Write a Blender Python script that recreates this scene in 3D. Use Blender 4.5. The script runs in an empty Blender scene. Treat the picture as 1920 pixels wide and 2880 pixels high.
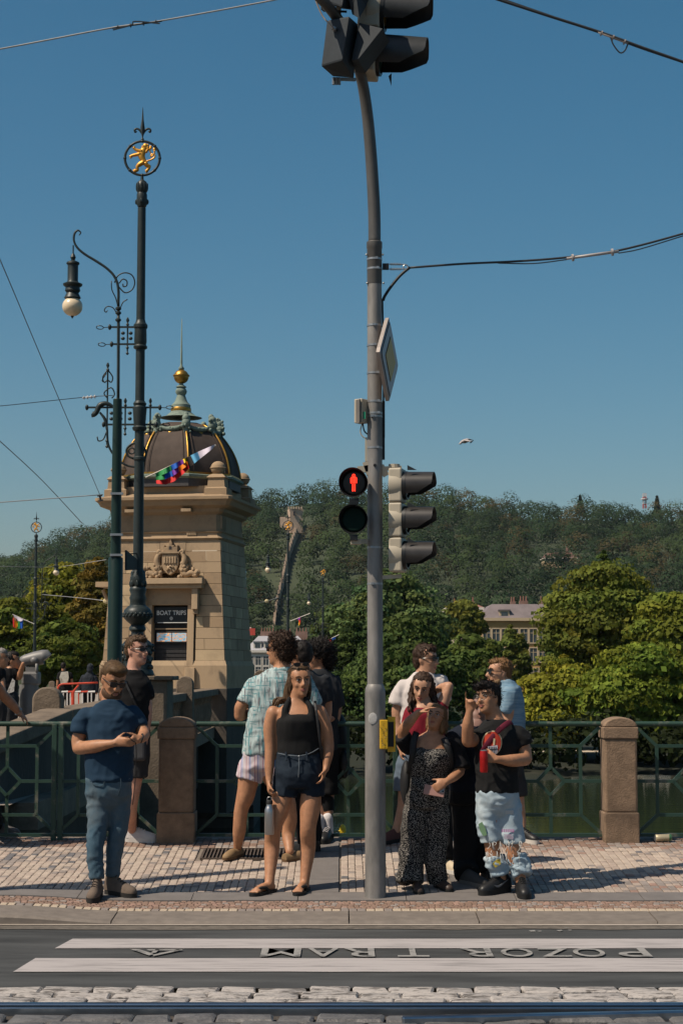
import bpy, bmesh, math, random
import numpy as np
from mathutils import Vector, Matrix, Quaternion

random.seed(7)
RNG = np.random.default_rng(11)
SC = bpy.context.scene
COL = SC.collection

# ------------------------------------------------------------------ camera, sky, sun, exposure
F_PX, CX0, CY0 = 5000.0, 960.0, 1440.0
PITCH = math.radians(5.14)
CAM = Vector((0.0, 0.0, 1.74))
HAZE = 0.00003
cam_data = bpy.data.cameras.new('camera')
cam_data.sensor_fit = 'VERTICAL'
cam_data.sensor_height = 36.0
cam_data.lens = F_PX / 2880.0 * 36.0
cam_data.clip_start, cam_data.clip_end = 0.1, 6000.0
cam = bpy.data.objects.new('camera', cam_data)
cam.location = CAM
cam.rotation_euler = (math.radians(90) + PITCH, 0.0, 0.0)
COL.objects.link(cam)
SC.camera = cam

SUN_TO = Vector((-1.06, -0.53, 1.60)).normalized()
world = bpy.data.worlds.new('World')
SC.world = world
world.use_nodes = True
wn, wl = world.node_tree.nodes, world.node_tree.links
sky = wn.new('ShaderNodeTexSky')
sky.sky_type = 'NISHITA'
sky.sun_disc = False
sky.sun_elevation = math.asin(SUN_TO.z)
sky.sun_rotation = math.atan2(SUN_TO.x, SUN_TO.y)
sky.altitude = 200.0
sky.air_density, sky.dust_density, sky.ozone_density = 1.0, 1.8, 2.1
hsv = wn.new('ShaderNodeHueSaturation')
hsv.inputs['Hue'].default_value = 0.482
hsv.inputs['Saturation'].default_value = 1.34
hsv.inputs['Value'].default_value = 1.0
wl.new(sky.outputs[0], hsv.inputs['Color'])
wl.new(hsv.outputs[0], wn['Background'].inputs[0])
wn['Background'].inputs[1].default_value = 0.073

sun_data = bpy.data.lights.new('sun', 'SUN')
sun_data.energy = 5.0
sun_data.angle = math.radians(0.5)
sun_data.color = (1.0, 0.88, 0.72)
sun = bpy.data.objects.new('sun', sun_data)
sun.rotation_mode = 'QUATERNION'
sun.rotation_quaternion = (-SUN_TO).to_track_quat('-Z', 'Y')
sun.location = (-30, -20, 50)
COL.objects.link(sun)

SC.view_settings.view_transform = 'Standard'
SC.view_settings.look = 'None'
SC.view_settings.gamma = 1.0
SC.view_settings.use_curve_mapping = False
SC.view_settings.exposure = 0.12
SC.render.engine = 'CYCLES'
SC.cycles.max_bounces = 6
SC.cycles.volume_bounces = 0
SC.cycles.use_denoising = True

# ------------------------------------------------------------------ measuring helpers
_cp, _sp = math.cos(PITCH), math.sin(PITCH)

def W(px, py, Y):
    """The point at distance Y (metres ahead) seen at photo pixel px, py."""
    a, b = (px - CX0) / F_PX, (CY0 - py) / F_PX
    dx, dy, dz = a, _cp - b * _sp, _sp + b * _cp
    t = Y / dy
    return Vector((dx * t, Y, CAM.z + dz * t))

def ZP(py, Y):
    return W(960, py, Y).z

def XP(px, py, Y):
    return W(px, py, Y).x

KERB_Y, FENCE_Y, ROAD_Z = 12.9, 16.3, -0.06

def gz(x, y):
    """Height of the pavement: it climbs to the railing, and the kerb ramps up on one side."""
    r = min(max((-1.55 - x) / 0.95, 0.0), 1.6)
    r = r * r * (3 - 2 * r) if r < 1 else 1 + (r - 1) * 0.2
    return 0.08 * (y - 13.5) + 0.05 * r * min(max((FENCE_Y - y) / 3.3, 0.0), 1.0)

def G(px, py):
    """The pavement point seen at photo pixel px, py."""
    lo, hi = 10.0, 20.0
    for _ in range(50):
        m = 0.5 * (lo + hi)
        p = W(px, py, m)
        if p.z > gz(p.x, m): lo = m
        else: hi = m
    p = W(px, py, lo)
    return Vector((p.x, p.y, gz(p.x, p.y)))

def RY(py):
    """Distance of a road line seen at photo row py."""
    lo, hi = 6.0, 16.0
    for _ in range(50):
        m = 0.5 * (lo + hi)
        if W(960, py, m).z > ROAD_Z: lo = m
        else: hi = m
    return lo

# ------------------------------------------------------------------ noise
def vnoise(p, seed=0):
    p = np.asarray(p, dtype=np.float64)
    i = np.floor(p).astype(np.int64); f = p - i
    f = f * f * (3 - 2 * f)
    def h(a):
        n = (a[..., 0] * 374761393 + a[..., 1] * 668265263 + a[..., 2] * 2147483647 + seed * 1274126177) & 0xffffffff
        n = ((n ^ (n >> 13)) * 1274126177) & 0xffffffff
        n = n ^ (n >> 16)
        return (n & 0xffff) / 32767.5 - 1.0
    r = 0
    for dx in (0, 1):
        for dy in (0, 1):
            for dz in (0, 1):
                w = (f[..., 0] if dx else 1 - f[..., 0]) * (f[..., 1] if dy else 1 - f[..., 1]) * (f[..., 2] if dz else 1 - f[..., 2])
                r = r + w * h(i + np.array([dx, dy, dz]))
    return r

# ------------------------------------------------------------------ materials
MATS = {}

def nt(name):
    m = bpy.data.materials.new(name); m.use_nodes = True
    return m, m.node_tree.nodes, m.node_tree.links, m.node_tree.nodes['Principled BSDF']

def M(name, col, rough=0.7, metal=0.0, var=0.18, scale=6.0, bump=0.0, bscale=60.0, spec=0.35, col2=None, thr=None, stretch=(1, 1, 1), bdist=0.01):
    """Plain procedural material: base colour broken up by noise, optional second colour in patches, optional fine relief."""
    if name in MATS: return MATS[name]
    m, n, l, b = nt(name)
    tc = n.new('ShaderNodeTexCoord'); mp = n.new('ShaderNodeMapping')
    mp.inputs['Scale'].default_value = stretch
    l.new(tc.outputs['Object'], mp.inputs[0])
    nz = n.new('ShaderNodeTexNoise'); nz.inputs['Scale'].default_value = scale; nz.inputs['Detail'].default_value = 6.0
    nz.inputs['Roughness'].default_value = 0.65
    l.new(mp.outputs[0], nz.inputs['Vector'])
    cr = n.new('ShaderNodeValToRGB')
    c = Vector(col)
    if col2 is None:
        lo, hi = c * (1 - var), c * (1 + var)
        cr.color_ramp.elements[0].position, cr.color_ramp.elements[1].position = 0.3, 0.7
    else:
        lo, hi = c, Vector(col2)
        t = thr or (0.45, 0.6)
        cr.color_ramp.elements[0].position, cr.color_ramp.elements[1].position = t
    cr.color_ramp.elements[0].color = (*lo, 1); cr.color_ramp.elements[1].color = (*hi, 1)
    l.new(nz.outputs['Fac'], cr.inputs[0]); l.new(cr.outputs[0], b.inputs['Base Color'])
    b.inputs['Roughness'].default_value = rough; b.inputs['Metallic'].default_value = metal
    b.inputs['Specular IOR Level'].default_value = spec
    if bump:
        nb = n.new('ShaderNodeTexNoise'); nb.inputs['Scale'].default_value = bscale; nb.inputs['Detail'].default_value = 4.0
        l.new(mp.outputs[0], nb.inputs['Vector'])
        bp = n.new('ShaderNodeBump'); bp.inputs['Strength'].default_value = bump; bp.inputs['Distance'].default_value = bdist
        l.new(nb.outputs['Fac'], bp.inputs['Height']); l.new(bp.outputs[0], b.inputs['Normal'])
    MATS[name] = m
    return m

def emit_mat(name, col, strength):
    if name in MATS: return MATS[name]
    m, n, l, b = nt(name)
    b.inputs['Base Color'].default_value = (*col, 1)
    b.inputs['Emission Color'].default_value = (*col, 1)
    b.inputs['Emission Strength'].default_value = strength
    MATS[name] = m
    return m

def leaf_mat(name, trans=0.35):
    if name in MATS: return MATS[name]
    m, n, l, b = nt(name)
    at = n.new('ShaderNodeAttribute'); at.attribute_name = 'tint'
    l.new(at.outputs['Color'], b.inputs['Base Color'])
    b.inputs['Roughness'].default_value = 0.7; b.inputs['Specular IOR Level'].default_value = 0.10
    tr = n.new('ShaderNodeBsdfTranslucent'); mx = n.new('ShaderNodeMixShader'); mx.inputs[0].default_value = trans
    l.new(at.outputs['Color'], tr.inputs[0])
    l.new(b.outputs[0], mx.inputs[1]); l.new(tr.outputs[0], mx.inputs[2])
    l.new(mx.outputs[0], n['Material Output'].inputs['Surface'])
    MATS[name] = m
    return m

# ------------------------------------------------------------------ object helpers
ROOT = {}

def setp(o, label=None, cat=None, group=None, kind=None):
    if label: o['label'] = label
    if cat: o['category'] = cat
    if group: o['group'] = group
    if kind: o['kind'] = kind
    return o

def thing(name, label, cat, loc=(0, 0, 0), group=None, rotz=0.0):
    o = bpy.data.objects.new(name, None); o.empty_display_size = 0.2
    o.location = loc; o.rotation_euler = (0, 0, rotz)
    COL.objects.link(o)
    ROOT[o] = Vector(loc)
    return setp(o, label, cat, group)

def finish(name, me, mat, parent=None, smooth=False, sharp=None, label=None, kind=None):
    for m in (mat if isinstance(mat, (list, tuple)) else [mat]):
        me.materials.append(m)
    if smooth:
        me.polygons.foreach_set('use_smooth', [True] * len(me.polygons))
        if sharp: me.set_sharp_from_angle(angle=math.radians(sharp))
    o = bpy.data.objects.new(name, me); COL.objects.link(o)
    if parent is not None:
        o.parent = parent; ROOT[o] = ROOT.get(parent, Vector())
    if label: o['label'] = label
    if kind: o['kind'] = kind
    return o

def bevel(o, w, seg=2):
    b = o.modifiers.new('edge', 'BEVEL'); b.width = w; b.segments = seg; b.limit_method = 'ANGLE'
    return o

def smooth_path(pts, rads=None, sub=5):
    P = [Vector(p) for p in pts]; n = len(P)
    R = list(rads) if rads is not None else [1.0] * n
    if n < 3: 
        return ([P[0].lerp(P[-1], i / sub) for i in range(sub + 1)], [R[0] + (R[-1] - R[0]) * i / sub for i in range(sub + 1)])
    op, orr = [], []
    for i in range(n - 1):
        p0 = P[i - 1] if i else P[0] * 2 - P[1]
        p1, p2 = P[i], P[i + 1]
        p3 = P[i + 2] if i + 2 < n else P[-1] * 2 - P[-2]
        for k in range(sub):
            t = k / sub
            q = 0.5 * ((2 * p1) + (p2 - p0) * t + (2 * p0 - 5 * p1 + 4 * p2 - p3) * t * t + (3 * p1 - p0 - 3 * p2 + p3) * t ** 3)
            op.append(q); s = t * t * (3 - 2 * t); orr.append(R[i] * (1 - s) + R[i + 1] * s)
    op.append(P[-1]); orr.append(R[-1])
    return op, orr

class MB:
    """Collects vertices and faces; build() links them as ONE mesh object."""
    def __init__(self): self.v, self.f, self.mi, self.cur = [], [], [], 0
    def add(self, vs, fs):
        k = len(self.v)
        self.v += [(float(p[0]), float(p[1]), float(p[2])) for p in vs]
        self.f += [tuple(i + k for i in q) for q in fs]
        self.mi += [self.cur] * len(fs)
        return self
    def hexa(self, p):
        return self.add(p, [(0, 3, 2, 1), (4, 5, 6, 7), (0, 1, 5, 4), (1, 2, 6, 5), (2, 3, 7, 6), (3, 0, 4, 7)])
    def box(self, c, s, R=None):
        c = Vector(c); x, y, z = s[0] / 2, s[1] / 2, s[2] / 2
        p = [Vector(q) for q in ((-x, -y, -z), (x, -y, -z), (x, y, -z), (-x, y, -z), (-x, -y, z), (x, -y, z), (x, y, z), (-x, y, z))]
        if R is not None: p = [R @ q for q in p]
        return self.hexa([c + q for q in p])
    def bar(self, a, b, w, h=None, up=(0, 0, 1)):
        a, b = Vector(a), Vector(b); h = h or w
        d = (b - a).normalized(); u = Vector(up)
        if abs(d.dot(u)) > 0.98: u = Vector((0, 1, 0))
        s = d.cross(u).normalized(); u = s.cross(d)
        s, u = s * w / 2, u * h / 2
        return self.hexa([a - s - u, a + s - u, a + s + u, a - s + u, b - s - u, b + s - u, b + s + u, b - s + u])
    def tube(self, pts, rad, n=8, sub=0, caps=True, flat=1.0, upv=None):
        P = [Vector(p) for p in pts]
        R = list(rad) if isinstance(rad, (list, tuple)) else [rad] * len(P)
        if sub: P, R = smooth_path(P, R, sub)
        m = len(P); vs = []
        prev = None
        for i in range(m):
            d = (P[min(i + 1, m - 1)] - P[max(i - 1, 0)])
            d = d.normalized() if d.length > 1e-9 else Vector((0, 0, 1))
            if prev is None:
                u = Vector(upv) if upv else (Vector((0, 1, 0)) if abs(d.y) < 0.9 else Vector((1, 0, 0)))
            else: u = prev
            u = (u - d * u.dot(d))
            u = u.normalized() if u.length > 1e-6 else d.orthogonal().normalized()
            prev = u; s = d.cross(u)
            for k in range(n):
                a = 2 * math.pi * k / n
                vs.append(P[i] + (u * (math.cos(a) * flat) + s * math.sin(a)) * R[i])
        fs = [(i * n + k, i * n + (k + 1) % n, (i + 1) * n + (k + 1) % n, (i + 1) * n + k) for i in range(m - 1) for k in range(n)]
        if caps: fs += [tuple(range(n - 1, -1, -1)), tuple(range((m - 1) * n, m * n))]
        return self.add(vs, fs)
    def limb(self, pts, rad, n=12, sub=5, flat=1.0, fs=False, fe=False):
        """A tapered limb with rounded ends."""
        P, R = smooth_path(pts, rad, sub)
        d0 = (P[0] - P[1]).normalized(); d1 = (P[-1] - P[-2]).normalized()
        if not fs: P = [P[0] + d0 * R[0] * .9, P[0] + d0 * R[0] * .6] + P; R = [R[0] * .35, R[0] * .78] + R
        if not fe: P = P + [P[-1] + d1 * R[-1] * .6, P[-1] + d1 * R[-1] * .9]; R = R + [R[-1] * .78, R[-1] * .35]
        return self.tube(P, R, n, flat=flat)
    def lathe(self, prof, c=(0, 0, 0), n=16, R=None):
        c = Vector(c); vs = []
        for r, z in prof:
            for k in range(n):
                a = 2 * math.pi * (k + .5) / n
                p = Vector((r * math.cos(a), r * math.sin(a), z))
                vs.append(c + (R @ p if R is not None else p))
        m = len(prof)
        fs = [(i * n + k, i * n + (k + 1) % n, (i + 1) * n + (k + 1) % n, (i + 1) * n + k) for i in range(m - 1) for k in range(n)]
        fs += [tuple(range(n - 1, -1, -1)), tuple(range((m - 1) * n, m * n))]
        return self.add(vs, fs)
    def ell(self, c, r, R=None, nu=14, nv=9):
        c = Vector(c); vs = []
        r = (r, r, r) if isinstance(r, (int, float)) else r
        for j in range(1, nv):
            t = math.pi * j / nv
            for k in range(nu):
                a = 2 * math.pi * k / nu
                p = Vector((r[0] * math.sin(t) * math.cos(a), r[1] * math.sin(t) * math.sin(a), -r[2] * math.cos(t)))
                vs.append(c + (R @ p if R is not None else p))
        lo, hi = Vector((0, 0, -r[2])), Vector((0, 0, r[2]))
        vs += [c + (R @ lo if R is not None else lo), c + (R @ hi if R is not None else hi)]
        b = (nv - 1) * nu
        fs = [(j * nu + k, j * nu + (k + 1) % nu, (j + 1) * nu + (k + 1) % nu, (j + 1) * nu + k) for j in range(nv - 2) for k in range(nu)]
        fs += [(b, (k + 1) % nu, k) for k in range(nu)] + [(b + 1, (nv - 2) * nu + k, (nv - 2) * nu + (k + 1) % nu) for k in range(nu)]
        return self.add(vs, fs)
    def prism(self, poly, off):
        poly = [Vector(p) for p in poly]; off = Vector(off); n = len(poly)
        vs = poly + [p + off for p in poly]
        fs = [tuple(range(n - 1, -1, -1)), tuple(range(n, 2 * n))] + [(k, (k + 1) % n, n + (k + 1) % n, n + k) for k in range(n)]
        return self.add(vs, fs)
    def loft(self, rings, caps=True):
        n = len(rings[0]); vs = [p for r in rings for p in r]; m = len(rings)
        fs = [(i * n + k, i * n + (k + 1) % n, (i + 1) * n + (k + 1) % n, (i + 1) * n + k) for i in range(m - 1) for k in range(n)]
        if caps: fs += [tuple(range(n - 1, -1, -1)), tuple(range((m - 1) * n, m * n))]
        return self.add(vs, fs)
    def torus(self, c, R, r, axis=(0, 1, 0), n=32, m=8, a0=0.0, a1=2 * math.pi):
        ax = Vector(axis).normalized(); u = ax.orthogonal().normalized(); w = ax.cross(u)
        c = Vector(c)
        pts = [c + (u * math.cos(a0 + (a1 - a0) * k / n) + w * math.sin(a0 + (a1 - a0) * k / n)) * R for k in range(n + 1)]
        return self.tube(pts, r, m, caps=False)
    def mesh(self, name, off=None, fix=True):
        me = bpy.data.meshes.new(name)
        v = self.v if off is None else [(a - off[0], b - off[1], c - off[2]) for a, b, c in self.v]
        me.from_pydata(v, [], self.f)
        if any(self.mi): me.polygons.foreach_set('material_index', self.mi)
        if fix:
            bm = bmesh.new(); bm.from_mesh(me); bmesh.ops.recalc_face_normals(bm, faces=bm.faces); bm.to_mesh(me); bm.free()
        return me
    def build(self, name, mat, parent=None, smooth=False, sharp=None, local=False, label=None, kind=None, fix=True):
        off = None if (local or parent is None) else ROOT.get(parent)
        return finish(name, self.mesh(name, off, fix), mat, parent, smooth, sharp, label, kind)

def arr_mesh(name, V, Fq, tint=None):
    """Mesh from numpy quads, fast; tint = one colour per vertex (a leaf's own colour)."""
    me = bpy.data.meshes.new(name)
    V = np.asarray(V, dtype=np.float32); Fq = np.asarray(Fq, dtype=np.int32); k = Fq.shape[1]
    me.vertices.add(len(V)); me.vertices.foreach_set('co', V.ravel())
    me.loops.add(Fq.size); me.loops.foreach_set('vertex_index', Fq.ravel())
    me.polygons.add(len(Fq)); me.polygons.foreach_set('loop_start', np.arange(0, Fq.size, k, dtype=np.int32))
    me.update(calc_edges=True)
    if tint is not None:
        at = me.color_attributes.new('tint', 'FLOAT_COLOR', 'POINT')
        t = np.ones((len(V), 4), dtype=np.float32); t[:, :3] = tint
        at.data.foreach_set('color', t.ravel())
    return me

def copy_tree(o, parent=None):
    c = o.copy(); COL.objects.link(c)
    if parent is not None: c.parent = parent
    for ch in list(o.children): copy_tree(ch, c)
    return c

def font_mesh(body, size, font_bold=0.0):
    cu = bpy.data.curves.new('lettering', 'FONT'); cu.body = body; cu.size = size; cu.align_x = 'CENTER'; cu.offset = font_bold
    ob = bpy.data.objects.new('lettering', cu); COL.objects.link(ob)
    dg = bpy.context.evaluated_depsgraph_get()
    me = bpy.data.meshes.new_from_object(ob.evaluated_get(dg))
    bpy.data.objects.remove(ob); bpy.data.curves.remove(cu)
    return me
# ================================================================== road and pavement
m_asph = M('asphalt', (0.046, 0.047, 0.047), 0.85, var=0.5, scale=2.2, stretch=(.35, 2, 1), bump=0.5, bscale=180, bdist=0.004)
m_dust = M('gutter_dust', (0.105, 0.09, 0.075), 0.95, var=0.4, scale=14, bump=0.4, bscale=180, bdist=0.003)
m_mortar = M('joint_sand', (0.17, 0.14, 0.115), 0.95, var=0.3, scale=30, bump=0.3, bscale=200, bdist=0.003)
m_beige = M('sett_beige', (0.375, 0.305, 0.25), 0.8, var=0.16, scale=9, bump=0.6, bscale=55, bdist=0.006)
m_pink = M('sett_pink', (0.335, 0.265, 0.22), 0.8, var=0.18, scale=9, bump=0.6, bscale=55, bdist=0.006)
m_grey = M('sett_grey', (0.225, 0.19, 0.17), 0.8, var=0.2, scale=9, bump=0.6, bscale=55, bdist=0.006)
m_blue = M('sett_bluegrey', (0.12, 0.115, 0.12), 0.8, var=0.2, scale=9, bump=0.6, bscale=55, bdist=0.006)
m_red = M('sett_red', (0.26, 0.165, 0.13), 0.8, var=0.2, scale=9, bump=0.6, bscale=55, bdist=0.006)
m_brown = M('sett_brown', (0.20, 0.130, 0.098), 0.8, var=0.22, scale=9, bump=0.6, bscale=55, bdist=0.006)
m_edge = M('sett_edge', (0.42, 0.34, 0.255), 0.8, var=0.15, scale=9, bump=0.6, bscale=55, bdist=0.006)
m_slab = M('slab_granite', (0.145, 0.13, 0.122), 0.75, var=0.12, scale=8, bump=0.2, bscale=220, bdist=0.002)
m_kerb = M('kerb_granite', (0.16, 0.135, 0.115), 0.8, var=0.2, scale=10, bump=0.35, bscale=120, bdist=0.004)
m_white = M('road_paint', (0.35, 0.32, 0.315), 0.85, col2=(0.13, 0.122, 0.12), thr=(0.50, 0.72), scale=2.6, stretch=(0.7, 9, 1), bump=0.2, bscale=120, bdist=0.003)
m_letter = M('road_letter_paint', (0.24, 0.23, 0.22), 0.85, col2=(0.07, 0.07, 0.07), thr=(0.50, 0.66), scale=14, bump=0.2, bscale=120, bdist=0.003)
m_gutter = M('gutter_concrete', (0.33, 0.285, 0.245), 0.85, var=0.18, scale=4, stretch=(0.5, 6, 1), bump=0.2, bscale=90, bdist=0.003)
m_pcob = M('painted_cobble', (0.35, 0.32, 0.30), 0.8, col2=(0.10, 0.088, 0.08), thr=(0.50, 0.60), scale=9, stretch=(1, 2.5, 1), bump=0.9, bscale=22, bdist=0.02)
m_dcob = M('dark_cobble', (0.105, 0.10, 0.098), 0.55, var=0.35, scale=7, bump=0.9, bscale=18, bdist=0.02)
m_steel = M('rail_steel', (0.30, 0.34, 0.39), 0.28, 1.0, var=0.2, scale=3, stretch=(0.3, 20, 1))
m_soil = M('track_filling', (0.060, 0.050, 0.042), 0.95, var=0.4, scale=12, bump=0.8, bscale=40, bdist=0.02)
m_rust = M('drain_iron', (0.10, 0.075, 0.06), 0.7, 0.4, var=0.3, scale=12)

Y_WC0, Y_WC1 = RY(2829), RY(2781)
Y_RAIL0 = RY(2842)
road = MB()
road.add([(-60, Y_WC1 + .02, ROAD_Z), (60, Y_WC1 + .02, ROAD_Z), (60, KERB_Y + .06, ROAD_Z), (-60, KERB_Y + .06, ROAD_Z)], [(0, 1, 2, 3)])
o_road = road.build('road', m_asph); o_road['kind'] = 'structure'; ROOT[o_road] = Vector()
b = MB()
b.add([(-60, -12, ROAD_Z - .035), (60, -12, ROAD_Z - .035), (60, Y_WC1 + .03, ROAD_Z - .035), (-60, Y_WC1 + .03, ROAD_Z - .035)], [(0, 1, 2, 3)])
o_track = b.build('tram_track_bed', m_soil); o_track['kind'] = 'structure'; ROOT[o_track] = Vector()
def road_strip(name, pts, mat, dz, parent=o_road):
    m = MB(); m.add([(x, y, ROAD_Z + dz) for x, y in pts], [tuple(range(len(pts)))])
    return m.build(name, mat, parent)
y0, y1 = RY(2615), RY(2604)
N = 60
pts = [(-8 + 16 * i / N, y0 + .045 * float(vnoise(np.array([[i * .9, 0, 3]]))[0])) for i in range(N + 1)]
road_strip('gutter_dirt', pts + [(8, KERB_Y + .03), (-8, KERB_Y + .03)], m_dust, .004)
road_strip('gutter_band', [(-8, RY(2603)), (8, RY(2607)), (8, RY(2591)), (-8, RY(2590))], m_gutter, .008)
def stripe(xt, yt, xb, yb):
    yT, yB = RY(yt), RY(yb)
    n = 40; xa, xc = XP(xb, yb, yB), XP(xt, yt, yT)
    top, bot = [], []
    for i in range(n + 1):
        t = i / n
        top.append((xc + (9 - xc) * t, yT + .006 * float(vnoise(np.array([[i * 1.7, yt, .5]]))[0])))
        bot.append((xa + (9 - xa) * t, yB + .006 * float(vnoise(np.array([[i * 1.7, yb, .5]]))[0])))
    road_strip('zebra_stripe', bot + top[::-1], m_white, .005)
stripe(205, 2642, 155, 2669)
stripe(100, 2697, 38, 2735)
# reversed lettering POZOR TRAM, read from the other side of the road
LETTERS = [('P', 1778), ('O', 1655), ('Z', 1560), ('O', 1452), ('R', 1338), ('T', 1160), ('R', 1009), ('A', 908), ('M', 790)]
yT, yB = RY(2671), RY(2695)
for ch, px in LETTERS:
    me = font_mesh(ch, 1.0, 0.008)
    xs = [v.co.x for v in me.vertices]; ys = [v.co.y for v in me.vertices]
    wd = (88 if ch != 'M' else 112) / 440.0
    for v in me.vertices:
        u = (v.co.x - min(xs)) / (max(xs) - min(xs)) - .5; t = (v.co.y - min(ys)) / (max(ys) - min(ys))
        v.co = (XP(px, 2683, (yT + yB) / 2) - u * wd, yT - (yT - yB) * t, ROAD_Z + .011)
    lo = finish('road_letter', me, m_letter, o_road)
for pts in ([(367, 2674), (392, 2674), (432, 2688), (420, 2692)], [(412, 2674.5), (515, 2674.5), (505, 2677.5), (420, 2677.5)], [(515, 2676), (498, 2675), (430, 2690), (432, 2693)], [(438, 2675), (450, 2675), (438, 2684), (424, 2684)]):
    m = MB(); q = []
    for px, py in pts:
        Y = RY(py); q.append((XP(px, py, Y), Y, ROAD_Z + .011))
    m.add(q, [(0, 1, 2, 3)]); m.build('warning_triangle_stroke', m_letter, o_road)
m = MB()   # fine cracks and repairs near the kerb
for (px, py, w, h) in ((1492, 2622, 14, 5), (1515, 2622, 8, 3), (1570, 2621, 12, 5), (1600, 2619, 8, 3), (1590, 2612, 10, 2)):
    Y = RY(py); x = XP(px, py, Y); m.add([(x, Y, ROAD_Z + .005), (x + w / 400, Y + .01, ROAD_Z + .005), (x + w / 420, Y + h / 70, ROAD_Z + .005), (x - .01, Y + h / 90, ROAD_Z + .005)], [(0, 1, 2, 3)])
m.build('paint_remnant', m_letter, o_road)

# cobbles: rounded blocks with recessed joints
def cobble_verts(x0, x1, y0, y1, z, ch=.012, h=.07, jit=.014):
    j = lambda: random.uniform(-jit, jit)
    out = [(x0 + j(), y0 + j(), z - h), (x1 + j(), y0 + j(), z - h), (x1 + j(), y1 + j(), z - h), (x0 + j(), y1 + j(), z - h)]
    mid = [(a, b_, z - ch * .8) for a, b_, _ in out]
    c = ((x0 + x1) / 2, (y0 + y1) / 2)
    top = [(c[0] + (a - c[0]) * (1 - 2 * ch / (x1 - x0)), c[1] + (b_ - c[1]) * (1 - 2 * ch / (y1 - y0)), z + random.uniform(-.004, .004)) for a, b_, _ in out]
    vs = out + mid + top + [(c[0] + j(), c[1] + j(), z + .002)]
    fs = []
    for k in range(4):
        k2 = (k + 1) % 4
        fs += [(k, k2, 4 + k2, 4 + k), (4 + k, 4 + k2, 8 + k2, 8 + k), (8 + k, 8 + k2, 12)]
    return vs, fs
def cobble_row(y0, y1, z, mat, wid, parent, x0=-2.6, x1=2.6, ch=.011, name='cobblestone'):
    x = x0 + random.uniform(-.2, 0)
    while x < x1:
        w = random.uniform(*wid)
        m = MB(); m.add(*cobble_verts(x + .008, x + w - .008, y0 + .008, y1 - .008, z + random.uniform(-.006, .006), ch))
        m.build(name, mat, parent, smooth=True, sharp=40, fix=False)
        x += w
ys = np.linspace(Y_WC0 + .01, Y_WC1 + .01, 4)
for i in range(3): cobble_row(ys[i], ys[i + 1], ROAD_Z + .012, m_pcob, (.21, .36), o_track)
yc = RY(2842) - .06
for i, d in enumerate((.20, .20, .20, .22)):
    cobble_row(yc - d, yc, ROAD_Z - .006, m_dcob, (.2, .4), o_track, ch=.016)
    yc -= d
# grooved rail: head, groove and lip; a second rail edge runs off at a slight angle
rails = thing('tram_rail', 'polished steel grooved tram rail along the painted cobbles', 'tram rail', (0, Y_WC0, ROAD_Z), None)
yr = Y_WC0
m = MB(); m.box((0, yr - .03, ROAD_Z - .02), (40, .052, .085)); bevel(m.build('rail_head', m_steel, rails), .008)
m = MB(); m.box((0, yr - .098, ROAD_Z - .025), (40, .022, .07)); bevel(m.build('guard_lip', m_steel, rails), .004)
m = MB(); m.box((0, yr - .07, ROAD_Z - .06), (40, .03, .05)); m.build('groove', m_soil, rails)
ya, yb_ = RY(2871), RY(2852)
rail2 = thing('tram_rail', 'second steel tram rail running off at a slight angle in front', 'tram rail', (0, ya, ROAD_Z), None)
m = MB(); m.bar((XP(1130, 2871, ya), ya, ROAD_Z - .02), (XP(1920, 2854, yb_) + 1.2, yb_ + .12, ROAD_Z - .02), .055, .085); bevel(m.build('rail_head', m_steel, rail2), .008)
m = MB(); m.bar((XP(1330, 2864, ya), ya + .055, ROAD_Z - .022), (XP(1920, 2850, yb_) + 1.2, yb_ + .19, ROAD_Z - .022), .02, .07); m.build('guard_lip', m_steel, rail2)

# ------------------------------------------------------------------ pavement with setts, slabs, kerb stones
def grid_sheet(xs, ys, dz, f=gz):
    m = MB(); n = len(xs)
    m.add([(x, y, f(x, y) + dz) for y in ys for x in xs], [(j * n + i, j * n + i + 1, (j + 1) * n + i + 1, (j + 1) * n + i) for j in range(len(ys) - 1) for i in range(n - 1)])
    return m
xs = [-60, -30, -12, -6] + list(np.linspace(-3.6, 0, 40)) + [1, 2, 3.6, 6, 12, 30, 60]
o_pav = grid_sheet(xs, list(np.linspace(KERB_Y + .3, FENCE_Y + .35, 12)), -.014).build('pavement', m_mortar); o_pav['kind'] = 'structure'; ROOT[o_pav] = Vector()

def rowY(py, px=1200): return G(px, py).y
Y_EDGE0, Y_EDGE1 = rowY(2562), rowY(2555)
Y_RED1, Y_SLAB1 = rowY(2532), rowY(2509)
Y_BACK = rowY(2385)      # narrow brown setts in front of the railing start here

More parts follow.
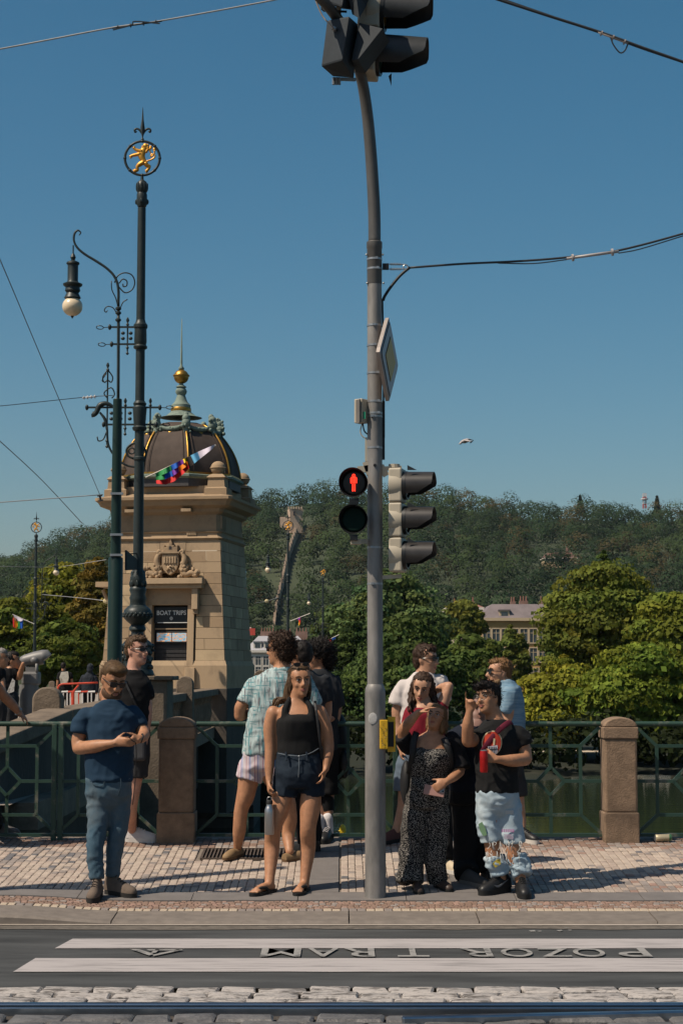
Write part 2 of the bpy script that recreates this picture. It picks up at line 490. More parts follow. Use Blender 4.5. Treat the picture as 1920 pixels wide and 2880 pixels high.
def sett(x0, x1, y0, y1, ch=.007):
    vs = []
    for dz, c in ((-.02, 0), (-.004, 0), (0, ch)):
        for x, y in ((x0 + c, y0 + c), (x1 - c, y0 + c), (x1 - c, y1 - c), (x0 + c, y1 - c)):
            vs.append((x, y, dz))
    fs = [(8, 9, 10, 11)] + [(a + k, a + (k + 1) % 4, a + 4 + (k + 1) % 4, a + 4 + k) for a in (4,) for k in range(4)] + [(k, (k + 1) % 4, 4 + (k + 1) % 4, 4 + k) for k in range(4)]
    return vs, fs
PAVM = [m_beige, m_pink, m_grey, m_blue, m_red, m_brown, m_edge]
joined = MB()
proto = {}
def put_sett(x0, x1, y0, y1, mi, single):
    cx, cy = (x0 + x1) / 2, (y0 + y1) / 2
    t = random.uniform(-.003, .003)
    if single:
        if mi not in proto:
            m = MB(); m.add(*sett(-.5, .5, -.5, .5, ch=.08)); me = m.mesh('sett'); me.materials.append(PAVM[mi]); proto[mi] = me
        o = bpy.data.objects.new('sett', proto[mi]); COL.objects.link(o); o.parent = o_pav
        o.location = (cx, cy, gz(cx, cy) + t); o.scale = (x1 - x0, y1 - y0, 1)
        o.rotation_euler = (math.atan(.08) + random.uniform(-.01, .01), 0, random.uniform(-.012, .012))
    else:
        vs, fs = sett(x0, x1, y0, y1)
        ta, tb = random.uniform(-.03, .03), random.uniform(-.03, .03)
        joined.cur = mi
        joined.add([(x + random.uniform(-.0015, .0015), y, gz(x, y) + z + t + ta * (x - cx) + tb * (y - cy)) for x, y, z in vs], fs)
n_single = 0
# light edge row along the kerb
x = -2.72
while x < 2.75:
    w = random.uniform(.058, .068); single = n_single < 92
    put_sett(x + .003, x + w - .003, Y_EDGE0, Y_EDGE1, 6 if random.random() > .12 else 2, single)
    n_single += single; x += w
# brown setts between edge row and slabs: small and irregular
y = Y_EDGE1 + .006
while y < Y_RED1 - .03:
    h = random.uniform(.038, .05); x = -2.9 + random.uniform(0, .04)
    while x < 2.9:
        w = random.uniform(.036, .056)
        put_sett(x + .002, x + w - .002, y + .002, y + h - .003, random.choice((5, 5, 5, 4, 5, 2)), False)
        x += w
    y += h
# grey slabs along the kerb and a dark slab path across
x = -3.6; slabs = []
while x < 3.6:
    w = random.uniform(.75, 1.0); slabs.append((x, x + w)); x += w
def flat_slab(x0, x1, y0, y1, sk=0.0, name='slab'):
    m = MB(); n = 8; t = random.uniform(-.001, .002)
    tp = [(x0 + (x1 - x0) * i / n, y0) for i in range(n + 1)]; bt = [(x0 + (x1 - x0) * i / n + sk, y1) for i in range(n + 1)]
    vs = [(a, b_, gz(a, b_) + t) for a, b_ in tp + bt] + [(a, b_, gz(a, b_) - .03) for a, b_ in tp + bt]
    q = n + 1; fs = [(i, i + 1, q + i + 1, q + i) for i in range(n)] + [(i, i + 1, 2 * q + i + 1, 2 * q + i) for i in range(n)] + [(q + i, q + i + 1, 3 * q + i + 1, 3 * q + i) for i in range(n)]
    fs += [(0, q, 3 * q, 2 * q), (n, q + n, 3 * q + n, 2 * q + n)]
    m.add(vs, fs); return m.build(name, m_slab, o_pav)
for a, c in slabs: flat_slab(a + .003, c - .003, Y_RED1 + .003, Y_SLAB1 - .006)
PATHS = [(-.26, -.02), (.87, 1.06)]      # two dark slab strips lead from the kerb to the railing
GR = (XP(566, 2415, rowY(2415, 566)), XP(835, 2415, rowY(2415, 835)), rowY(2416, 700), rowY(2388, 700))
for a, c in PATHS:
    y = Y_SLAB1
    while y < FENCE_Y - .1:
        h = random.uniform(.45, .7); flat_slab(a + .003, c - .003, y + .003, min(y + h, FENCE_Y - .06) - .003); y += h
# main field: columns of setts running towards the railing
x = -3.3; cols = []
while x < 3.45:
    w = random.uniform(.058, .067); cols.append((x, x + w)); x += w
todo = []
for a, c in cols:
    if any(a < p1 and c > p0 for p0, p1 in PATHS):
        continue
    y = Y_SLAB1 + random.uniform(0, .02); first = True
    while y < FENCE_Y + .1:
        small = y > Y_BACK
        h = random.uniform(.07, .105) if not small else random.uniform(.05, .07)
        cx, cy = (a + c) / 2, y + h / 2
        if GR[0] - .02 < cx < GR[1] + .02 and GR[2] - .05 < cy < GR[3] + .05:
            y += h; continue
        r = random.random()
        if small: mi = 5 if r < .75 else 2
        else:
            n1 = float(vnoise(np.array([[cx * 1.5, cy * 1.1, 2.2]]))[0])
            mi = 0 if r < .6 else (1 if r < .9 else (2 if r < .965 else 3))
            if cx > 1.15:      # lozenges of red and grey setts on this side
                u = (abs((cx - 1.95 - .42 * (cy - 14.4)) % 1.25 - .62) + abs((cy - 13.7) % 1.5 - .75) * .7)
                if u < .5: mi = random.choice((2, 2, 4, 1, 2, 1, 1))
            elif cx < -1.2 and n1 > .25 and r < .35: mi = 3 if r < .12 else 2
        todo.append((cy, a + .0025, c - .0025, y + .003, y + h - .003, mi)); y += h
todo.sort()
front = [t for t in todo if abs((t[1] + t[2]) / 2) < 2.6]
singles = set(id(t) for t in front[:208])
for t in todo: put_sett(*t[1:], id(t) in singles)
o = joined.build('sett_field', PAVM, o_pav, fix=False); o['kind'] = 'stuff'
# drain grate let into the setts
grate = thing('drain_grate', 'long iron drain grate let into the light setts', 'drain grate', (GR[0], GR[2], gz(GR[0], GR[2])))
m = MB(); zc = gz(GR[0], GR[2])
def gp(x, y, dz=0): return Vector((x, y, gz(x, y) + dz))
for a, c in (((GR[0], GR[2]), (GR[1], GR[2])), ((GR[0], GR[3]), (GR[1], GR[3])), ((GR[0], GR[2]), (GR[0], GR[3])), ((GR[1], GR[2]), (GR[1], GR[3]))):
    m.bar(gp(*a), gp(*c), .02, .02)
m.build('frame', m_rust, grate)
n = 26
for i in range(1, n):
    x = GR[0] + (GR[1] - GR[0]) * i / n
    m = MB(); m.bar(gp(x, GR[2]), gp(x, GR[3]), .014, .016); m.build('grate_bar', m_rust, grate)
m = MB(); m.add([gp(GR[0], GR[2], -.012), gp(GR[1], GR[2], -.012), gp(GR[1], GR[3], -.012), gp(GR[0], GR[3], -.012)], [(0, 1, 2, 3)])
m.build('pit', M('pit_black', (.012, .011, .01), .9), grate)
# kerb stones
kj = [-9, -7.2, -5.6, -3.4, XP(315, 2580, 12.95), XP(981, 2580, 12.95), XP(1346, 2580, 12.95), XP(1845, 2580, 12.95), 3.6, 5.2, 7, 9]
for a, c in zip(kj[:-1], kj[1:]):
    m = MB(); n = 10
    rows = []
    for i in range(n + 1):
        x = a + .005 + (c - a - .01) * i / n; zt = gz(x, Y_EDGE0)
        rows.append([(x, KERB_Y, ROAD_Z - .1), (x, KERB_Y, max(zt - .035, ROAD_Z + .004)), (x, KERB_Y + .018, zt - .02), (x, Y_EDGE0 - .006, zt), (x, Y_EDGE0 - .006, ROAD_Z - .1)])
    m.loft(rows); m.build('kerb_stone', m_kerb, o_pav)

# ------------------------------------------------------------------ ground beyond: water, island bank, terrain
m_water, n_, l_, b_ = nt('river_water')
b_.inputs['Base Color'].default_value = (.018, .028, .018, 1); b_.inputs['Roughness'].default_value = .07; b_.inputs['IOR'].default_value = 1.33
tc = n_.new('ShaderNodeTexCoord'); mp = n_.new('ShaderNodeMapping'); mp.inputs['Scale'].default_value = (.5, 1.6, 1); l_.new(tc.outputs['Object'], mp.inputs[0])
nz = n_.new('ShaderNodeTexNoise'); nz.inputs['Scale'].default_value = 1.3; nz.inputs['Detail'].default_value = 5; l_.new(mp.outputs[0], nz.inputs['Vector'])
bp = n_.new('ShaderNodeBump'); bp.inputs['Strength'].default_value = .18; bp.inputs['Distance'].default_value = .08
l_.new(nz.outputs['Fac'], bp.inputs['Height']); l_.new(bp.outputs[0], b_.inputs['Normal'])
WZ = -5.0
m = MB(); m.add([(-500, FENCE_Y + .5, WZ), (500, FENCE_Y + .5, WZ), (500, 700, WZ), (-500, 700, WZ)], [(0, 1, 2, 3)])
o = m.build('river_water', m_water); o['kind'] = 'structure'
m_quay = M('quay_stone', (.16, .135, .11), .85, var=.25, scale=2, bump=.5, bscale=12, bdist=.02)
m = MB(); m.box((0, FENCE_Y + .42, -2.6), (130, .25, 5.6)); o = m.build('quay_wall', m_quay); o['kind'] = 'structure'
m_bank = M('bank_grass', (.013, .016, .008), .95, col2=(.030, .028, .018), thr=(.5, .7), scale=.35, bump=.6, bscale=3, bdist=.1)
# island bank beyond the water
m = MB(); nx, ny = 50, 14; vs = []
for j in range(ny):
    for i in range(nx):
        x = -2 + 100 * i / (nx - 1); t = j / (ny - 1); y = 111 + 8 * float(vnoise(np.array([[i * .35, 0, 9]]))[0]) * .4 + 110 * t
        z = WZ - .3 + 1.3 * min(1, t * 5) + .3 * float(vnoise(np.array([[x * .1, y * .1, 4]]))[0])
        if i == 0: z = WZ - .5
        vs.append((x, y, z))
m.add(vs, [(j * nx + i, j * nx + i + 1, (j + 1) * nx + i + 1, (j + 1) * nx + i) for j in range(ny - 1) for i in range(nx - 1)])
o = m.build('island_bank', m_bank, smooth=True); o['kind'] = 'structure'
# path on the island and its low wall catch the light
m_path = M('sand_path', (.42, .35, .27), .95, var=.2, scale=1)
m = MB(); m.add([(7, 124, WZ + 1.22), (22, 124, WZ + 1.22), (22, 129, WZ + 1.35), (7, 129, WZ + 1.35)], [(0, 1, 2, 3)]); o = m.build('island_path', m_path); o['kind'] = 'structure'
# ================================================================== railing along the quay
m_green = M('railing_green_paint', (.022, .052, .038), .5, col2=(.20, .175, .14), thr=(.56, .72), scale=5, bump=.3, bscale=30, bdist=.004)
m_gran = M('post_granite', (.20, .135, .088), .85, var=.3, scale=9, bump=.7, bscale=70, bdist=.008)
m_stone_d = M('bridge_granite', (.155, .117, .083), .85, var=.32, scale=3, bump=.6, bscale=30, bdist=.015)
m_shade_gran = M('shaded_granite', (.060, .050, .042), .9, col2=(.095, .078, .062), thr=(.45, .75), scale=1.6, stretch=(1, 1, .5), bump=.6, bscale=20, bdist=.02)  # dark copy of the bridge granite, the wall's shade put into its colour
FY = FENCE_Y
def F(px, py): return W(px, py, FY)
ZT, ZB = F(960, 2036).z, F(960, 2352).z
def stone_post(px0, px1, label, dx=0.0):
    x0, x1 = F(px0, 2200).x, F(px1, 2200).x; xc = (x0 + x1) / 2; w = x1 - x0; zb = gz(xc, FY) - .03
    t = thing('stone_post', label, 'stone post', (xc, FY, zb), 'stone posts of the quay railing')
    dp = w * 1.0; z1, z2, z3 = F(960, 2282).z, F(960, 2076).z, F(960, 2044).z
    m = MB(); m.box((xc, FY, (zb + z1) / 2), (w, dp, z1 - zb)); bevel(m.build('base', m_gran, t), .012)
    m = MB(); m.box((xc, FY, (z1 + z2) / 2), (w * .93, dp * .93, z2 - z1 + .01)); bevel(m.build('shaft', m_gran, t), .02)
    m = MB(); m.box((xc, FY, (z2 + z3) / 2), (w, dp, z3 - z2)); bevel(m.build('collar', m_gran, t), .008)
    zt = F(960, 2016).z; n = 12
    rings = []
    for i in range(n + 1):
        a = math.pi * i / n; x = xc - math.cos(a) * w * .48; z = z3 + math.sin(a) * (zt - z3)
        rings.append((x, z))
    m = MB(); m.prism([(x, FY - dp * .48, z) for x, z in rings], (0, dp * .96, 0)); bevel(m.build('rounded_cap', m_gran, t, smooth=True, sharp=50), .012)
    return xc, w
PA = stone_post(447, 552, 'weathered granite railing post in deep shade behind the man in navy')
PB = stone_post(1690, 1788, 'sunlit granite railing post with half its front in shade')
step = (PB[0] - PA[0]) - (PA[1] + PB[1]) / 2
mod = step / 4
zq = [F(960, 2098).z, F(960, 2197).z, F(960, 2292).z]
def railing(x0, nmod, label, iron_at):
    t = thing('quay_railing', label, 'railing', (x0, FY, ZB), 'green iron railings along the quay')
    L = nmod * mod; bw = .029
    m = MB(); m.tube([(x0, FY, ZT), (x0 + L, FY, ZT)], .024, 10); m.build('handrail', m_green, t, smooth=True, sharp=50)
    m = MB(); m.box((x0 + L / 2, FY, ZB + .012), (L, .035, .03)); m.build('bottom_rail', m_green, t)
    for i in range(nmod):
        a = x0 + i * mod; c = a + mod / 2; q = mod * .295; dm = mod * .135; hz = (zq[0] - zq[2]) / 2; zm = zq[1]
        dz = (F(960, 2156).z - F(960, 2237).z) / 2
        segs = []
        for s in (-1, 1):
            segs += [('upright', (c + s * q, zq[0]), (c + s * q, zq[2])),
                     ('cross_bar', (c + s * dm, zm), (c + s * mod / 2, zm)),
                     ('diagonal_bar', (c + s * q, zq[0]), (c + s * (mod / 2 - .01), ZT - .03)),
                     ('diagonal_bar', (c + s * q, zq[2]), (c + s * (mod / 2 - .01), ZB + .03)),
                     ('lozenge_bar', (c, zm + dz), (c + s * dm, zm)), ('lozenge_bar', (c + s * dm, zm), (c, zm - dz))]
        segs += [('cross_bar', (c - q, zq[0]), (c + q, zq[0])), ('cross_bar', (c - q, zq[2]), (c + q, zq[2])),
                 ('upright', (c, ZT), (c, zm + dz)), ('upright', (c, zm - dz), (c, ZB))]
        off = 0
        for nm, p, r in segs:
            off += .0011
            m = MB(); m.bar((p[0], FY + off - .006, p[1]), (r[0], FY + off - .006, r[1]), bw, bw * .8, up=(0, 1, 0)); m.build(nm, m_green, t)
    for xi in iron_at:
        zb = gz(xi, FY) - .03
        for s in (-.03, .03):
            m = MB(); m.box((xi + s, FY - .004, (zb + ZT) / 2), (.045, .05, ZT - zb)); bevel(m.build('iron_post', m_green, t), .004)
    return t
xa = PA[0] + PA[1] / 2
railing(xa, 4, 'green iron railing with lozenges between the two granite posts', [xa + 2 * mod])
xl = PA[0] - PA[1] / 2
railing(xl - 3 * mod, 3, 'green iron railing on the bridge side of the shaded granite post', [xl - mod])
xr = PB[0] + PB[1] / 2
railing(xr, 2, 'green iron railing beyond the sunlit granite post, beer can below', [])

# ================================================================== the bridge
DECK = .30
def bx(y): return -3.47
m = MB(); m.add([(-3.6, 19.5, DECK), (-3.6, 420, DECK + .2), (-19.5, 420, DECK + .2), (-19.5, 19.5, DECK)], [(0, 1, 2, 3)])
m_deck = M('bridge_paving', (.26, .22, .18), .85, var=.2, scale=1.2)
o = m.build('bridge_deck', m_deck); o['kind'] = 'structure'
bridge = thing('stone_bridge', 'dark granite river bridge in shade with balustrade, beyond the railing', 'bridge', (-3.5, 19, WZ))
# side wall: spandrel with deep arches, built as solid piers and vaults
for y0_, y1_ in ((19.0, 34), (78, 84), (126, 132), (174, 180), (230, 238)):
    m = MB(); m.box((-11.5, (y0_ + y1_) / 2, -2.5 - .1), (15.4, y1_ - y0_, 5.0)); m.build('pier', m_shade_gran, bridge)
for (y0_, y1_) in ((34, 78), (84, 126), (132, 174), (180, 230)):
    m = MB(); n = 14; prof = []
    for i in range(n + 1):
        a = math.pi * i / n; y = (y0_ + y1_) / 2 - math.cos(a) * (y1_ - y0_) / 2
        prof.append((y, -4.6 + 3.6 * math.sin(a)))
    rings = []
    for x in (-3.8, -19.2):
        rings.append([(x, y, z) for y, z in prof] + [(x, y, DECK - .12) for y, _ in reversed(prof)])
    m.loft(rings); m.build('arch_span', m_shade_gran, bridge)
m = MB(); m.box((-3.62, 140, DECK - .16), (.5, 240, .3)); m.build('cornice', m_stone_d, bridge)
# parapet coping: level along the bridge, falling towards the street
ZC = ZP(1965, 29.6)
cop = [(-3.95, 19.6, ZC - .30), (-3.60, 22.6, ZC - .03), (-3.52, 27.8, ZC)]
m = MB()
for p, q in zip(cop[:-1], cop[1:]): m.bar((p[0], p[1], p[2] - .08), (q[0], q[1], q[2] - .08), .44, .16)
bevel(m.build('coping', m_stone_d, bridge), .02)
m = MB(); m.bar((-3.5, 31.3, ZC - .085), (-3.4, 120, ZC - .085), .44, .17); bevel(m.build('coping', m_stone_d, bridge), .02)
m = MB()
for p, q in zip(cop[:-1], cop[1:]):
    a, c = Vector(p), Vector(q)
    m.hexa([(a.x - .14, a.y, DECK - .4), (a.x + .14, a.y, DECK - .4), (c.x + .14, c.y, DECK - .4), (c.x - .14, c.y, DECK - .4), (a.x - .14, a.y, a.z - .15), (a.x + .14, a.y, a.z - .15), (c.x + .14, c.y, c.z - .15), (c.x - .14, c.y, c.z - .15)])
m.build('parapet_wall', m_shade_gran, bridge)
for i in range(46):        # balusters: sun slips between them
    y = 31.7 + i * .55
    if 47.0 < y < 52.8: continue
    m = MB(); m.lathe([(.09, DECK), (.09, DECK + .08), (.05, DECK + .14), (.10, DECK + .38), (.05, DECK + .66), (.09, DECK + .72), (.09, ZC - .17)], (-3.46, y, 0), 8); m.build('baluster', m_stone_d, bridge, smooth=True, sharp=40)
def bridge_bollard(x, y, w, zt, label):
    t = thing('parapet_bollard', label, 'stone bollard', (x, y, DECK), 'round topped stone blocks on the bridge parapet')
    n = 12; zs = zt - w * .46
    poly = [(x - w / 2, y - w * .4, DECK - .3)] + [(x - math.cos(math.pi * i / n) * w / 2, y - w * .4, zs + math.sin(math.pi * i / n) * (zt - zs)) for i in range(n + 1)] + [(x + w / 2, y - w * .4, DECK - .3)]
    m = MB(); m.prism(poly, (0, w * .8, 0)); bevel(m.build('block', m_stone_d, t, smooth=True, sharp=50), .02)
bridge_bollard(XP(137, 1950, 23.2), 23.2, 80 / 5000 * 23.2, ZP(1932, 23.2), 'large round topped stone block on the parapet under the coin telescope')
bridge_bollard(XP(521, 1930, 38), 38.0, 47 / 5000 * 38, ZP(1902, 38), 'round topped stone block on the parapet in front of the kiosk door')
bridge_bollard(XP(147, 1925, 62), 62.0, 17 / 5000 * 62, ZP(1915, 62), 'small distant round stone block beside the man with the printed back')
bridge_bollard(XP(735, 1930, 53.5), 53.4, 42 / 5000 * 53, ZP(1885, 53.4), 'round topped stone block at the far foot of the kiosk')
# pedestal for the near lamp
ped = thing('lamp_pedestal', 'dark stone pedestal carrying the ornate lamp on the parapet', 'pedestal', (-3.385, 29.6, DECK))
zpd = ZP(1901, 29.6)
m = MB(); m.box((-3.34, 29.6, (zpd - .07 - 2) / 2), (1.02, 1.0, zpd - .07 + 2)); bevel(m.build('block', m_stone_d, ped), .02)
m = MB(); m.box((-3.34, 29.6, zpd - .035), (1.2, 1.15, .07)); bevel(m.build('cap_stone', m_stone_d, ped), .015)

# ================================================================== kiosk tower
m_sand = M('kiosk_sandstone', (.37, .265, .165), .85, col2=(.215, .155, .10), thr=(.50, .78), stretch=(1, 1, .45), scale=2.6, bump=.4, bscale=40, bdist=.008)
m_sand2 = M('kiosk_sandstone_stained', (.31, .215, .13), .85, col2=(.20, .145, .095), thr=(.5, .72), scale=1.8, bump=.5, bscale=40, bdist=.01)
m_sand3 = M('kiosk_sandstone_pale', (.42, .31, .19), .85, var=.15, scale=2.2, bump=.4, bscale=40, bdist=.008)
m_pale = M('replaced_stone', (.50, .42, .32), .85, var=.08, scale=3)
m_lead = M('dome_sheet', (.070, .052, .043), .75, spec=.2, var=.25, scale=2.5, bump=.15, bscale=6)
m_gold = M('gilding', (.38, .21, .045), .42, .85, var=.2, scale=6)
m_copper = M('copper_patina', (.17, .215, .175), .75, col2=(.10, .13, .11), thr=(.5, .7), scale=7, bump=.5, bscale=20, bdist=.01)
m_black = M('black_panel', (.010, .011, .012), .45, var=.2)
m_dark = M('dark_door', (.018, .017, .018), .6, var=.3, scale=10)
TA, TY = math.radians(10), 48.0
tc_ = W(462, 1900, TY)
TO = Vector((tc_.x, TY, 0))
TU, TW = Vector((math.cos(TA), -math.sin(TA), 0)), Vector((math.sin(TA), math.cos(TA), 0))
TR = Matrix((TU, TW, Vector((0, 0, 1)))).transposed()
def T(u, w, z): return TO + TU * u + TW * w + Vector((0, 0, z))
def zt(py): return ZP(py, TY)
def ut(px): return (px - 462) / 104.0
kiosk = thing('boat_trip_kiosk', 'small domed sandstone tower kiosk with boat trips sign over its door', 'kiosk', (TO.x, TO.y, DECK))
DP = 3.0
def ring(hw, z, w0=None, w1=None, ch=0.0):
    ex = hw - 1.6
    a, b_ = -ex, DP + ex
    if ch: return [T(-hw + ch, a, z), T(hw - ch, a, z), T(hw, a + ch, z), T(hw, b_ - ch, z), T(hw - ch, b_, z), T(-hw + ch, b_, z), T(-hw, b_ - ch, z), T(-hw, a + ch, z)]
    return [T(-hw, a, z), T(hw, a, z), T(hw, b_, z), T(-hw, b_, z)]
HB, HT = 1.69, 1.50
zw0, zw1 = zt(1858), zt(1520)
m = MB(); cr0, cr1 = ring(HB - .03, zw0 - .02), ring(HT - .03, zw1)
for r_ in (cr0, cr1):
    for q in (0, 1): r_[q] = r_[q] + TW * .34
m.loft([cr0, cr1]); core = m.build('core_wall', m_sand2, kiosk)
m = MB(); m.loft([ring(HB + .09, -2.0), ring(HB + .09, zt(1936)), ]); bevel(m.build('foundation', m_shade_gran, kiosk), .02)
m = MB(); m.loft([ring(HB + .07, zt(1936)), ring(HB + .07, zt(1872)), ring(HB + .02, zt(1858))]); m.build('plinth', m_sand, kiosk)
def hw(z): return HB + (HT - HB) * (z - zw0) / (zw1 - zw0)
DOOR = (ut(404), ut(553)); ZD = zt(1628)
nc = 11
for c in range(nc):
    z0, z1 = zw0 + (zw1 - zw0) * c / nc, zw0 + (zw1 - zw0) * (c + 1) / nc
    zm = (z0 + z1) / 2
    def face_blocks(side):
        k = random.choice((4, 5)); cuts = [-1] + sorted((-1 + 2 * (i + 1) / k + (.12 if c % 2 else -.12) + random.uniform(-.06, .06)) for i in range(k - 1)) + [1]
        for a, b2 in zip(cuts[:-1], cuts[1:]):
            parts = [(a * hw(zm), b2 * hw(zm))]
            if side == 0 and z0 < ZD:
                parts = [(p, q) for p, q in ((parts[0][0], min(parts[0][1], DOOR[0])), (max(parts[0][0], DOOR[1]), parts[0][1])) if q - p > .05]
            for p, q in parts:
                g = .005; d = random.uniform(-.004, .004) - .012; bk = .33 if side == 0 else .05
                def pt(u, z, off):
                    r = hw(z) / hw(zm)
                    if side == 0: return T(u * r, -(hw(z) - 1.6) + off, z)
                    w_ = DP / 2 + u * r * (DP / 2 + hw(z) - 1.6) / hw(z)
                    return T((hw(z) - off) if side == 1 else (-hw(z) + off), w_, z)
                m = MB(); m.hexa([pt(p + g, z0 + g, d), pt(q - g, z0 + g, d), pt(q - g, z0 + g, bk), pt(p + g, z0 + g, bk), pt(p + g, z1 - g, d), pt(q - g, z1 - g, d), pt(q - g, z1 - g, bk), pt(p + g, z1 - g, bk)])
                m.build('stone_block', random.choice((m_sand, m_sand, m_sand2, m_sand3)), kiosk)
    face_blocks(0); face_blocks(1)
    if c > 6: face_blocks(2)
prof = [(HT + .02, 1520), (HT + .07, 1514), (HT + .02, 1507), (HT + .02, 1500), (HT + .06, 1496), (HT - .02, 1494), (HT - .03, 1448), (HT + .08, 1440), (HT + .10, 1432), (HT + .30, 1424), (HT + .36, 1413), (HT + .42, 1408), (HT + .42, 1400), (HT + .20, 1394), (HT + .06, 1389)]
m = MB(); m.loft([ring(h_, zt(p), ch=.10) for h_, p in prof]); m.build('cornice', m_sand2, kiosk)
for s in (-.95, .62, ):        # modillions and fluted corner blocks of the frieze
    m = MB(); m.box(T(s, -HT + 1.6 - .17, zt(1437)), (.27, .3, .08), TR); m.build('modillion', m_sand, kiosk)
for k in range(5):
    m = MB(); m.box(T(.60 + k * .055, -(HT - 1.6) - .03, zt(1502)), (.035, .05, .07), TR); m.build('dentil', m_sand, kiosk)
for k in range(6):
    m = MB(); m.box(T(HT - .01, .25 + k * .09, zt(1470)), (.05, .045, .36), TR); m.build('triglyph_bar', m_sand2, kiosk)
m = MB(); m.loft([ring(HT + .02, zt(1390)), ring(HT - .06, zt(1386)), ring(HT - .06, zt(1366))]); m.build('attic', m_sand, kiosk)
for s, wv in ((1, -.0), (-1, -.0), (1, DP - .1)):
    u0 = s * (HT - .10)
    pd = MB(); c0 = T(u0, wv - (HT - 1.6) + .12, 0)
    pd.loft([[c0 + TU * a * r + TW * b_ * r + Vector((0, 0, zt(p))) for a, b_ in ((-1, -1), (1, -1), (1, 1), (-1, 1))] for r, p in ((.31, 1395), (.31, 1376), (.24, 1372), (.22, 1348), (.26, 1345), (.2, 1338), (.13, 1334))])
    pdo = pd.build('corner_pedestal', m_sand2, kiosk)
    m = MB(); m.ell(c0 + Vector((0, 0, zt(1317))), (.205, .205, .19), None, 18, 12); m.torus(c0 + Vector((0, 0, zt(1317))), .205, .02, (0, 0, 1), 20, 6); m.build('stone_ball', m_sand2, pdo, smooth=True)
def octr(r, z, k=0.0):
    R8 = r / math.cos(math.pi / 8)
    return [T(R8 * math.cos(math.pi * (2 * i + 1) / 8), DP / 2 + R8 * math.sin(math.pi * (2 * i + 1) / 8), z) for i in range(8)]
RD = 1.55
m = MB(); m.loft([octr(RD + .02, zt(1368)), octr(RD + .02, zt(1345))]); m.build('drum', M('drum_sheet', (.06, .055, .055), .6, var=.2), kiosk)
m = MB(); m.loft([octr(RD + .02, zt(1346)), octr(RD + .10, zt(1341)), octr(RD + .10, zt(1335)), octr(RD + .02, zt(1332))]); m.build('drum_moulding', m_copper, kiosk)
m = MB(); m.loft([octr(RD + .03, zt(1332)), octr(RD + .03, zt(1327))]); m.build('gilded_band', m_gold, kiosk)
domep = [(1.0, 1328), (.985, 1310), (.95, 1285), (.88, 1255), (.76, 1222), (.62, 1197), (.45, 1180), (.33, 1172)]
dp_, dr_ = smooth_path([Vector((a * RD, 0, zt(p))) for a, p in domep], None, 3)
for i in range(8):          # eight curved sheets
    m = MB(); rows = []
    for q in dp_:
        o8 = octr(q.x, q.z); rows.append((o8[i - 1], o8[i]))
    vs = [p for r in rows for p in r]; m.add(vs, [(2 * k, 2 * k + 1, 2 * k + 3, 2 * k + 2) for k in range(len(rows) - 1)])
    m.build('dome_panel', m_lead, kiosk, smooth=True, sharp=60)
    m = MB(); m.tube([octr(q.x + .015, q.z)[i] for q in dp_[:-3]], .035, 6); m.build('gilded_rib', m_gold, kiosk, smooth=True)
    c8 = [octr(q.x * 1.01 + .02, q.z) for q in dp_]
    for t in (.12, .88):    # standing seams inside each sheet
        m = MB(); m.tube([r[i - 1].lerp(r[i], t) for r in c8[:-6]], .010, 4); m.build('sheet_seam', m_lead, kiosk)
    # volutes and garlands
    base = octr(dp_[-7].x + .03, dp_[-7].z)[i]; cen = T(0, DP / 2, base.z); out = (base - cen).normalized(); sd = out.cross(Vector((0, 0, 1)))
    m = MB()
    for dz, r, ro in ((.0, .11, .0), (.13, .13, .03), (.27, .11, .02), (.36, .08, -.02), (-.1, .08, .05)):
        m.ell(base + out * ro + Vector((0, 0, dz)), (r, r, r * 1.1), None, 8, 6)
    for k in range(14):
        m.ell(base + out * random.uniform(0, .12) + sd * random.uniform(-.15, .15) + Vector((0, 0, random.uniform(-.12, .35))), random.uniform(.03, .06), None, 6, 5)
    m.build('volute', m_copper, kiosk, smooth=True)
    nb = octr(dp_[-7].x + .06, dp_[-7].z)[(i + 1) % 8]
    gl = [base.lerp(nb, t) + Vector((0, 0, .10 - .5 * t * (1 - t))) + out * .03 for t in np.linspace(.08, .92, 9)]
    m = MB(); m.tube(gl, [.04, .055, .065, .07, .075, .07, .065, .055, .04], 6)
    for p in gl:
        for k in range(3): m.ell(p + Vector((random.uniform(-.05, .05), random.uniform(-.05, .05), random.uniform(-.05, .04))), .035, None, 6, 4)
    m.build('garland', m_copper, kiosk, smooth=True)
    m = MB(); mid = base.lerp(nb, .5) + out * .03; m.ell(mid + Vector((0, 0, -.13)), (.10, .05, .05), None, 8, 6); m.build('gilt_drop', m_gold, kiosk, smooth=True)
cL = T(0, DP / 2, 0)
def rl(p): return p / 104.0
lan = [(62, 1176), (46, 1172), (30, 1160), (28, 1152), (28, 1140), (20, 1132), (17, 1126), (12, 1112), (16, 1106), (17, 1100), (15, 1096), (12, 1092), (16, 1089), (9, 1084)]
m = MB(); m.lathe([(rl(r), ZP(p, TY + 1.5)) for r, p in lan], cL, 16); m.build('lantern', m_copper, kiosk, smooth=True, sharp=40)
m = MB(); m.lathe([(rl(29), ZP(1159, 49.5)), (rl(30), ZP(1157, 49.5)), (rl(30), ZP(1150, 49.5)), (rl(29), ZP(1148, 49.5))], cL, 16); m.build('gilt_collar', m_gold, kiosk, smooth=True, sharp=40)
m = MB(); m.lathe([(rl(11), ZP(1091, 49.5)), (rl(9), ZP(1088, 49.5)), (rl(5), ZP(1078, 49.5)), (rl(7), ZP(1076, 49.5))], cL, 12); m.build('baluster_neck', m_copper, kiosk, smooth=True)
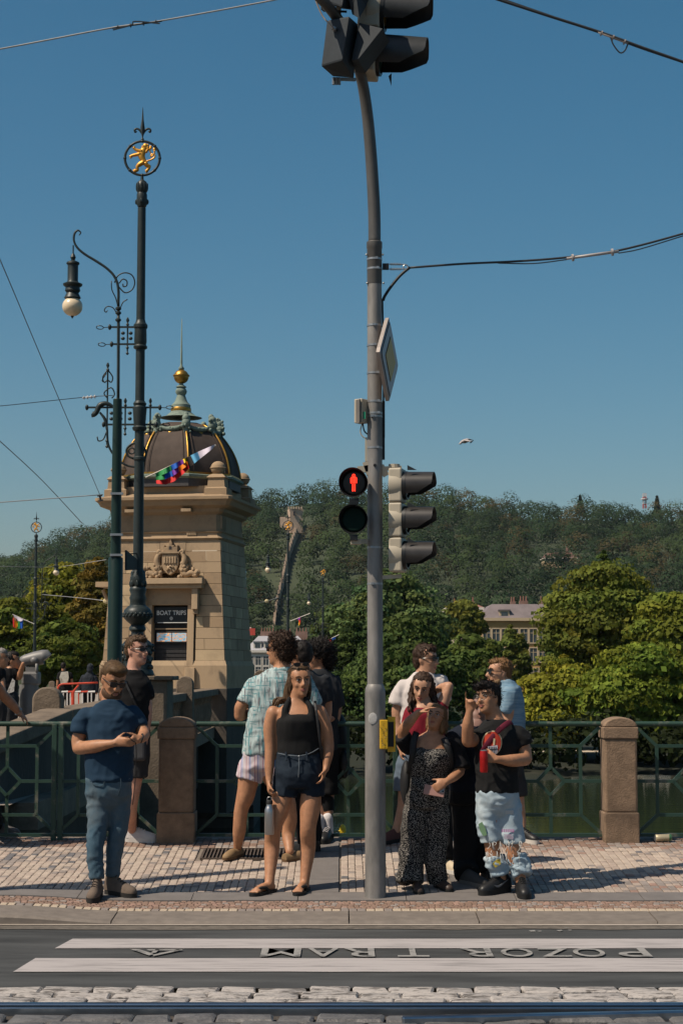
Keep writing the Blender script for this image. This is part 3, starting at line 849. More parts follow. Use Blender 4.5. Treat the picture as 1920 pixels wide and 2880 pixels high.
m = MB(); m.ell(cL + Vector((0, 0, ZP(1060, 49.5))), (rl(22), rl(22), rl(21)), None, 20, 12); m.torus(cL + Vector((0, 0, ZP(1057, 49.5))), rl(22.5), rl(2.5), (0, 0, 1), 20, 6); m.build('gilded_ball', m_gold, kiosk, smooth=True)
m = MB(); m.lathe([(rl(8), ZP(1040, 49.5)), (rl(9), ZP(1036, 49.5)), (rl(4), ZP(1030, 49.5)), (rl(3.4), ZP(1020, 49.5)), (rl(.9), ZP(897, 49.5))], cL, 8); m.build('spire', m_copper, kiosk, smooth=True)
# door with surround, lintel, consoles
fw = lambda z: -(hw(z) - 1.6)
def fbox(u0, u1, py0, py1, d0, d1, name, mat, par=kiosk, bv=.01):
    """Box on the front face; d is how far it stands out (metres)."""
    z0, z1 = zt(py1), zt(py0)
    m = MB(); m.hexa([T(u0, fw(z0) - d1, z0), T(u1, fw(z0) - d1, z0), T(u1, fw(z0) - d0, z0), T(u0, fw(z0) - d0, z0), T(u0, fw(z1) - d1, z1), T(u1, fw(z1) - d1, z1), T(u1, fw(z1) - d0, z1), T(u0, fw(z1) - d0, z1)])
    o = m.build(name, mat, par)
    if bv: bevel(o, bv)
    return o
ud0, ud1 = ut(427), ut(530)
fbox(ut(530), ut(549), 1702, 1880, -.3, .06, 'door_jamb', m_sand)
fbox(ut(408), ut(427), 1702, 1880, -.3, .06, 'door_jamb', m_sand)
fbox(ut(404), ut(553), 1880, 1936, -.3, .15, 'jamb_base', m_sand) if False else None
fbox(ut(528), ut(556), 1878, 1934, -.3, .15, 'jamb_base', m_sand)
fbox(ut(401), ut(429), 1878, 1934, -.3, .15, 'jamb_base', m_sand)
fbox(ut(408), ut(549), 1655, 1702, -.3, .05, 'lintel', m_sand2)
fbox(ut(382), ut(575), 1644, 1656, -.1, .30, 'hood_moulding', m_sand)
fbox(ut(378), ut(579), 1628, 1644, -.1, .40, 'door_hood', m_sand)
for u in (ut(546), ut(395)):
    cons = fbox(u, u + .165, 1656, 1715, 0, .26, 'console', m_sand)
    fbox(u + .01, u + .155, 1715, 1728, 0, .17, 'console_scroll', m_sand2, cons)
fbox(ud0, ud1, 1704, 1946, -.3, -.26, 'doorway_back', m_dark, bv=0)
sign = fbox(ud0 + .01, ud1 - .01, 1706, 1753, -.26, -.12, 'sign_board', m_black)
m_sl = M('sign_letter_white', (.55, .55, .53), .6, var=.03)
me = font_mesh('BOAT TRIPS', .165, .004)
zz = zt(1729)
for v in me.vertices:
    p = T((ud0 + ud1) / 2 + v.co.x * .93, fw(zz) + .112, zz + v.co.y); v.co = p - ROOT[kiosk]
finish('sign_lettering', me, m_sl, sign)
m = MB(); c = T((ud0 + ud1) / 2, fw(zz) + .11, zt(1739))
for k in range(3): m.torus(c, .018 + .012 * k, .004, TW, 14, 5)
m.bar(c - Vector((0, 0, .05)), c + Vector((0, 0, .05)), .008); m.build('sign_emblem', m_sl, sign)
fbox(ud0 + .12, ud1 - .02, 1750, 1752, -.12, -.10, 'sign_rail', m_sl, sign, 0)
fbox(ud0 + .04, ud1 - .02, 1767, 1770, -.2, -.15, 'shelf_edge', m_sand2, bv=0)
scr = fbox(ut(434), ut(526), 1776, 1808, -.22, -.16, 'display_frame', m_black)
m_scr, n_, l_, b_ = nt('display_picture')
tcn = n_.new('ShaderNodeTexCoord'); nz = n_.new('ShaderNodeTexNoise'); nz.inputs['Scale'].default_value = 14; nz.inputs['Detail'].default_value = 5
mp = n_.new('ShaderNodeMapping'); mp.inputs['Scale'].default_value = (1, 1, 2.2); l_.new(tcn.outputs['Object'], mp.inputs[0]); l_.new(mp.outputs[0], nz.inputs['Vector'])
cr = n_.new('ShaderNodeValToRGB'); cr.color_ramp.elements[0].position = .3; cr.color_ramp.elements[0].color = (.05, .2, .38, 1); cr.color_ramp.elements[1].position = .7; cr.color_ramp.elements[1].color = (.75, .5, .3, 1)
e = cr.color_ramp.elements.new(.48); e.color = (.25, .42, .5, 1); e = cr.color_ramp.elements.new(.58); e.color = (.55, .2, .06, 1)
l_.new(nz.outputs['Fac'], cr.inputs[0]); l_.new(cr.outputs[0], b_.inputs['Base Color']); l_.new(cr.outputs[0], b_.inputs['Emission Color']); b_.inputs['Emission Strength'].default_value = .35
fbox(ut(437), ut(479), 1780, 1804, -.16, -.15, 'display', m_scr, scr, 0); fbox(ut(481), ut(523), 1780, 1804, -.16, -.15, 'display', m_scr, scr, 0)
for k in range(9):
    fbox(ud0 + .02, ud1 - .02, 1815 + k * 12, 1824 + k * 12, -.26, -.235, 'shutter_slat', m_dark, bv=0)
fbox(ut(537), ut(610), 1548, 1577, -.02, .012, 'pale_stone', m_pale)
fbox(ut(392), ut(436), 1550, 1578, -.02, .012, 'pale_stone', m_pale)
# carved coat of arms
zc_ = zt(1585)
def fp(px, py, d): z = zt(py); return T(ut(px), fw(z) - d, z)
arms = MB(); arms.prism([fp(px, py, 0.0) for px, py in ((455, 1557), (503, 1557), (503, 1590), (498, 1604), (489, 1613), (479, 1619), (469, 1613), (460, 1604), (455, 1590))], fp(479, 1590, .16) - fp(479, 1590, 0)); ao = arms.build('coat_of_arms', m_sand2, kiosk); bevel(ao, .02)
m = MB(); m.prism([fp(px, py, .15) for px, py in ((460, 1562), (498, 1562), (498, 1586), (460, 1586))], fp(479, 1590, .175) - fp(479, 1590, .15)); m.build('shield_field', m_sand, ao)
for px in (464, 471, 479, 487, 494):
    m = MB(); m.prism([fp(px + a, p, .17) for a, p in ((-2, 1584), (2, 1584), (2, 1566), (-2, 1566))], fp(479, 1590, .2) - fp(479, 1590, .17)); m.build('relief_tower', m_sand, ao)
m = MB(); m.tube([fp(470, 1606, .18), fp(480, 1592, .18), (fp(490, 1598, .18))], .025, 6); m.tube([fp(472, 1594, .18), fp(486, 1606, .18)], .022, 6); m.build('relief_lion', m_sand, ao, smooth=True)
m = MB(); m.prism([fp(px, py, 0) for px, py in ((458, 1554), (500, 1554), (500, 1534), (496, 1534), (496, 1539), (490, 1539), (490, 1534), (484, 1534), (484, 1528), (479, 1517), (474, 1528), (474, 1534), (468, 1534), (468, 1539), (462, 1539), (462, 1534), (458, 1534))], fp(479, 1550, .18) - fp(479, 1550, 0)); co = m.build('carved_castle', m_sand2, ao); bevel(co, .012)
m = MB(); m.prism([fp(px, py, .17) for px, py in ((475, 1546), (483, 1546), (483, 1539), (479, 1536), (475, 1539))], fp(479, 1540, .185) - fp(479, 1540, .17)); m.build('gate_opening', m_dark, ao)
m = MB(); m.box(fp(479, 1555, .1), (.52, .24, .04), TR); m.build('crown_band', m_sand, ao)
for s in (-1, 1):
    m = MB(); m.tube([fp(479 + s * x, y, .1) for x, y in ((20, 1552), (34, 1560), (40, 1578), (34, 1600), (44, 1617), (62, 1612), (75, 1622))], [.05, .07, .09, .08, .09, .08, .06], 8, sub=4)
    for k in range(34):
        x, y = random.uniform(26, 78), random.uniform(1585, 1624)
        if y < 1600 - (x - 30) * .1 and x > 50: continue
        m.ell(fp(479 + s * x, y, random.uniform(.05, .16)), random.uniform(.04, .075), None, 7, 5)
    m.tube([fp(479 + s * x, y, .12) for x, y in ((22, 1556), (34, 1549), (36, 1556), (30, 1562))], [.03, .05, .05, .03], 6, sub=3)
    m.torus(fp(479 + s * 76, 1612, .1), .07, .03, TW, 12, 6)
    m.build('carved_supporter', m_sand2, ao, smooth=True)
# side-door hood that peeps out on the other side
m = MB(); m.box(T(-HT - .30, .9, zt(1640)), (.5, 1.2, .14), TR); m.build('side_hood', m_sand, kiosk)
m = MB(); m.tube([T(-HT - .40, .5, zt(1655)), T(-HT - .30, .5, zt(1680)), T(-HT - .1, .5, zt(1695))], .05, 6); m.build('side_console', m_sand, kiosk)
# low white fence edge stone at the tower's foot
# ================================================================== street lamps of the bridge
m_iron = M('cast_iron_green', (.019, .027, .027), .45, var=.25, scale=8, bump=.25, bscale=40, bdist=.004)
m_glass = M('opal_globe', (.66, .53, .36), .25, var=.05, scale=3, spec=.6)
m_gold_l = M('lion_gilding', (.62, .30, .045), .45, .55, var=.3, scale=9)
LY = 29.6
def zl(py): return ZP(py, LY)
def rpx(r): return r / 169.0
lamp = thing('street_lamp', 'tall ornate iron street lamp with golden lion in a ring, nearest one', 'street lamp', (-3.385, LY, zpd), 'ornate lion lamps on the bridge')
LX = -3.385
def lz(prof): return [(rpx(r), zl(p)) for r, p in prof]
def Lp(px, py, dy=0.0):
    """Point in the plane of the lamp, from photo pixels of the near lamp."""
    p = W(px, py, LY); return Vector((p.x, LY + dy, p.z))
m = MB(); m.lathe(lz([(44, 1901), (48, 1897), (46, 1888), (40, 1880), (42, 1850), (38, 1830), (44, 1815), (38, 1806), (26, 1796), (22, 1785)]), (LX, LY, 0), 12)
for k in range(70):
    a = random.uniform(0, 2 * math.pi); r = rpx(random.uniform(38, 46)); m.ell((LX + r * math.cos(a), LY + r * math.sin(a), zl(random.uniform(1812, 1885))), random.uniform(.02, .045), None, 6, 4)
m.build('cast_base', m_iron, lamp, smooth=True, sharp=45)
m = MB(); m.lathe(lz([(19, 1790), (17, 1778), (24, 1771), (23, 1764), (18, 1758), (30, 1748), (39, 1738), (40, 1726), (38, 1716), (30, 1708), (22, 1702), (22, 1690), (24, 1682), (20, 1672), (24, 1660), (22, 1652), (17, 1648)]), (LX, LY, 0), 20)
for k in range(40):
    a = 2 * math.pi * k / 40; r = rpx(39); m.ell((LX + r * math.cos(a), LY + r * math.sin(a), zl(1727 + 6 * (k % 2))), .026, None, 6, 4)
m.build('vase', m_iron, lamp, smooth=True, sharp=45)
m = MB(); m.lathe(lz([(17, 1650), (22, 1640), (23, 1628), (20, 1616), (16, 1606), (14.5, 1598)]), (LX, LY, 0), 12)
for k in range(24):
    a = 2 * math.pi * k / 8; r = rpx(20 - (k // 8) * 2); m.ell((LX + r * math.cos(a + (k // 8) * .4), LY + r * math.sin(a + (k // 8) * .4), zl(1642 - 14 * (k // 8))), (.03, .03, .06), None, 6, 5)
m.build('leaf_collar', m_iron, lamp, smooth=True, sharp=45)
m = MB(); m.lathe(lz([(14.5, 1600), (14, 1400), (13.5, 1212), (13, 975), (12.5, 906), (11.5, 585)]), (LX, LY, 0), 20); m.build('shaft', m_iron, lamp, smooth=True, sharp=45)
for rows in ([(14, 1213), (19, 1210), (21, 1203), (16, 1198), (17, 1190), (20, 1150), (20, 1146), (17, 1142), (19, 1135), (14, 1128)], [(14, 983), (19, 980), (20, 975), (16, 970), (18, 962), (17, 925), (20, 922), (20, 914), (15, 908), (13, 900)], [(14, 1296), (17, 1293), (17, 1287), (14, 1284)]):
    m = MB(); m.lathe(lz(rows), (LX, LY, 0), 20); m.build('collar', m_iron, lamp, smooth=True, sharp=35)
m = MB(); m.lathe(lz([(12, 582), (15, 575), (15, 548), (13, 542), (16, 538), (16, 522), (13, 512), (5, 506), (4, 496)]), (LX, LY, 0), 16)
for k in range(12):
    a = 2 * math.pi * k / 12; m.ell((LX + rpx(16) * math.cos(a), LY + rpx(16) * math.sin(a), zl(526)), (.012, .012, .07), None, 6, 5)
    if k % 3 == 0: m.ell((LX + rpx(15) * math.cos(a), LY + rpx(15) * math.sin(a), zl(568)), (.03, .03, .05), None, 6, 5)
m.build('capital', m_iron, lamp, smooth=True, sharp=40)
zc = zl(445); RC = 50 / 169
m = MB(); m.torus((LX, LY, zc), RC, .022, (0, 1, 0), 40, 8)
for a in range(0, 360, 45): m.ell((LX + RC * math.cos(math.radians(a)), LY, zc + RC * math.sin(math.radians(a))), .03, None, 8, 6)
m.build('ring', m_iron, lamp, smooth=True)
dxl = lambda px: (px - 405) / 169.0
def lp(px, py): return Vector((LX + dxl(px), LY, zl(py)))
def l3(x, y): return lp(160 + x / 2.475, 290 + y / 2.475)
m = MB()
m.tube([l3(625, 300), l3(612, 330), l3(600, 365), l3(615, 400), l3(628, 425)], [.03, .055, .06, .045, .045], 8, sub=3, flat=.5)     # body
m.ell(l3(628, 297), (.05, .03, .045), None, 8, 6); m.tube([l3(636, 300), l3(650, 310)], .018, 6)                                     # head, muzzle
for k in range(12): m.ell(l3(random.uniform(600, 650), random.uniform(290, 345)), .024, None, 6, 4)                                    # mane
m.tube([l3(605, 335), l3(575, 330), l3(553, 320), l3(545, 308)], [.035, .03, .025, .03], 6, sub=3)                                   # raised foreleg
m.tube([l3(595, 352), l3(560, 360), l3(532, 366), l3(522, 376)], [.035, .03, .025, .032], 6, sub=3)
m.tube([l3(620, 410), l3(590, 425), l3(570, 445), l3(575, 465), l3(550, 472)], [.045, .042, .03, .025, .035], 6, sub=3)                # hind legs
m.tube([l3(628, 415), l3(640, 435), l3(658, 440), l3(645, 465), l3(632, 475)], [.045, .04, .03, .025, .03], 6, sub=3)
for a, c in (((545, 308), (530, 300)), ((545, 308), (552, 297)), ((522, 376), (515, 372)), ((522, 376), (522, 388)), ((550, 472), (540, 465)), ((550, 472), (545, 482)), ((632, 475), (650, 480)), ((632, 475), (640, 488))):
    m.tube([l3(*a), l3(*c)], [.016, .005], 5)
m.tube([l3(635, 405), l3(665, 395), l3(690, 380), l3(695, 362), l3(672, 355), l3(668, 375), l3(690, 350), l3(692, 328)], [.014] * 8, 5, sub=4)   # double tail
m.tube([l3(668, 350), l3(658, 330), l3(665, 308)], [.012, .015, .02], 5, sub=3)
m.ell(l3(692, 322), (.03, .015, .035), None, 6, 5); m.ell(l3(665, 308), (.03, .015, .035), None, 6, 5)
m.build('gilded_lion', m_gold_l, lamp, smooth=True)
m = MB(); m.lathe([(.016, zl(398)), (.03, zl(392)), (.012, zl(386)), (.03, zl(374)), (.042, zl(360)), (.02, zl(338)), (.004, zl(302))], (LX, LY, 0), 6)
m.build('spike', m_iron, lamp, smooth=True, sharp=40)
m = MB()
for s in (-1, 1): m.tube([Vector((LX, LY, zl(378))), Vector((LX + s * .05, LY, zl(366))), Vector((LX + s * .10, LY, zl(362))), Vector((LX + s * .135, LY, zl(366))), Vector((LX + s * .125, LY, zl(372))), Vector((LX + s * .10, LY, zl(369)))], [.02, .02, .018, .02, .016, .012], 6, sub=3)
m.build('scroll_leaf', m_iron, lamp, smooth=True)
# lamp arm: a slender second column carrying the curved bracket
ZA0 = zl(1150)
def ap(px, py): 
    return Vector((LX + (px - 398) / 169.0, LY, zl(py)))
m = MB(); m.tube([ap(337, 1220), ap(336, 1060), ap(335, 920), ap(334, 862)], [.026, .026, .026, .024], 8); m.build('arm_column', m_iron, lamp, smooth=True)
m = MB(); m.tube([ap(334, 862), ap(333, 810), ap(322, 778), ap(300, 755), ap(270, 735), ap(238, 716), ap(216, 698), ap(205, 678), ap(206, 658), ap(215, 648), ap(224, 654), ap(219, 662)], [.025, .025, .025, .024, .024, .023, .022, .02, .02, .017, .012, .008], 6, sub=4); m.build('lamp_arm', m_iron, lamp, smooth=True)
m = MB()
m.tube([ap(333, 805), ap(352, 823), ap(372, 815), ap(380, 795), ap(372, 774), ap(352, 767), ap(332, 775), ap(322, 795)], .012, 5, sub=4)
m.tube([ap(335, 797), ap(345, 785), ap(357, 790), ap(357, 803), ap(348, 806), ap(346, 798)], .012, 5, sub=4)
m.tube([ap(332, 860), ap(326, 838), ap(315, 815), ap(313, 790)], .01, 5, sub=3)
m.tube([ap(329, 880), ap(318, 865), ap(302, 862), ap(294, 872), ap(299, 878), ap(303, 873)], .01, 5, sub=3)
m.tube([ap(339, 868), ap(347, 850), ap(360, 842)], .01, 5, sub=3)
m.build('scrollwork', m_iron, lamp, smooth=True)
for py0 in (900, 880, 868):
    m = MB(); m.lathe([(.028, zl(py0 + 5)), (.05, zl(py0 + 2)), (.05, zl(py0 - 2)), (.028, zl(py0 - 5))], (ap(334, 900).x, LY, 0), 10); m.build('arm_collar', m_iron, lamp, smooth=True, sharp=40)
for py0, x0, x1 in ((920, 310, 384), (968, 316, 384), (1146, 248, 455), (1194, 296, 445)):
    m = MB(); m.bar(ap(x0, py0), ap(x1, py0), .03); 
    m.ell(ap(x0, py0), (.03, .03, .05), None, 8, 6)
    if x1 > 400: m.ell(ap(x1, py0), (.03, .03, .05), None, 8, 6); m.torus(ap(x1 + 28, py0), .06, .008, (0, .35, 1), 14, 5); m.tube([ap(x1, py0), ap(x1 + 18, py0 + 1)], .007, 5)
    elif py0 < 1000: m.torus(ap(x0 - 28, py0 + 1), .06, .008, (0, .35, 1), 14, 5); m.tube([ap(x0, py0), ap(x0 - 18, py0 + 1)], .007, 5)
    m.build('tie_bar', m_iron, lamp, smooth=True, sharp=45)
for px, p0, p1 in ((361, 893, 998), (357, 1120, 1225), (428, 1120, 1225), (306, 1020, 1260)):
    m = MB(); m.lathe([(.012, zl(p1)), (.03, zl(p1 - 4)), (.012, zl(p1 - 8)), (.014, zl(p1 - 16)), (.03, zl(p1 - 20)), (.014, zl(p1 - 24)), (.014, zl(p0 + 24)), (.03, zl(p0 + 20)), (.012, zl(p0 + 15)), (.03, zl(p0 + 8)), (.012, zl(p0))], (ap(px, p0).x, LY, 0), 8); m.build('spindle', m_iron, lamp, smooth=True, sharp=45)
m = MB()
for (px, py) in ((348, 937), (370, 937), (348, 952), (370, 952), (344, 1162), (370, 1162), (344, 1178), (370, 1178), (318, 1162), (318, 1178)):
    m = MB(); m.ell(ap(px, py), (.035, .02, .03), None, 8, 6); m.build('rosette', m_iron, lamp, smooth=True)
m = MB()
m.tube([ap(306, 1120), ap(296, 1105), ap(316, 1090), ap(326, 1108), ap(318, 1120)], .012, 5, sub=3)
m.tube([ap(306, 1040), ap(292, 1060), ap(296, 1075), ap(306, 1068)], .012, 5, sub=3); m.tube([ap(306, 1040), ap(320, 1060), ap(316, 1075), ap(306, 1068)], .012, 5, sub=3)
m.tube([ap(302, 1050), ap(290, 1070), ap(300, 1076)], .01, 5, sub=3)
m.tube([ap(330, 1148), ap(305, 1135), ap(285, 1140), ap(275, 1160), ap(264, 1170), ap(268, 1158)], [.02, .04, .05, .045, .03, .02], 6, sub=3)
m.tube([ap(285, 1160), ap(300, 1180), ap(306, 1210)], [.02, .03, .02], 6, sub=3); m.tube([ap(306, 1210), ap(296, 1235), ap(282, 1240), ap(278, 1228)], .012, 5, sub=3)
m.tube([ap(306, 1200), ap(310, 1250), ap(330, 1285), ap(360, 1308), ap(392, 1312), ap(412, 1295), ap(416, 1270), ap(402, 1250), ap(378, 1248), ap(362, 1264), ap(366, 1282), ap(382, 1290)], .02, 6, sub=4)
m.torus(ap(376, 1268), .05, .014, (0, 1, 0), 14, 5)
m.build('dragon_bracket', m_iron, lamp, smooth=True)
gx = ap(203, 900).x
m = MB(); m.lathe(lz([(2, 690), (2, 712), (5, 716), (8, 724), (5, 732), (18, 738), (19, 742), (15, 746), (15, 790), (17, 794), (28, 799), (27, 803), (20, 808), (22, 818), (17, 824), (22, 834), (24, 838), (18, 842)][::-1]), (gx, LY, 0), 18); m.build('lamp_housing', m_iron, lamp, smooth=True, sharp=35)
m = MB(); m.ell((gx, LY, zl(862)), (rpx(29), rpx(29), rpx(28)), None, 24, 14); gl = m.build('globe', m_glass, lamp, smooth=True)
m = MB(); m.lathe([(.02, zl(888)), (.028, zl(890)), (.004, zl(896))], (gx, LY, 0), 8); m.build('globe_tip', m_iron, lamp)
# small sign plate and clips on the shaft
m = MB(); m.hexa([Lp(366, 1553, -.25), Lp(390, 1572, -.05), Lp(390, 1572, .0), Lp(366, 1553, -.2), Lp(366, 1553, -.25), Lp(390, 1572, -.05), Lp(390, 1572, 0), Lp(366, 1553, -.2)]) if False else None
# far lamps
for px, pyc, Y, rz, lab in ((810, 1479, 103.0, 0.0, 'distant lion lamp just right of the kiosk, white globe at its arm'), (908, 1610, 148.0, 0.0, 'smallest and farthest lion lamp, yellowish globe at its arm'), (103, 1483, 100.0, math.pi, 'distant lion lamp by the flag over the left trees')):
    c = copy_tree(lamp); x = XP(px, pyc, Y); c.location = (x, Y, ZP(pyc, Y) - (zc - zpd)); c.rotation_euler = (0, 0, rz); c['label'] = lab
# black traffic mirror back / sign plate clamped on the near lamp
m_plate = M('sign_back', (.02, .024, .026), .5, var=.2)
t = thing('sign_plate', 'dark sign plate seen edge on, strapped to the ornate lamp shaft', 'sign', Lp(375, 1590, -.1))
m = MB(); m.prism([Lp(360, 1552, -.42), Lp(385, 1576, -.1), Lp(385, 1603, -.1), Lp(360, 1608, -.42)], (.03, .02, 0)); m.build('plate', m_plate, t)
m = MB(); m.tube([Lp(370, 1560, -.2), Lp(390, 1557, -.05)], .012, 6); m.build('bracket', m_plate, t)

# ================================================================== green tram pole
m_gpole = M('pole_dark_green', (.0065, .022, .017), .4, var=.2, scale=4, bump=.1, bscale=30)
m_galv = M('galvanised_clip', (.32, .33, .34), .4, .7, var=.15)
PY_ = 28.6
def Pp(px, py): return W(px, py, PY_)
xb_, k_ = Pp(324, 1750).x, 5000 / PY_
t = thing('tram_pole', 'dark green tubular tram wire pole beside the ornate lamp', 'pole', (xb_, PY_, DECK))
def zz_(py): return ZP(py, PY_)
m = MB(); m.lathe([(20.5 / k_, DECK), (20.5 / k_, zz_(1572)), (19 / k_, zz_(1568)), (14.5 / k_, zz_(1566))], (xb_, PY_, 0), 20); m.build('lower_tube', m_gpole, t, smooth=True, sharp=35)
m = MB(); m.lathe([(14.5 / k_, zz_(1566)), (13.5 / k_, zz_(1250)), (12.5 / k_, zz_(1124)), (11 / k_, zz_(1122))], (xb_, PY_, 0), 20); m.build('upper_tube', m_gpole, t, smooth=True, sharp=35)
for py in (1390, 1505, 1562):
    m = MB(); m.lathe([(16 / k_, zz_(py + 3)), (16 / k_, zz_(py - 3))], (xb_, PY_, 0), 16); m.box((xb_ + .02, PY_ - .1, zz_(py)), (.2, .06, .035)); m.build('wire_clip', m_galv, t)

# ================================================================== wires
m_wire = M('wire', (.03, .032, .034), .5)
m_wire_l = M('wire_light', (.32, .31, .30), .5)
m_insul = M('insulator', (.30, .25, .22), .45, var=.15, scale=10)
def wire(label, pts, r=.006, mat=None, name='overhead_wire'):
    """pts: (px, py, Y)"""
    P = [W(*p) for p in pts]
    t = thing(name, label, 'wire', P[0], 'overhead wires')
    m = MB(); m.tube(P, r, 6, sub=6); m.build('strand', mat or m_wire, t, smooth=True); return t, P
def sagged(px0, py0, px1, py1, Y0, Y1, sag): return [(px0 + (px1 - px0) * t, py0 + (py1 - py0) * t + sag * 4 * t * (1 - t), Y0 + (Y1 - Y0) * t) for t in (0, .25, .5, .75, 1)]
def insul(t, a, b_, r, n=2, mat=None):
    a, b_ = Vector(a), Vector(b_); d = b_ - a
    m = MB(); m.tube([a, b_], r * .55, 8); m.build('insulator_rod', mat or m_insul, t, smooth=True)
    for k in (np.linspace(.12, .88, n)):
        c = a + d * k; u = d.normalized() * r * .35
        m = MB(); m.tube([c - u, c + u], r * 1.3, 10); m.build('insulator_disc', mat or m_insul, t, smooth=True, sharp=40)
t, P = wire('span wire with wrapped insulator across the upper left sky', [(-300, 190, 14), (0, 138, 14), (315, 78, 14), (455, 58, 14), (770, 0, 14), (900, -30, 14)], .0065, m_wire_l)
insul(t, W(315, 79, 14), W(456, 59, 14), .013, 4, m_wire)
m = MB(); m.tube([W(318, 84, 13.98), W(370, 70, 13.98), W(380, 60, 13.98), W(450, 66, 13.98)], .006, 5, sub=4); m.build('strand', m_wire, t)
t, P = wire('double black cable across the upper right corner', [(1380, -8, 13), (1540, 44, 13), (1690, 92, 13), (1800, 132, 13), (1930, 178, 13), (2100, 240, 13)], .011)
m = MB(); m.tube([W(1380, -14, 13), W(1600, 62, 13), (W(1700, 98, 13)), W(1830, 146, 13), W(2100, 235, 13)], .006, 5, sub=5); m.build('strand', m_wire, t)
insul(t, W(1680, 90, 13), W(1765, 122, 13), .016, 3)
m = MB(); m.tube([W(1716, 105, 13), W(1724, 126, 13), W(1742, 148, 13), W(1756, 142, 13), W(1765, 122, 13)], .006, 5, sub=4); m.build('cable_loop', m_wire, t)
for lab, pts, mat, r in (('thin wire falling steeply over the left sky to the kiosk', [(-60, 600, 24), (0, 728, 26), (140, 1060, 34), (285, 1400, 46)], m_wire, .008), ('thin wire over the far trees to the kiosk corner', [(-100, 1150, 30), (0, 1240, 34), (120, 1352, 40), (232, 1472, 46)], m_wire, .009), ('nearly level thin wire to the lamp bracket', [(-100, 1148, 28), (0, 1142, 28), (230, 1118, 28.6), (318, 1112, 28.6)], m_wire, .006), ('pale tram wire level with the kiosk cornice', [(-100, 1420, 28), (0, 1413, 28), (290, 1391, 28.5)], m_wire_l, .008), ('pale tram wire low over the left hillside', [(-60, 1592, 40), (160, 1594, 60), (300, 1574, 46)], m_wire_l, .008)):
    t, P = wire(lab, pts, r, mat)
    if 'bracket' in lab: insul(t, W(232, 1119, 28.6), W(272, 1115, 28.6), .022, 4, M('insulator_pale', (.5, .47, .45), .4))
    if 'steeply' in lab: insul(t, W(281, 1392, 46), W(284, 1410, 46), .05, 2, m_wire)
m_fl = M('festoon_lamp', (.55, .45, .25), .4)
for lab, pts in (('string wire of the far bridge lights', sagged(720, 1695, 780, 1680, 100, 103, 3)), ('pale wires strung low over the bridge', [(120, 1672, 95), (230, 1682, 80), (300, 1690, 60)])):
    t, P = wire(lab, pts, .014, m_wire_l)
    m = MB(); m.ell(P[2], (.12, .05, .1), None, 8, 6); m.build('hanging_marker', m_fl, t)

# ================================================================== signal mast (centre of the picture)
m_mast = M('mast_galvanised', (.150, .143, .136), .55, .3, col2=(.29, .272, .255), thr=(.38, .68), scale=6, stretch=(1, 1, .3), bump=.2, bscale=120, bdist=.002)
m_mast_d = M('mast_painted_grey', (.095, .09, .085), .45, .2, var=.25, scale=8, stretch=(1, 1, .3), bump=.15, bscale=90, bdist=.002)
MY = G(1055, 2528).y + .08
MX = XP(1055, 2200, MY)
def Q(px, py, dy=0.0): return W(px, py, MY + dy)
def zm_(py): return ZP(py, MY)
KM = 5000 / MY
mast = thing('signal_mast', 'grey steel traffic signal mast with thick foot, curving over above', 'signal mast', (MX, MY, gz(MX, MY)))
def lm(prof): return [(r / KM, zm_(p)) for r, p in prof]
m = MB(); m.lathe([(29.5 / KM, gz(MX, MY) - .03)] + lm([(29, 2440), (28.5, 2000), (28.5, 1948), (27.5, 1936), (23.5, 1927), (22, 1924)]), (MX, MY, 0), 28); m.build('foot_tube', m_mast, mast, smooth=True, sharp=35)
m = MB(); m.lathe(lm([(22, 1926), (21.5, 1400), (20.5, 690)]), (MX, MY, 0), 26); m.build('shaft', m_mast, mast, smooth=True, sharp=35)
m = MB(); m.lathe(lm([(21, 800), (21.4, 798), (21.4, 700), (22.5, 698), (22.5, 682), (21, 680)]), (MX, MY, 0), 26); m.build('joint_collar', m_mast_d, mast, smooth=True, sharp=35)
arm = [(1053, 690, 0), (1052, 600, 0), (1047, 500, 0), (1040, 400, -.02), (1031, 310, -.06), (1016, 220, -.14), (990, 130, -.3), (940, 40, -.55), (860, -40, -.9), (740, -110, -1.4)]
m = MB(); m.tube([Q(*a) for a in arm], [18 / KM, 18 / KM, 17.5 / KM, 17 / KM, 16.5 / KM, 16 / KM, 16 / KM, 15 / KM, 14 / KM, 13 / KM], 18, sub=5); m.build('outreach_arm', m_mast_d, mast, smooth=True)
for py in (730, 757, 916, 972, 1050, 1130, 1163, 1172, 1260, 1540, 1642):
    m = MB(); r = (21.8 + .35) / KM; m.lathe([(r, zm_(py + 2.6)), (r, zm_(py - 2.6))], (MX, MY, 0), 26); m.box((MX + random.uniform(-.03, .03), MY - r, zm_(py)), (.022, .016, .018)); m.build('clamp_band', m_galv, mast, smooth=True, sharp=40)
for px, py in ((1030, 716), (1076, 716), (1032, 796), (1078, 796), (1050, 786)):
    m = MB(); m.ell(Q(px, py, -.03), .009, None, 8, 6); m.build('bolt', m_galv, mast)
m = MB(); m.tube([(MX, MY - .066, zm_(1311)), (MX, MY - .058, zm_(1311))], .012, 10); m.build('cable_hole', m_black, mast)
m = MB(); m.tube([Q(1075, 840, .03), Q(1078, 1000, .03), Q(1078, 1230, .03)], .008, 6); m.build('cable_run', m_black, mast)
m = MB(); m.box(Q(1078, 1180, .03), (.022, .03, .29)); m.build('cable_cover', m_black, mast)
m = MB(); m.box(Q(1078, 1262, .03), (.02, .05, .17)); m.build('terminal_strip', m_plate, mast)
m_beige = M('signal_beige', (.40, .35, .27), .5, var=.1, scale=4)
m = MB(); m.box(Q(1029, 1265, .02), (.016, .05, .18)); m.build('terminal_cover', m_beige, mast)
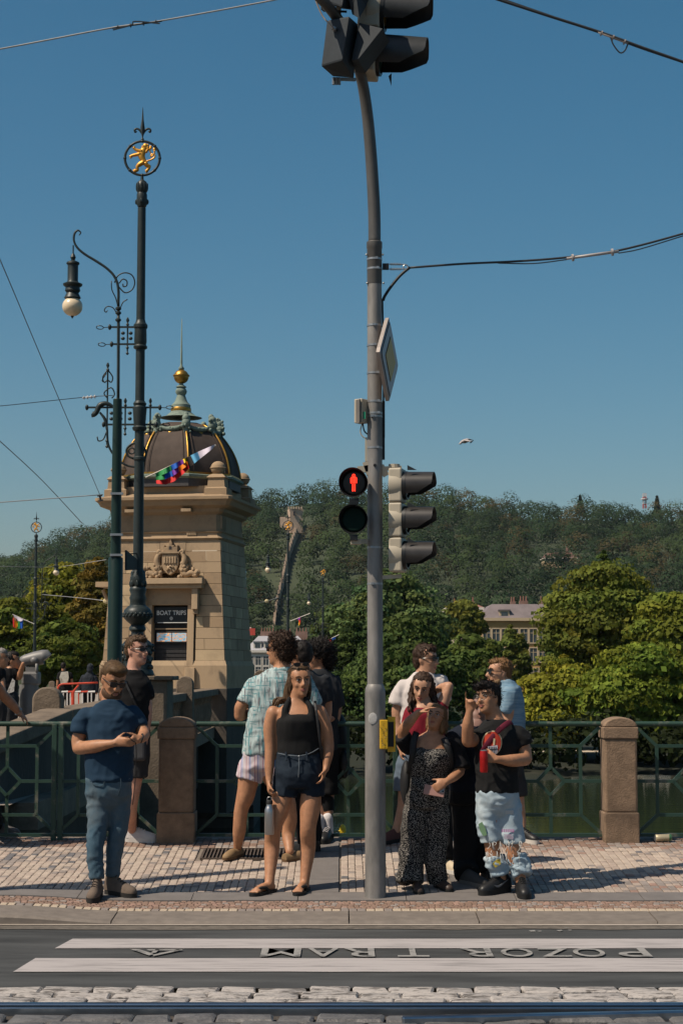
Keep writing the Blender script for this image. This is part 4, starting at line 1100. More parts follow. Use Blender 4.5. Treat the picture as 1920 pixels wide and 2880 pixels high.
m = MB(); m.ell((MX - .02, MY - .0795, zm_(2020)), (.035, .004, .045), None, 10, 8); m.build('sticker_residue', M('paper_residue', (.42, .40, .38), .9, var=.2, scale=60), mast)

# span wire held by the mast
t, P = wire('span wire held by the mast, with white insulator towards the right edge', [(1150, 753, MY), (1300, 742, MY), (1450, 735, MY), (1592, 724, MY), (1735, 705, MY), (1930, 654, MY), (2100, 600, MY)], .009)
insul(t, W(1592, 727, MY), W(1738, 707, MY), .022, 2, M('insulator_grey', (.36, .33, .32), .4))
m = MB(); m.tube([W(1400, 740, MY), W(1500, 741, MY), W(1592, 730, MY)], .005, 5, sub=4); m.tube([W(1738, 712, MY), W(1800, 700, MY), W(1930, 660, MY)], .005, 5, sub=4); m.build('strand', m_wire, t)
m = MB(); m.box(Q(1084, 750), (.05, .04, .045)); m.build('anchor', m_black, t)
for s in (-7, 7):
    m = MB(); m.tube([Q(1094, 750 + s), Q(1140, 750 + s * .9)], .005, 6); m.build('tension_rod', m_galv, t)
    for k in range(6): 
        m = MB(); m.torus(Q(1100 + k * 5, 750 + s), .010, .003, (1, 0, 0), 10, 4); m.build('spring_coil', m_galv, t)
m = MB(); m.torus(Q(1140, 751), .018, .005, (0, 1, 0), 14, 6); m.build('eye', m_galv, t)
m = MB(); m.tube([Q(1152, 752), Q(1125, 775), Q(1100, 805), Q(1082, 832), Q(1077, 845)], .012, 7, sub=4); m.build('black_cable', m_black, t, smooth=True)

# priority road sign seen nearly edge on
m_sw, m_sy, m_sb = M('sign_white', (.33, .36, .38), .5, var=.04), M('sign_yellow', (.42, .29, .075), .5, var=.05), M('sign_rim', (.36, .31, .28), .5, .3, var=.1)
a, b_, c, d = Q(1086, 892, -.06), Q(1060, 990, -.02 - .30), Q(1088, 1130, -.06), Q(1112, 1022, .15)
sc_ = (a + c) / 2
sg = thing('priority_sign', 'yellow and white diamond priority road sign seen edge on', 'road sign', sc_)
yaw = math.radians(76); un = Vector((math.cos(yaw), math.sin(yaw), 0)); nn = Vector((math.sin(yaw), -math.cos(yaw), 0)); h_ = (a.z - c.z) / 2
def dia(k, off, r=.0):
    pts = []
    for ang in (0, 90, 180, 270):
        p = Vector((math.cos(math.radians(ang)), 0, math.sin(math.radians(ang)))); q = Vector((math.cos(math.radians(ang - 8)), 0, math.sin(math.radians(ang - 8)))); q2 = Vector((math.cos(math.radians(ang + 8)), 0, math.sin(math.radians(ang + 8))))
        for e in ((q * .90, p * .985, q2 * .90) if r else (p,)): pts.append(sc_ + (un * e.x + Vector((0, 0, e.z))) * h_ * k + nn * off)
    return pts
m = MB(); m.prism(dia(1.0, -.01, 1), nn * .028); m.build('plate', m_sb, sg)
m = MB(); m.prism(dia(.94, .018, 1), nn * .004); m.build('white_field', m_sw, sg)
m = MB(); m.prism(dia(.90, .022, 1), nn * .002); m.prism(dia(.885, .0235, 1), nn * .002); m.build('black_line', m_plate, sg)
m = MB(); m.prism(dia(.87, .0265, 1), nn * .002); m.build('white_face', m_sw, sg)
m = MB(); m.prism(dia(.545, .029), nn * .002); m.build('centre_line', m_plate, sg)
m = MB(); m.prism(dia(.52, .032), nn * .002); m.build('yellow_centre', m_sy, sg)
m = MB(); m.bar(sc_ + Vector((0, 0, .12)), (MX + .02, MY, sc_.z + .12), .03); m.bar(sc_ - Vector((0, 0, .12)), (MX + .02, MY, sc_.z - .12), .03); m.build('bracket', m_galv, sg)

# small control box
cb = thing('control_box', 'small beige control box with green label strapped to the mast', 'control box', Q(1016, 1190))
m = MB(); R30 = Matrix.Rotation(math.radians(-35), 3, 'Z'); m.box(Q(1015, 1157, -.02), (.075, .085, .19), R30); bevel(m.build('case', m_beige, cb), .006)
m = MB(); m.box(Q(1007, 1157, -.065), (.06, .012, .185), Matrix.Rotation(math.radians(-62), 3, 'Z')); m.build('front_cover', M('smoked_cover', (.14, .12, .10), .3), cb)
m = MB(); m.box(Q(1024, 1168, -.07), (.022, .004, .055), R30); m.build('green_label', M('green_sticker', (.02, .22, .13), .5), cb)
m = MB(); m.tube([Q(1018, 1192), Q(1013, 1215), Q(1022, 1230), Q(1032, 1232)], .005, 6, sub=4); m.build('conduit', m_beige, cb, smooth=True)
m = MB(); m.tube([Q(1020, 1192), Q(1024, 1212), Q(1034, 1222)], .006, 6, sub=4); m.build('cable', m_black, cb, smooth=True)

# yellow push-button box
m_yel = M('button_yellow', (.62, .36, .02), .45, var=.12, scale=12)
yb2 = thing('push_button_box', 'yellow pedestrian push button box with scribbles on the mast', 'push button', Q(1090, 2065))
m = MB(); m.box(Q(1076, 2065, -.02), (.062, .12, .222), Matrix.Rotation(math.radians(8), 3, 'Z')); bevel(m.build('case', m_yel, yb2), .006)
m = MB()
for p0, p1 in (((1089, 2026), (1111, 2027)), ((1089, 2104), (1111, 2103))): m.bar(Q(*p0, .02), Q(*p1, .02), .02, .06)
m.bar(Q(1109, 2028, .02), Q(1109, 2102, .02), .014, .05, up=(0, 1, 0)); bevel(m.build('guard_frame', m_yel, yb2), .003)
m = MB(); m.box(Q(1098, 2065, .03), (.045, .05, .19)); m.build('button_panel', m_black, yb2)
m = MB()
for k in range(9):
    x, y = random.uniform(1068, 1082), 2034 + k * 7; m.tube([Q(x, y, -.09), Q(x + random.uniform(-4, 6), y + 3, -.09), Q(x + random.uniform(-2, 6), y + 7, -.09), Q(x + 1, y + 9, -.09)], .0014, 4, sub=3)
m.build('scribble', m_plate, yb2)

# ------------------------------------------------------------------ traffic lights
m_sblk = M('signal_black', (.012, .013, .014), .4, var=.2, scale=8)
m_visor = M('visor_black', (.035, .032, .031), .38, .15, var=.2, scale=14, stretch=(1, 1, 1))
m_lred, m_lamb, m_lgrn = M('lens_red', (.10, .012, .010), .2), M('lens_amber', (.12, .06, .01), .2), M('lens_green', (.004, .016, .013), .7, spec=.1)
def visor(c, fwd, R, L, cut, n=20, th=.004, up=Vector((0, 0, 1))):
    """Open tube hood around a lens; its lower edge is cut back."""
    m = MB(); f = Vector(fwd).normalized(); s = f.cross(up).normalized(); u = s.cross(f)
    rings = []
    a0, a1 = math.radians(-38), math.radians(218)
    vs = []
    for k in range(n + 1):
        a = a0 + (a1 - a0) * k / n; d = s * math.cos(a) + u * math.sin(a)
        low = max(0.0, min(1.0, (.05 - math.sin(a)) / .75)); ln = L * (1 - cut * low)
        tp = .94
        vs += [c + d * R, c + d * R * tp + f * ln, c + d * (R - th) * tp + f * ln, c + d * (R - th)]
    fs = []
    for k in range(n):
        for q in range(4): fs.append((4 * k + q, 4 * k + (q + 1) % 4, 4 * k + 4 + (q + 1) % 4, 4 * k + 4 + q))
    fs += [(0, 1, 2, 3), (4 * n, 4 * n + 1, 4 * n + 2, 4 * n + 3)]
    return m.add(vs, fs)
def signal_head(name, label, c_top, fwd, mh, wd, dp, mats, R, L, n=3, vis_mat=None, bowl=True):
    """Traffic light: a stack of lamp modules, each with bowl, ring, lens and hood. c_top = top centre of the housing."""
    f = Vector(fwd).normalized(); s = f.cross(Vector((0, 0, 1))).normalized(); up = s.cross(f)
    t = thing(name, label, 'traffic light', c_top - up * mh * n)
    RM = Matrix((s, f, up)).transposed()
    for k in range(n):
        c = c_top - up * mh * (k + .5)
        m = MB(); m.box(c, (wd, dp, mh - .006), RM); hb = bevel(m.build('lamp_housing', mats, t), .014)
        cf = c + f * dp / 2
        if bowl:
            m = MB(); rr = []
            for r_, o_ in ((R * 1.25, -.10), (R * 1.22, -.05), (R * 1.13, -.01), (R * 1.08, .004)): rr.append([cf + (s * math.cos(2 * math.pi * q / 24) * r_ + up * math.sin(2 * math.pi * q / 24) * r_) + f * o_ for q in range(24)])
            m.loft(rr); m.build('bowl', mats, hb, smooth=True, sharp=50)
        m = MB(); rr = [[cf + (s * math.cos(2 * math.pi * q / 24) + up * math.sin(2 * math.pi * q / 24)) * r_ + f * o_ for q in range(24)] for r_, o_ in ((R * 1.15, .0), (R * 1.15, .03), (R, .03), (R, .012))]
        m.loft(rr, caps=False); m.build('lens_ring', m_sblk, hb, smooth=True, sharp=40)
        m = MB(); rr = [[cf + (s * math.cos(2 * math.pi * q / 24) + up * math.sin(2 * math.pi * q / 24)) * r_ + f * o_ for q in range(24)] for r_, o_ in ((R, .01), (R * .7, .026), (R * .3, .034), (.002, .036))]
        m.loft(rr); m.build('lens', (m_lred, m_lamb, m_lgrn)[k % 3], hb, smooth=True)
        visor(cf + f * .025, f, R * 1.12, L, .62, up=up).build('hood', vis_mat or m_visor, hb, smooth=True, sharp=40)
    return t
# beige three-lamp signal facing along the street
fw2 = Vector((math.cos(math.radians(14)), -math.sin(math.radians(14)), 0))
top = Q(1112, 1318, .02)
sig = signal_head('traffic_light', 'beige three lamp traffic light facing right on the mast, black hoods', top + fw2 * .015, fw2, .272, .20, .105, m_beige, .098, .215)
m = MB(); m.bar(Q(1072, 1318), Q(1128, 1316, .02), .035, .03); m.tube([Q(1108, 1316, .02), Q(1108, 1306, .02)], .045, 12); m.bar(Q(1070, 1310), Q(1086, 1338), .03, .05); m.build('top_bracket', m_beige, sig)
m = MB(); m.bar(Q(1072, 1624), Q(1128, 1620, .02), .03, .03); m.build('bottom_bracket', m_beige, sig)
# back shields between hoods
for py in (1308, 1412, 1512):
    m = MB(); m.prism([Q(1145, py, -.11), Q(1172, py + 14, -.11), Q(1145, py + 14, -.11)], (0, .004, 0)); m.build('shield_tab', m_plate, sig)
# pedestrian light: two round lamps facing us, red man lit
pl = thing('pedestrian_light', 'round black pedestrian light showing a lit red standing man', 'traffic light', Q(995, 1505, -.1))
pf = Vector((-.18, -1, -.03)).normalized(); ps = pf.cross(Vector((0, 0, 1))).normalized(); pu = ps.cross(pf)
for py, kind in ((1358, 'red'), (1461, 'green')):
    c = Q(995, py, -.14)
    cyl = lambda m, pr: m.loft([[c + (ps * math.cos(2 * math.pi * q / 32) + pu * math.sin(2 * math.pi * q / 32)) * r_ + pf * o_ for q in range(32)] for r_, o_ in pr], caps=True)
    m = MB(); cyl(m, ((.075, -.10), (.095, -.09), (.106, -.02), (.106, .0)))
    hb = m.build('lamp_housing', m_sblk, pl, smooth=True, sharp=40)
    m = MB(); m.loft([[c + (ps * math.cos(2 * math.pi * q / 32) + pu * math.sin(2 * math.pi * q / 32)) * r_ + pf * (o_ + (.05 * max(0, math.sin(2 * math.pi * q / 32)) if o_ > .01 else 0)) for q in range(32)] for r_, o_ in ((.108, .0), (.115, .03), (.111, .03), (.103, .0))], caps=False); m.build('rim', m_sblk, hb, smooth=True, sharp=40)
    m = MB(); cyl(m, ((.102, .0), (.08, .004), (.002, .006))); m.build('lens', m_lgrn if kind == 'green' else m_sblk, hb, smooth=True)
    if kind == 'red':
        m_led = emit_mat('red_led', (1.0, .035, .015), 2.2)
        def lq(x, y): return c + ps * (-x) + pu * y + pf * .010
        sgn = 1.0
        def segm(nm, pts, r=.0042):
            m = MB(); m.tube([lq(x, y) for x, y in pts], r, 6); m.build(nm, m_led, hb)
        segm('lit_head', [(.009 * math.cos(a), .056 + .009 * math.sin(a)) for a in np.linspace(0, 6.28, 10)], .0045)
        segm('lit_arm', [(-.022, .038), (-.022, -.004)]); segm('lit_arm', [(.022, .038), (.022, -.004)])
        segm('lit_shoulders', [(-.02, .041), (.02, .041)])
        segm('lit_body', [(-.010, .036), (-.010, -.002), (.010, -.002), (.010, .036)]); segm('lit_body', [(0, .034), (0, .0)], .0035)
        segm('lit_leg', [(-.008, -.008), (-.008, -.066)], .0048); segm('lit_leg', [(.008, -.008), (.008, -.066)], .0048)
for py, w in ((1410, .07), (1512, .06)):
    m = MB(); m.box(Q(995, py, -.13), (w, .06, .045)); m.build('spacer', m_sblk, pl)
m = MB(); m.box(Q(1000, 1524, -.08), (.08, .1, .04)); m.bar(Q(990, 1523, -.08), Q(1040, 1523, 0), .04, .035); m.build('bottom_bracket', m_beige, pl)
m = MB(); m.bar(Q(1005, 1322, .0), Q(1036, 1318, 0), .05, .05); m.bar(Q(1026, 1300), Q(1038, 1335), .04, .05, up=(0, 1, 0)); m.build('top_bracket', m_beige, pl)
# overhead pair: beige signal facing right and dark signal with a wedge hood facing us
fw3 = Vector((math.cos(math.radians(8)), -math.sin(math.radians(8)), -.10)).normalized()
mh3 = .36
t3 = signal_head('traffic_light', 'large overhead traffic light with black hoods facing right on the arm', Q(1065, 215, -.12) + Vector((0, 0, mh3 * 3)), fw3, mh3, .30, .17, m_beige, .145, .36, vis_mat=M('hood_dark_grey', (.028, .03, .032), .45, var=.25, scale=8))
m = MB(); m.prism([Q(1092, 214, -.28), Q(1101, 205, -.30), Q(1100, 242, -.28)], (0, .006, 0)); m.build('shield_tip', m_plate, t3)
m_dgrey = M('signal_dark_grey', (.036, .042, .048), .75, spec=.2, var=.15, scale=6)
t4 = thing('traffic_light', 'large overhead dark grey traffic light seen from behind, cable plugged in', 'traffic light', Q(950, 215, -.3))
def hexpx(front, back): return [Q(*p) for p in front] + [Q(*p) for p in back]
# lower module: box seen from below and behind
fA = [(902, 188, -.55), (962, 170, -.75), (982, 44, -.75), (919, 58, -.55)]
bA = [(935, 216, -.28), (996, 222, -.48), (1008, 68, -.48), (940, 58, -.28)]
m = MB(); m.loft([[Q(*p) for p in fA], [Q(*p) for p in bA]]); bx_ = bevel(m.build('lamp_housing', m_dgrey, t4), .016)
m = MB(); m.loft([[Q(p[0], p[1], p[2]) for p in ((988, 170, -.66), (1006, 168, -.7), (1076, 80, -.74), (1010, 64, -.62))], [Q(p[0], p[1], p[2]) for p in ((999, 204, -.3), (1028, 206, -.34), (1096, 116, -.4), (1012, 66, -.3))]]); bevel(m.build('wedge_hood', m_dgrey, bx_), .006)
fB = [(924, 8, -.5), (960, 22, -.7), (985, -110, -.7), (930, -110, -.5)]
bB = [(950, 24, -.25), (1005, 30, -.45), (1020, -110, -.45), (950, -110, -.25)]
m = MB(); m.loft([[Q(*p) for p in fB], [Q(*p) for p in bB]]); bevel(m.build('lamp_housing', m_dgrey, t4), .016)
m = MB(); m.loft([[Q(*p) for p in ((975, -20, -.66), (1000, -20, -.7), (1010, 52, -.74), (990, 40, -.62))], [Q(*p) for p in ((985, -30, -.3), (1050, -40, -.34), (1030, 16, -.4), (1020, 10, -.3))]]); m.build('wedge_hood', m_dgrey, t4)
m = MB(); m.tube([Q(938, 82, -.7), Q(930, 70, -.72), Q(910, 50, -.7), Q(895, 20, -.7), Q(880, -20, -.7)], .006, 7, sub=4); m.build('cable', M('cable_pale', (.33, .27, .23), .5), t4, smooth=True)
m = MB(); m.tube([Q(942, 84, -.64), Q(938, 80, -.70)], .018, 10); m.build('cable_gland', m_galv, t4, smooth=True)
m = MB(); m.tube([Q(906, -20, -.5), Q(905, 26, -.5), Q(910, 30, -.5), Q(975, 33, -.5)], .009, 7); m.build('mounting_frame', m_plate, t4)
m = MB(); m.box(Q(952, 36, -.4), (.04, .05, .09)); m.build('coupling', m_beige, t4)
m = MB()
for dx in (0, 8, 16): m.tube([Q(938 + dx, 218, -.36), Q(938 + dx, 238, -.36)], .012, 7)
m.bar(Q(936, 222, -.36), Q(1000, 224, -.3), .03, .02); m.build('lower_coupling', m_galv, t4)

# unseen post added off-frame to cast the long shadow band across the setts
t = thing('shadow_post', 'slim grey post out of view beside the crossing, added to cast a long shadow band', 'post', (-4.55, 12.98, gz(-4.55, 12.98)))
m = MB(); m.lathe([(.075, gz(-4.55, 12.98) - .05), (.075, 6.2)], (-4.55, 12.98, 0), 14); m.build('tube', m_mast, t, smooth=True, sharp=40)
m = MB(); m.lathe([(.32, -.01), (.32, .01)], (-4.55, 12.88, 3.6), 24, Matrix.Rotation(math.pi / 2, 3, 'X')); m.build('post_disc', m_plate, t)
# ================================================================== hillside, its wood, far buildings
def interp(x, xs, ys): return float(np.interp(x, xs, ys))
SKX = [-700, -300, 0, 112, 180, 250, 308, 420, 690, 760, 880, 960, 1030, 1130, 1240, 1290, 1340, 1450, 1500, 1550, 1620, 1720, 1800, 1870, 1920, 2200, 2700]
SKY_ = [1640, 1610, 1572, 1528, 1504, 1484, 1470, 1430, 1400, 1388, 1372, 1376, 1374, 1376, 1376, 1390, 1402, 1412, 1424, 1432, 1420, 1422, 1430, 1430, 1424, 1440, 1500]
D0, D1 = 640.0, 1250.0
def hill_z(px, t):
    """Ground height of the hill in direction px, t = 0 foot .. 1 crest."""
    zc = ZP(interp(px, SKX, SKY_) + 42, D1)
    return -4 + (zc + 4) * (t ** .85)
m = MB(); pxs = list(range(-900, 2901, 60)); ts = list(np.linspace(0, 1, 14)); vs = []
for t in ts:
    Y = D0 + (D1 - D0) * t
    for px in pxs:
        vs.append((XP(px, 1600, Y), Y, hill_z(px, t)))
for px in pxs: vs.append((XP(px, 1600, D1 + 500), D1 + 500, hill_z(px, 1) - 90))
for px in pxs: vs.append((XP(px, 1600, D1 + 900), D1 + 900, -40))
n = len(pxs); m.add(vs, [(j * n + i, j * n + i + 1, (j + 1) * n + i + 1, (j + 1) * n + i) for j in range(len(ts) + 1) for i in range(n - 1)])
o = m.build('hill_terrain', M('hill_soil', (.035, .045, .020), .95, var=.3, scale=.02), smooth=True); o['kind'] = 'structure'
m = MB(); m.add([(-700, 380, -4.6), (900, 380, -4.6), (900, 660, -4.2), (-700, 660, -4.2)], [(0, 1, 2, 3)])
o = m.build('far_bank_ground', m_bank); o['kind'] = 'structure'

m_leaf = leaf_mat('foliage')
m_bark = M('bark', (.06, .045, .032), .9, var=.3, scale=6, bump=.6, bscale=12, bdist=.03)

def crown_cloud(centers, radii, tints, per, size, flat=.8, seed=3, vr=.28, jit=.45, front=.6):
    """Leaf clumps on and inside lumpy crowns: arrays of quads with a tint of their own."""
    g = np.random.default_rng(seed)
    n = len(centers); N = n * per
    C = np.repeat(np.asarray(centers, float), per, 0); R = np.repeat(np.asarray(radii, float), per, 0)
    d = g.normal(size=(N, 3)); d /= np.linalg.norm(d, axis=1)[:, None]
    d[:, 2] = np.where(d[:, 2] < -.45, -d[:, 2], d[:, 2])
    d[:, 1] = np.where(g.random(N) < front, -np.abs(d[:, 1]), d[:, 1])
    lump = 1 + .22 * vnoise(d * 2.2 + C * .37, 5) + .12 * vnoise(d * 5.1 + C * .61, 6)
    rad = (.72 + .30 * g.random(N) ** .6) * lump
    P = C + d * R * rad[:, None]
    nrm = d * np.array([1, 1, 1.2]) + g.normal(size=(N, 3)) * jit; nrm /= np.linalg.norm(nrm, axis=1)[:, None]
    a = np.cross(nrm, g.normal(size=(N, 3))); a /= np.linalg.norm(a, axis=1)[:, None]; b = np.cross(nrm, a)
    s = np.repeat(np.asarray(size, float) if np.ndim(size) else np.full(n, size), per) * (.6 + .8 * g.random(N))
    V = np.empty((N, 4, 3)); sa, sb = a * s[:, None], b * (s * flat)[:, None]
    V[:, 0] = P - sa; V[:, 1] = P - sb * .9; V[:, 2] = P + sa; V[:, 3] = P + sb * 1.1
    T_ = np.repeat(np.asarray(tints, float), per, 0) * (1 - vr + 2 * vr * g.random((N, 1)))
    Tn = T_ * (1 + .18 * vnoise(P / np.maximum(R, .1) * 2.1, 8))[:, None]
    return V.reshape(-1, 3), np.arange(N * 4).reshape(-1, 4), np.repeat(np.clip(Tn, .003, .5), 4, 0)

# the far hillside wood reads as one mass
g = np.random.default_rng(5)
cs, rs, tn, sz = [], [], [], []
CLEAR = [(1510, 1645, 1560, 1592)]
rows = 34
for r in range(rows):
    t = (r + .5) / rows; Y = D0 + (D1 - D0) * t
    px = -260 + g.random() * 40
    while px < 2180:
        sp = 12.5 * 5000 / Y
        x = px + g.normal() * sp * .2; tt = min(1, max(0, t + g.normal() * .008)); Yc = D0 + (D1 - D0) * tt
        rr = 7.6 * g.uniform(.6, 1.35)
        z = hill_z(x, tt) + rr * .75; c = (XP(x, 1600, Yc), Yc, z)
        py = CY0 + 450 - (z - 1.74) / Yc * 5000
        ok = not any(a < x < b and c0 < py + 14 < d for a, b, c0, d in CLEAR)
        wx = interp(py, [1500, 1600, 1800], [832, 806, 766])
        if abs(x - wx) < 7 + rr * 5000 / Yc * .8 and 1440 < py < 1800: ok = False
        if 1530 > py > 1425 and 795 < x < 868: ok = False
        if ok:
            cs.append(c); rs.append((rr, rr, rr * g.uniform(.8, 1.25)))
            k = g.random(); nz_ = float(vnoise(np.array([[x * .012, tt * 6, 1.3]]))[0])
            col = np.array([.017, .034, .013]) * g.uniform(.7, 1.35)
            if k < .10: col = np.array([.060, .050, .020]) * g.uniform(.7, 1.2)
            elif k < .3 or nz_ > .3: col = np.array([.034, .054, .018]) * g.uniform(.8, 1.25)
            tn.append(col); sz.append(.52)
        px += sp * 1.15
V, Fq, T_ = crown_cloud(cs, rs, tn, 370, np.array(sz), seed=9, vr=.10, jit=.22, front=.85)
o = finish('hillside_wood', arr_mesh('hillside_wood', V, Fq, T_), leaf_mat('far_foliage', .15)); o['kind'] = 'stuff'
setp(o, 'dense green wood covering the whole hillside')

# conifers and radio mast on the crest
def conifer(px, pyt, h, Y, lab):
    x = XP(px, pyt, Y); zt_ = ZP(pyt, Y)
    t = thing('conifer_tree', lab, 'tree', (x, Y, zt_ - h), 'conifers on the crest')
    m = MB(); m.lathe([(.5, zt_ - h), (.1, zt_ - 1)], (x, Y, 0), 6); m.build('trunk', m_bark, t)
    cc, rr, tt = [], [], []
    for k in range(9):
        f = k / 8; cc.append((x, Y, zt_ - h * .95 + h * .9 * f)); r_ = h * .27 * (1 - f) + .5; rr.append((r_, r_, h * .09)); tt.append((.012, .028, .014))
    V, Fq, T_ = crown_cloud(cc, rr, tt, 60, .9, seed=int(px))
    finish('crown', arr_mesh('crown', V - np.array(ROOT[t]), Fq, T_), m_leaf, t)
conifer(1630, 1396, 14, 1240, 'dark pointed conifer at the dip of the hill crest')
conifer(1846, 1397, 15, 1240, 'dark conifer just beside the red and white mast')
t = thing('radio_mast', 'slim red and white radio mast on the crest of the hill', 'radio mast', W(1811, 1428, 1250))
for k, (p0, p1) in enumerate(((1430, 1418), (1418, 1406), (1406, 1398), (1398, 1388))):
    w = 1.3
    m = MB()
    for a in (-1, 1):
        for b in (-1, 1): m.bar(W(1811, p0, 1250) + Vector((a * w / 1.3, b, 0)), W(1811, p1, 1250) + Vector((a * w / 1.3, b, 0)), .5)
    for q in np.linspace(0, 1, 4): m.bar(W(1811, p0, 1250).lerp(W(1811, p1, 1250), q) - Vector((1.2, 0, 0)), W(1811, p0, 1250).lerp(W(1811, p1, 1250), min(1, q + .3)) + Vector((1.2, 0, 0)), .4)
    m.build('mast_section', M('mast_red', (.42, .08, .07), .6) if k % 2 == 0 else M('mast_white', (.5, .48, .48), .6), t)
m = MB(); m.lathe([(2.6, ZP(1405, 1250)), (2.6, ZP(1402, 1250))], (XP(1811, 1403, 1250), 1250, 0), 10); m.build('platform', M('mast_white', (.5, .48, .48), .6), t)

# stepped crenellated wall up the hill, with its tower
m_wallst = M('hill_wall_stone', (.46, .34, .25), .9, var=.2, scale=.15)
WT = 1010.0
def wp(px, py, Y): return W(px, py, Y)
tw = thing('wall_tower', 'pale square crenellated tower of the old wall on the hill', 'tower', wp(828, 1478, WT))
m = MB(); m.box((XP(830, 1450, WT), WT, (ZP(1500, WT) + ZP(1433, WT)) / 2), (7.6, 6.5, ZP(1433, WT) - ZP(1500, WT)), Matrix.Rotation(.25, 3, 'Z')); m.build('wall', m_wallst, tw)
for k in range(6):
    m = MB(); m.box((XP(812 + k * 7.2, 1430, WT), WT - 3.6, ZP(1430, WT)), (.85, 1, 1.3)); m.build('merlon', m_wallst, tw)
m = MB(); m.box((XP(828, 1446, WT), WT - 4.1, ZP(1446, WT)), (1.1, .6, 2.4)); m.build('window', m_dark, tw)
m = MB(); m.box((XP(805, 1470, WT), WT - 2, ZP(1470, WT)), (7, 3, 6)); m.build('ruined_side', m_wallst, tw)
def hillY(px, py):
    lo = 650.0
    while lo < 1250 and hill_z(px, (lo - D0) / (D1 - D0)) < ZP(py, lo): lo += 4
    return lo
hw_ = thing('hill_wall', 'long stepped stone wall running down the wooded hill from its tower', 'wall', wp(766, 1800, 700))
pts = [(846, 1455), (838, 1482), (826, 1510), (815, 1540), (806, 1572), (800, 1600), (794, 1630), (786, 1660), (779, 1690), (774, 1725), (770, 1760), (767, 1800)]
for (a, p), (b, q) in zip(pts[:-1], pts[1:]):
    for s in range(3):
        f0, f1 = s / 3, (s + 1) / 3
        xa_, ya_ = a + (b - a) * f0, p + (q - p) * f0; xb2, yb3 = a + (b - a) * f1, p + (q - p) * f1
        Ya = hillY(xa_, ya_ + 24); Yb = hillY(xb2, yb3 + 24)
        A, B = W(xa_, ya_, Ya), W(xb2, yb3, Yb)
        m = MB(); m.hexa([(A.x - .5, A.y, A.z - 9), (A.x + .5, A.y, A.z - 9), (B.x + .5, B.y, A.z - 9), (B.x - .5, B.y, A.z - 9), (A.x - .5, A.y, A.z), (A.x + .5, A.y, A.z), (B.x + .5, B.y, A.z), (B.x - .5, B.y, A.z)]); m.build('wall_step', m_wallst, hw_)

# ------------------------------------------------------------------ buildings of the far bank
m_glassb = M('window_glass', (.045, .06, .07), .15, var=.3, scale=.4, spec=.6)
m_rtile = M('roof_tile_red', (.23, .11, .085), .85, var=.2, scale=.6)
m_slate = M('roof_slate', (.165, .135, .135), .7, var=.18, scale=.5)
m_chim = M('chimney_brick', (.22, .13, .10), .9, var=.2, scale=1)
def house(name, label, px0, px1, py_eave, py_base, Y, wallm, trim, roof, roof_px, nwin, rows, dep=16, chim=(), dorm=(), win=(1.25, 2.1)):
    x0, x1 = XP(px0, 1800, Y), XP(px1, 1800, Y); ze, zb = ZP(py_eave, Y), ZP(py_base, Y)
    t = thing(name, label, 'building', ((x0 + x1) / 2, Y, zb))
    m = MB(); m.box(((x0 + x1) / 2, Y + dep / 2, (ze + zb) / 2), (x1 - x0, dep, ze - zb)); m.build('wall', wallm, t)
    m = MB(); m.box(((x0 + x1) / 2, Y + dep / 2, ze), (x1 - x0 + 1.2, dep + 1.2, .55)); m.build('cornice', trim, t)
    zr = ZP(roof_px, Y); ins = (zr - ze) * .7
    m = MB(); m.hexa([(x0 - .5, Y - .5, ze + .28), (x1 + .5, Y - .5, ze + .28), (x1 + .5, Y + dep + .5, ze + .28), (x0 - .5, Y + dep + .5, ze + .28), (x0 + ins, Y + ins, zr), (x1 - ins, Y + ins, zr), (x1 - ins, Y + dep - ins * .5, zr), (x0 + ins, Y + dep - ins * .5, zr)]); ro = m.build('roof', roof, t)
    for cx, w, py1 in chim:
        m = MB(); x = XP(cx, 1800, Y + 5); w_ = w * Y / 5000; z1 = ZP(py1, Y + 5); m.box((x, Y + 5, (z1 + zr - 2) / 2), (w_, 1.2, z1 - zr + 2)); co = m.build('chimney', m_chim, ro)
        for k in range(max(1, int(w / 7))):
            m = MB(); m.lathe([(.18, z1), (.14, z1 + .9)], (x - w_ / 2 + (k + .5) * w_ / max(1, int(w / 7)), Y + 5, 0), 6); m.build('chimney_pot', m_rtile, co)
    for cx, py in dorm:
        m = MB(); x, z = XP(cx, 1800, Y), ZP(py, Y); m.box((x, Y + 1.2, z), (1.9, 2.6, 1.7)); do = m.build('dormer', trim, ro)
        m = MB(); m.box((x, Y - .12, z), (1.2, .1, 1.2)); m.build('pane', m_glassb, do)
        m = MB(); m.box((x, Y + 1.2, z + .95), (2.3, 3, .2)); m.build('dormer_roof', roof, do)
    for zr_ in rows:
        zc2 = ZP(zr_, Y)
        for k in range(nwin):
            x = x0 + (x1 - x0) * (k + .5) / nwin; w, h = win
            m = MB()
            for a, b, c, d in ((0, h / 2 + .1, w + .5, .22), (0, -h / 2 - .1, w + .5, .2), (-w / 2 - .1, 0, .2, h), (w / 2 + .1, 0, .2, h)): m.box((x + a, Y - .08, zc2 + b), (c, .24, d))
            fr = m.build('window', trim, t)
            m = MB(); m.box((x, Y - .02, zc2), (w, .1, h)); m.build('pane', m_glassb, fr)
            m = MB(); m.box((x, Y - .08, zc2), (.1, .06, h)); m.box((x, Y - .081, zc2 + h * .2), (w, .05, .09)); m.build('sash', trim, fr)
    return t
m_cream = M('facade_cream', (.52, .45, .36), .85, var=.08, scale=.3); m_trimc = M('trim_cream', (.58, .53, .46), .8, var=.05)
m_greyroof = M('roof_pale_grey', (.34, .33, .35), .55, var=.1, scale=.3)
m_ochre = M('facade_ochre', (.40, .235, .085), .85, var=.12, scale=.3); m_trimo = M('trim_ochre', (.50, .38, .24), .8, var=.06)
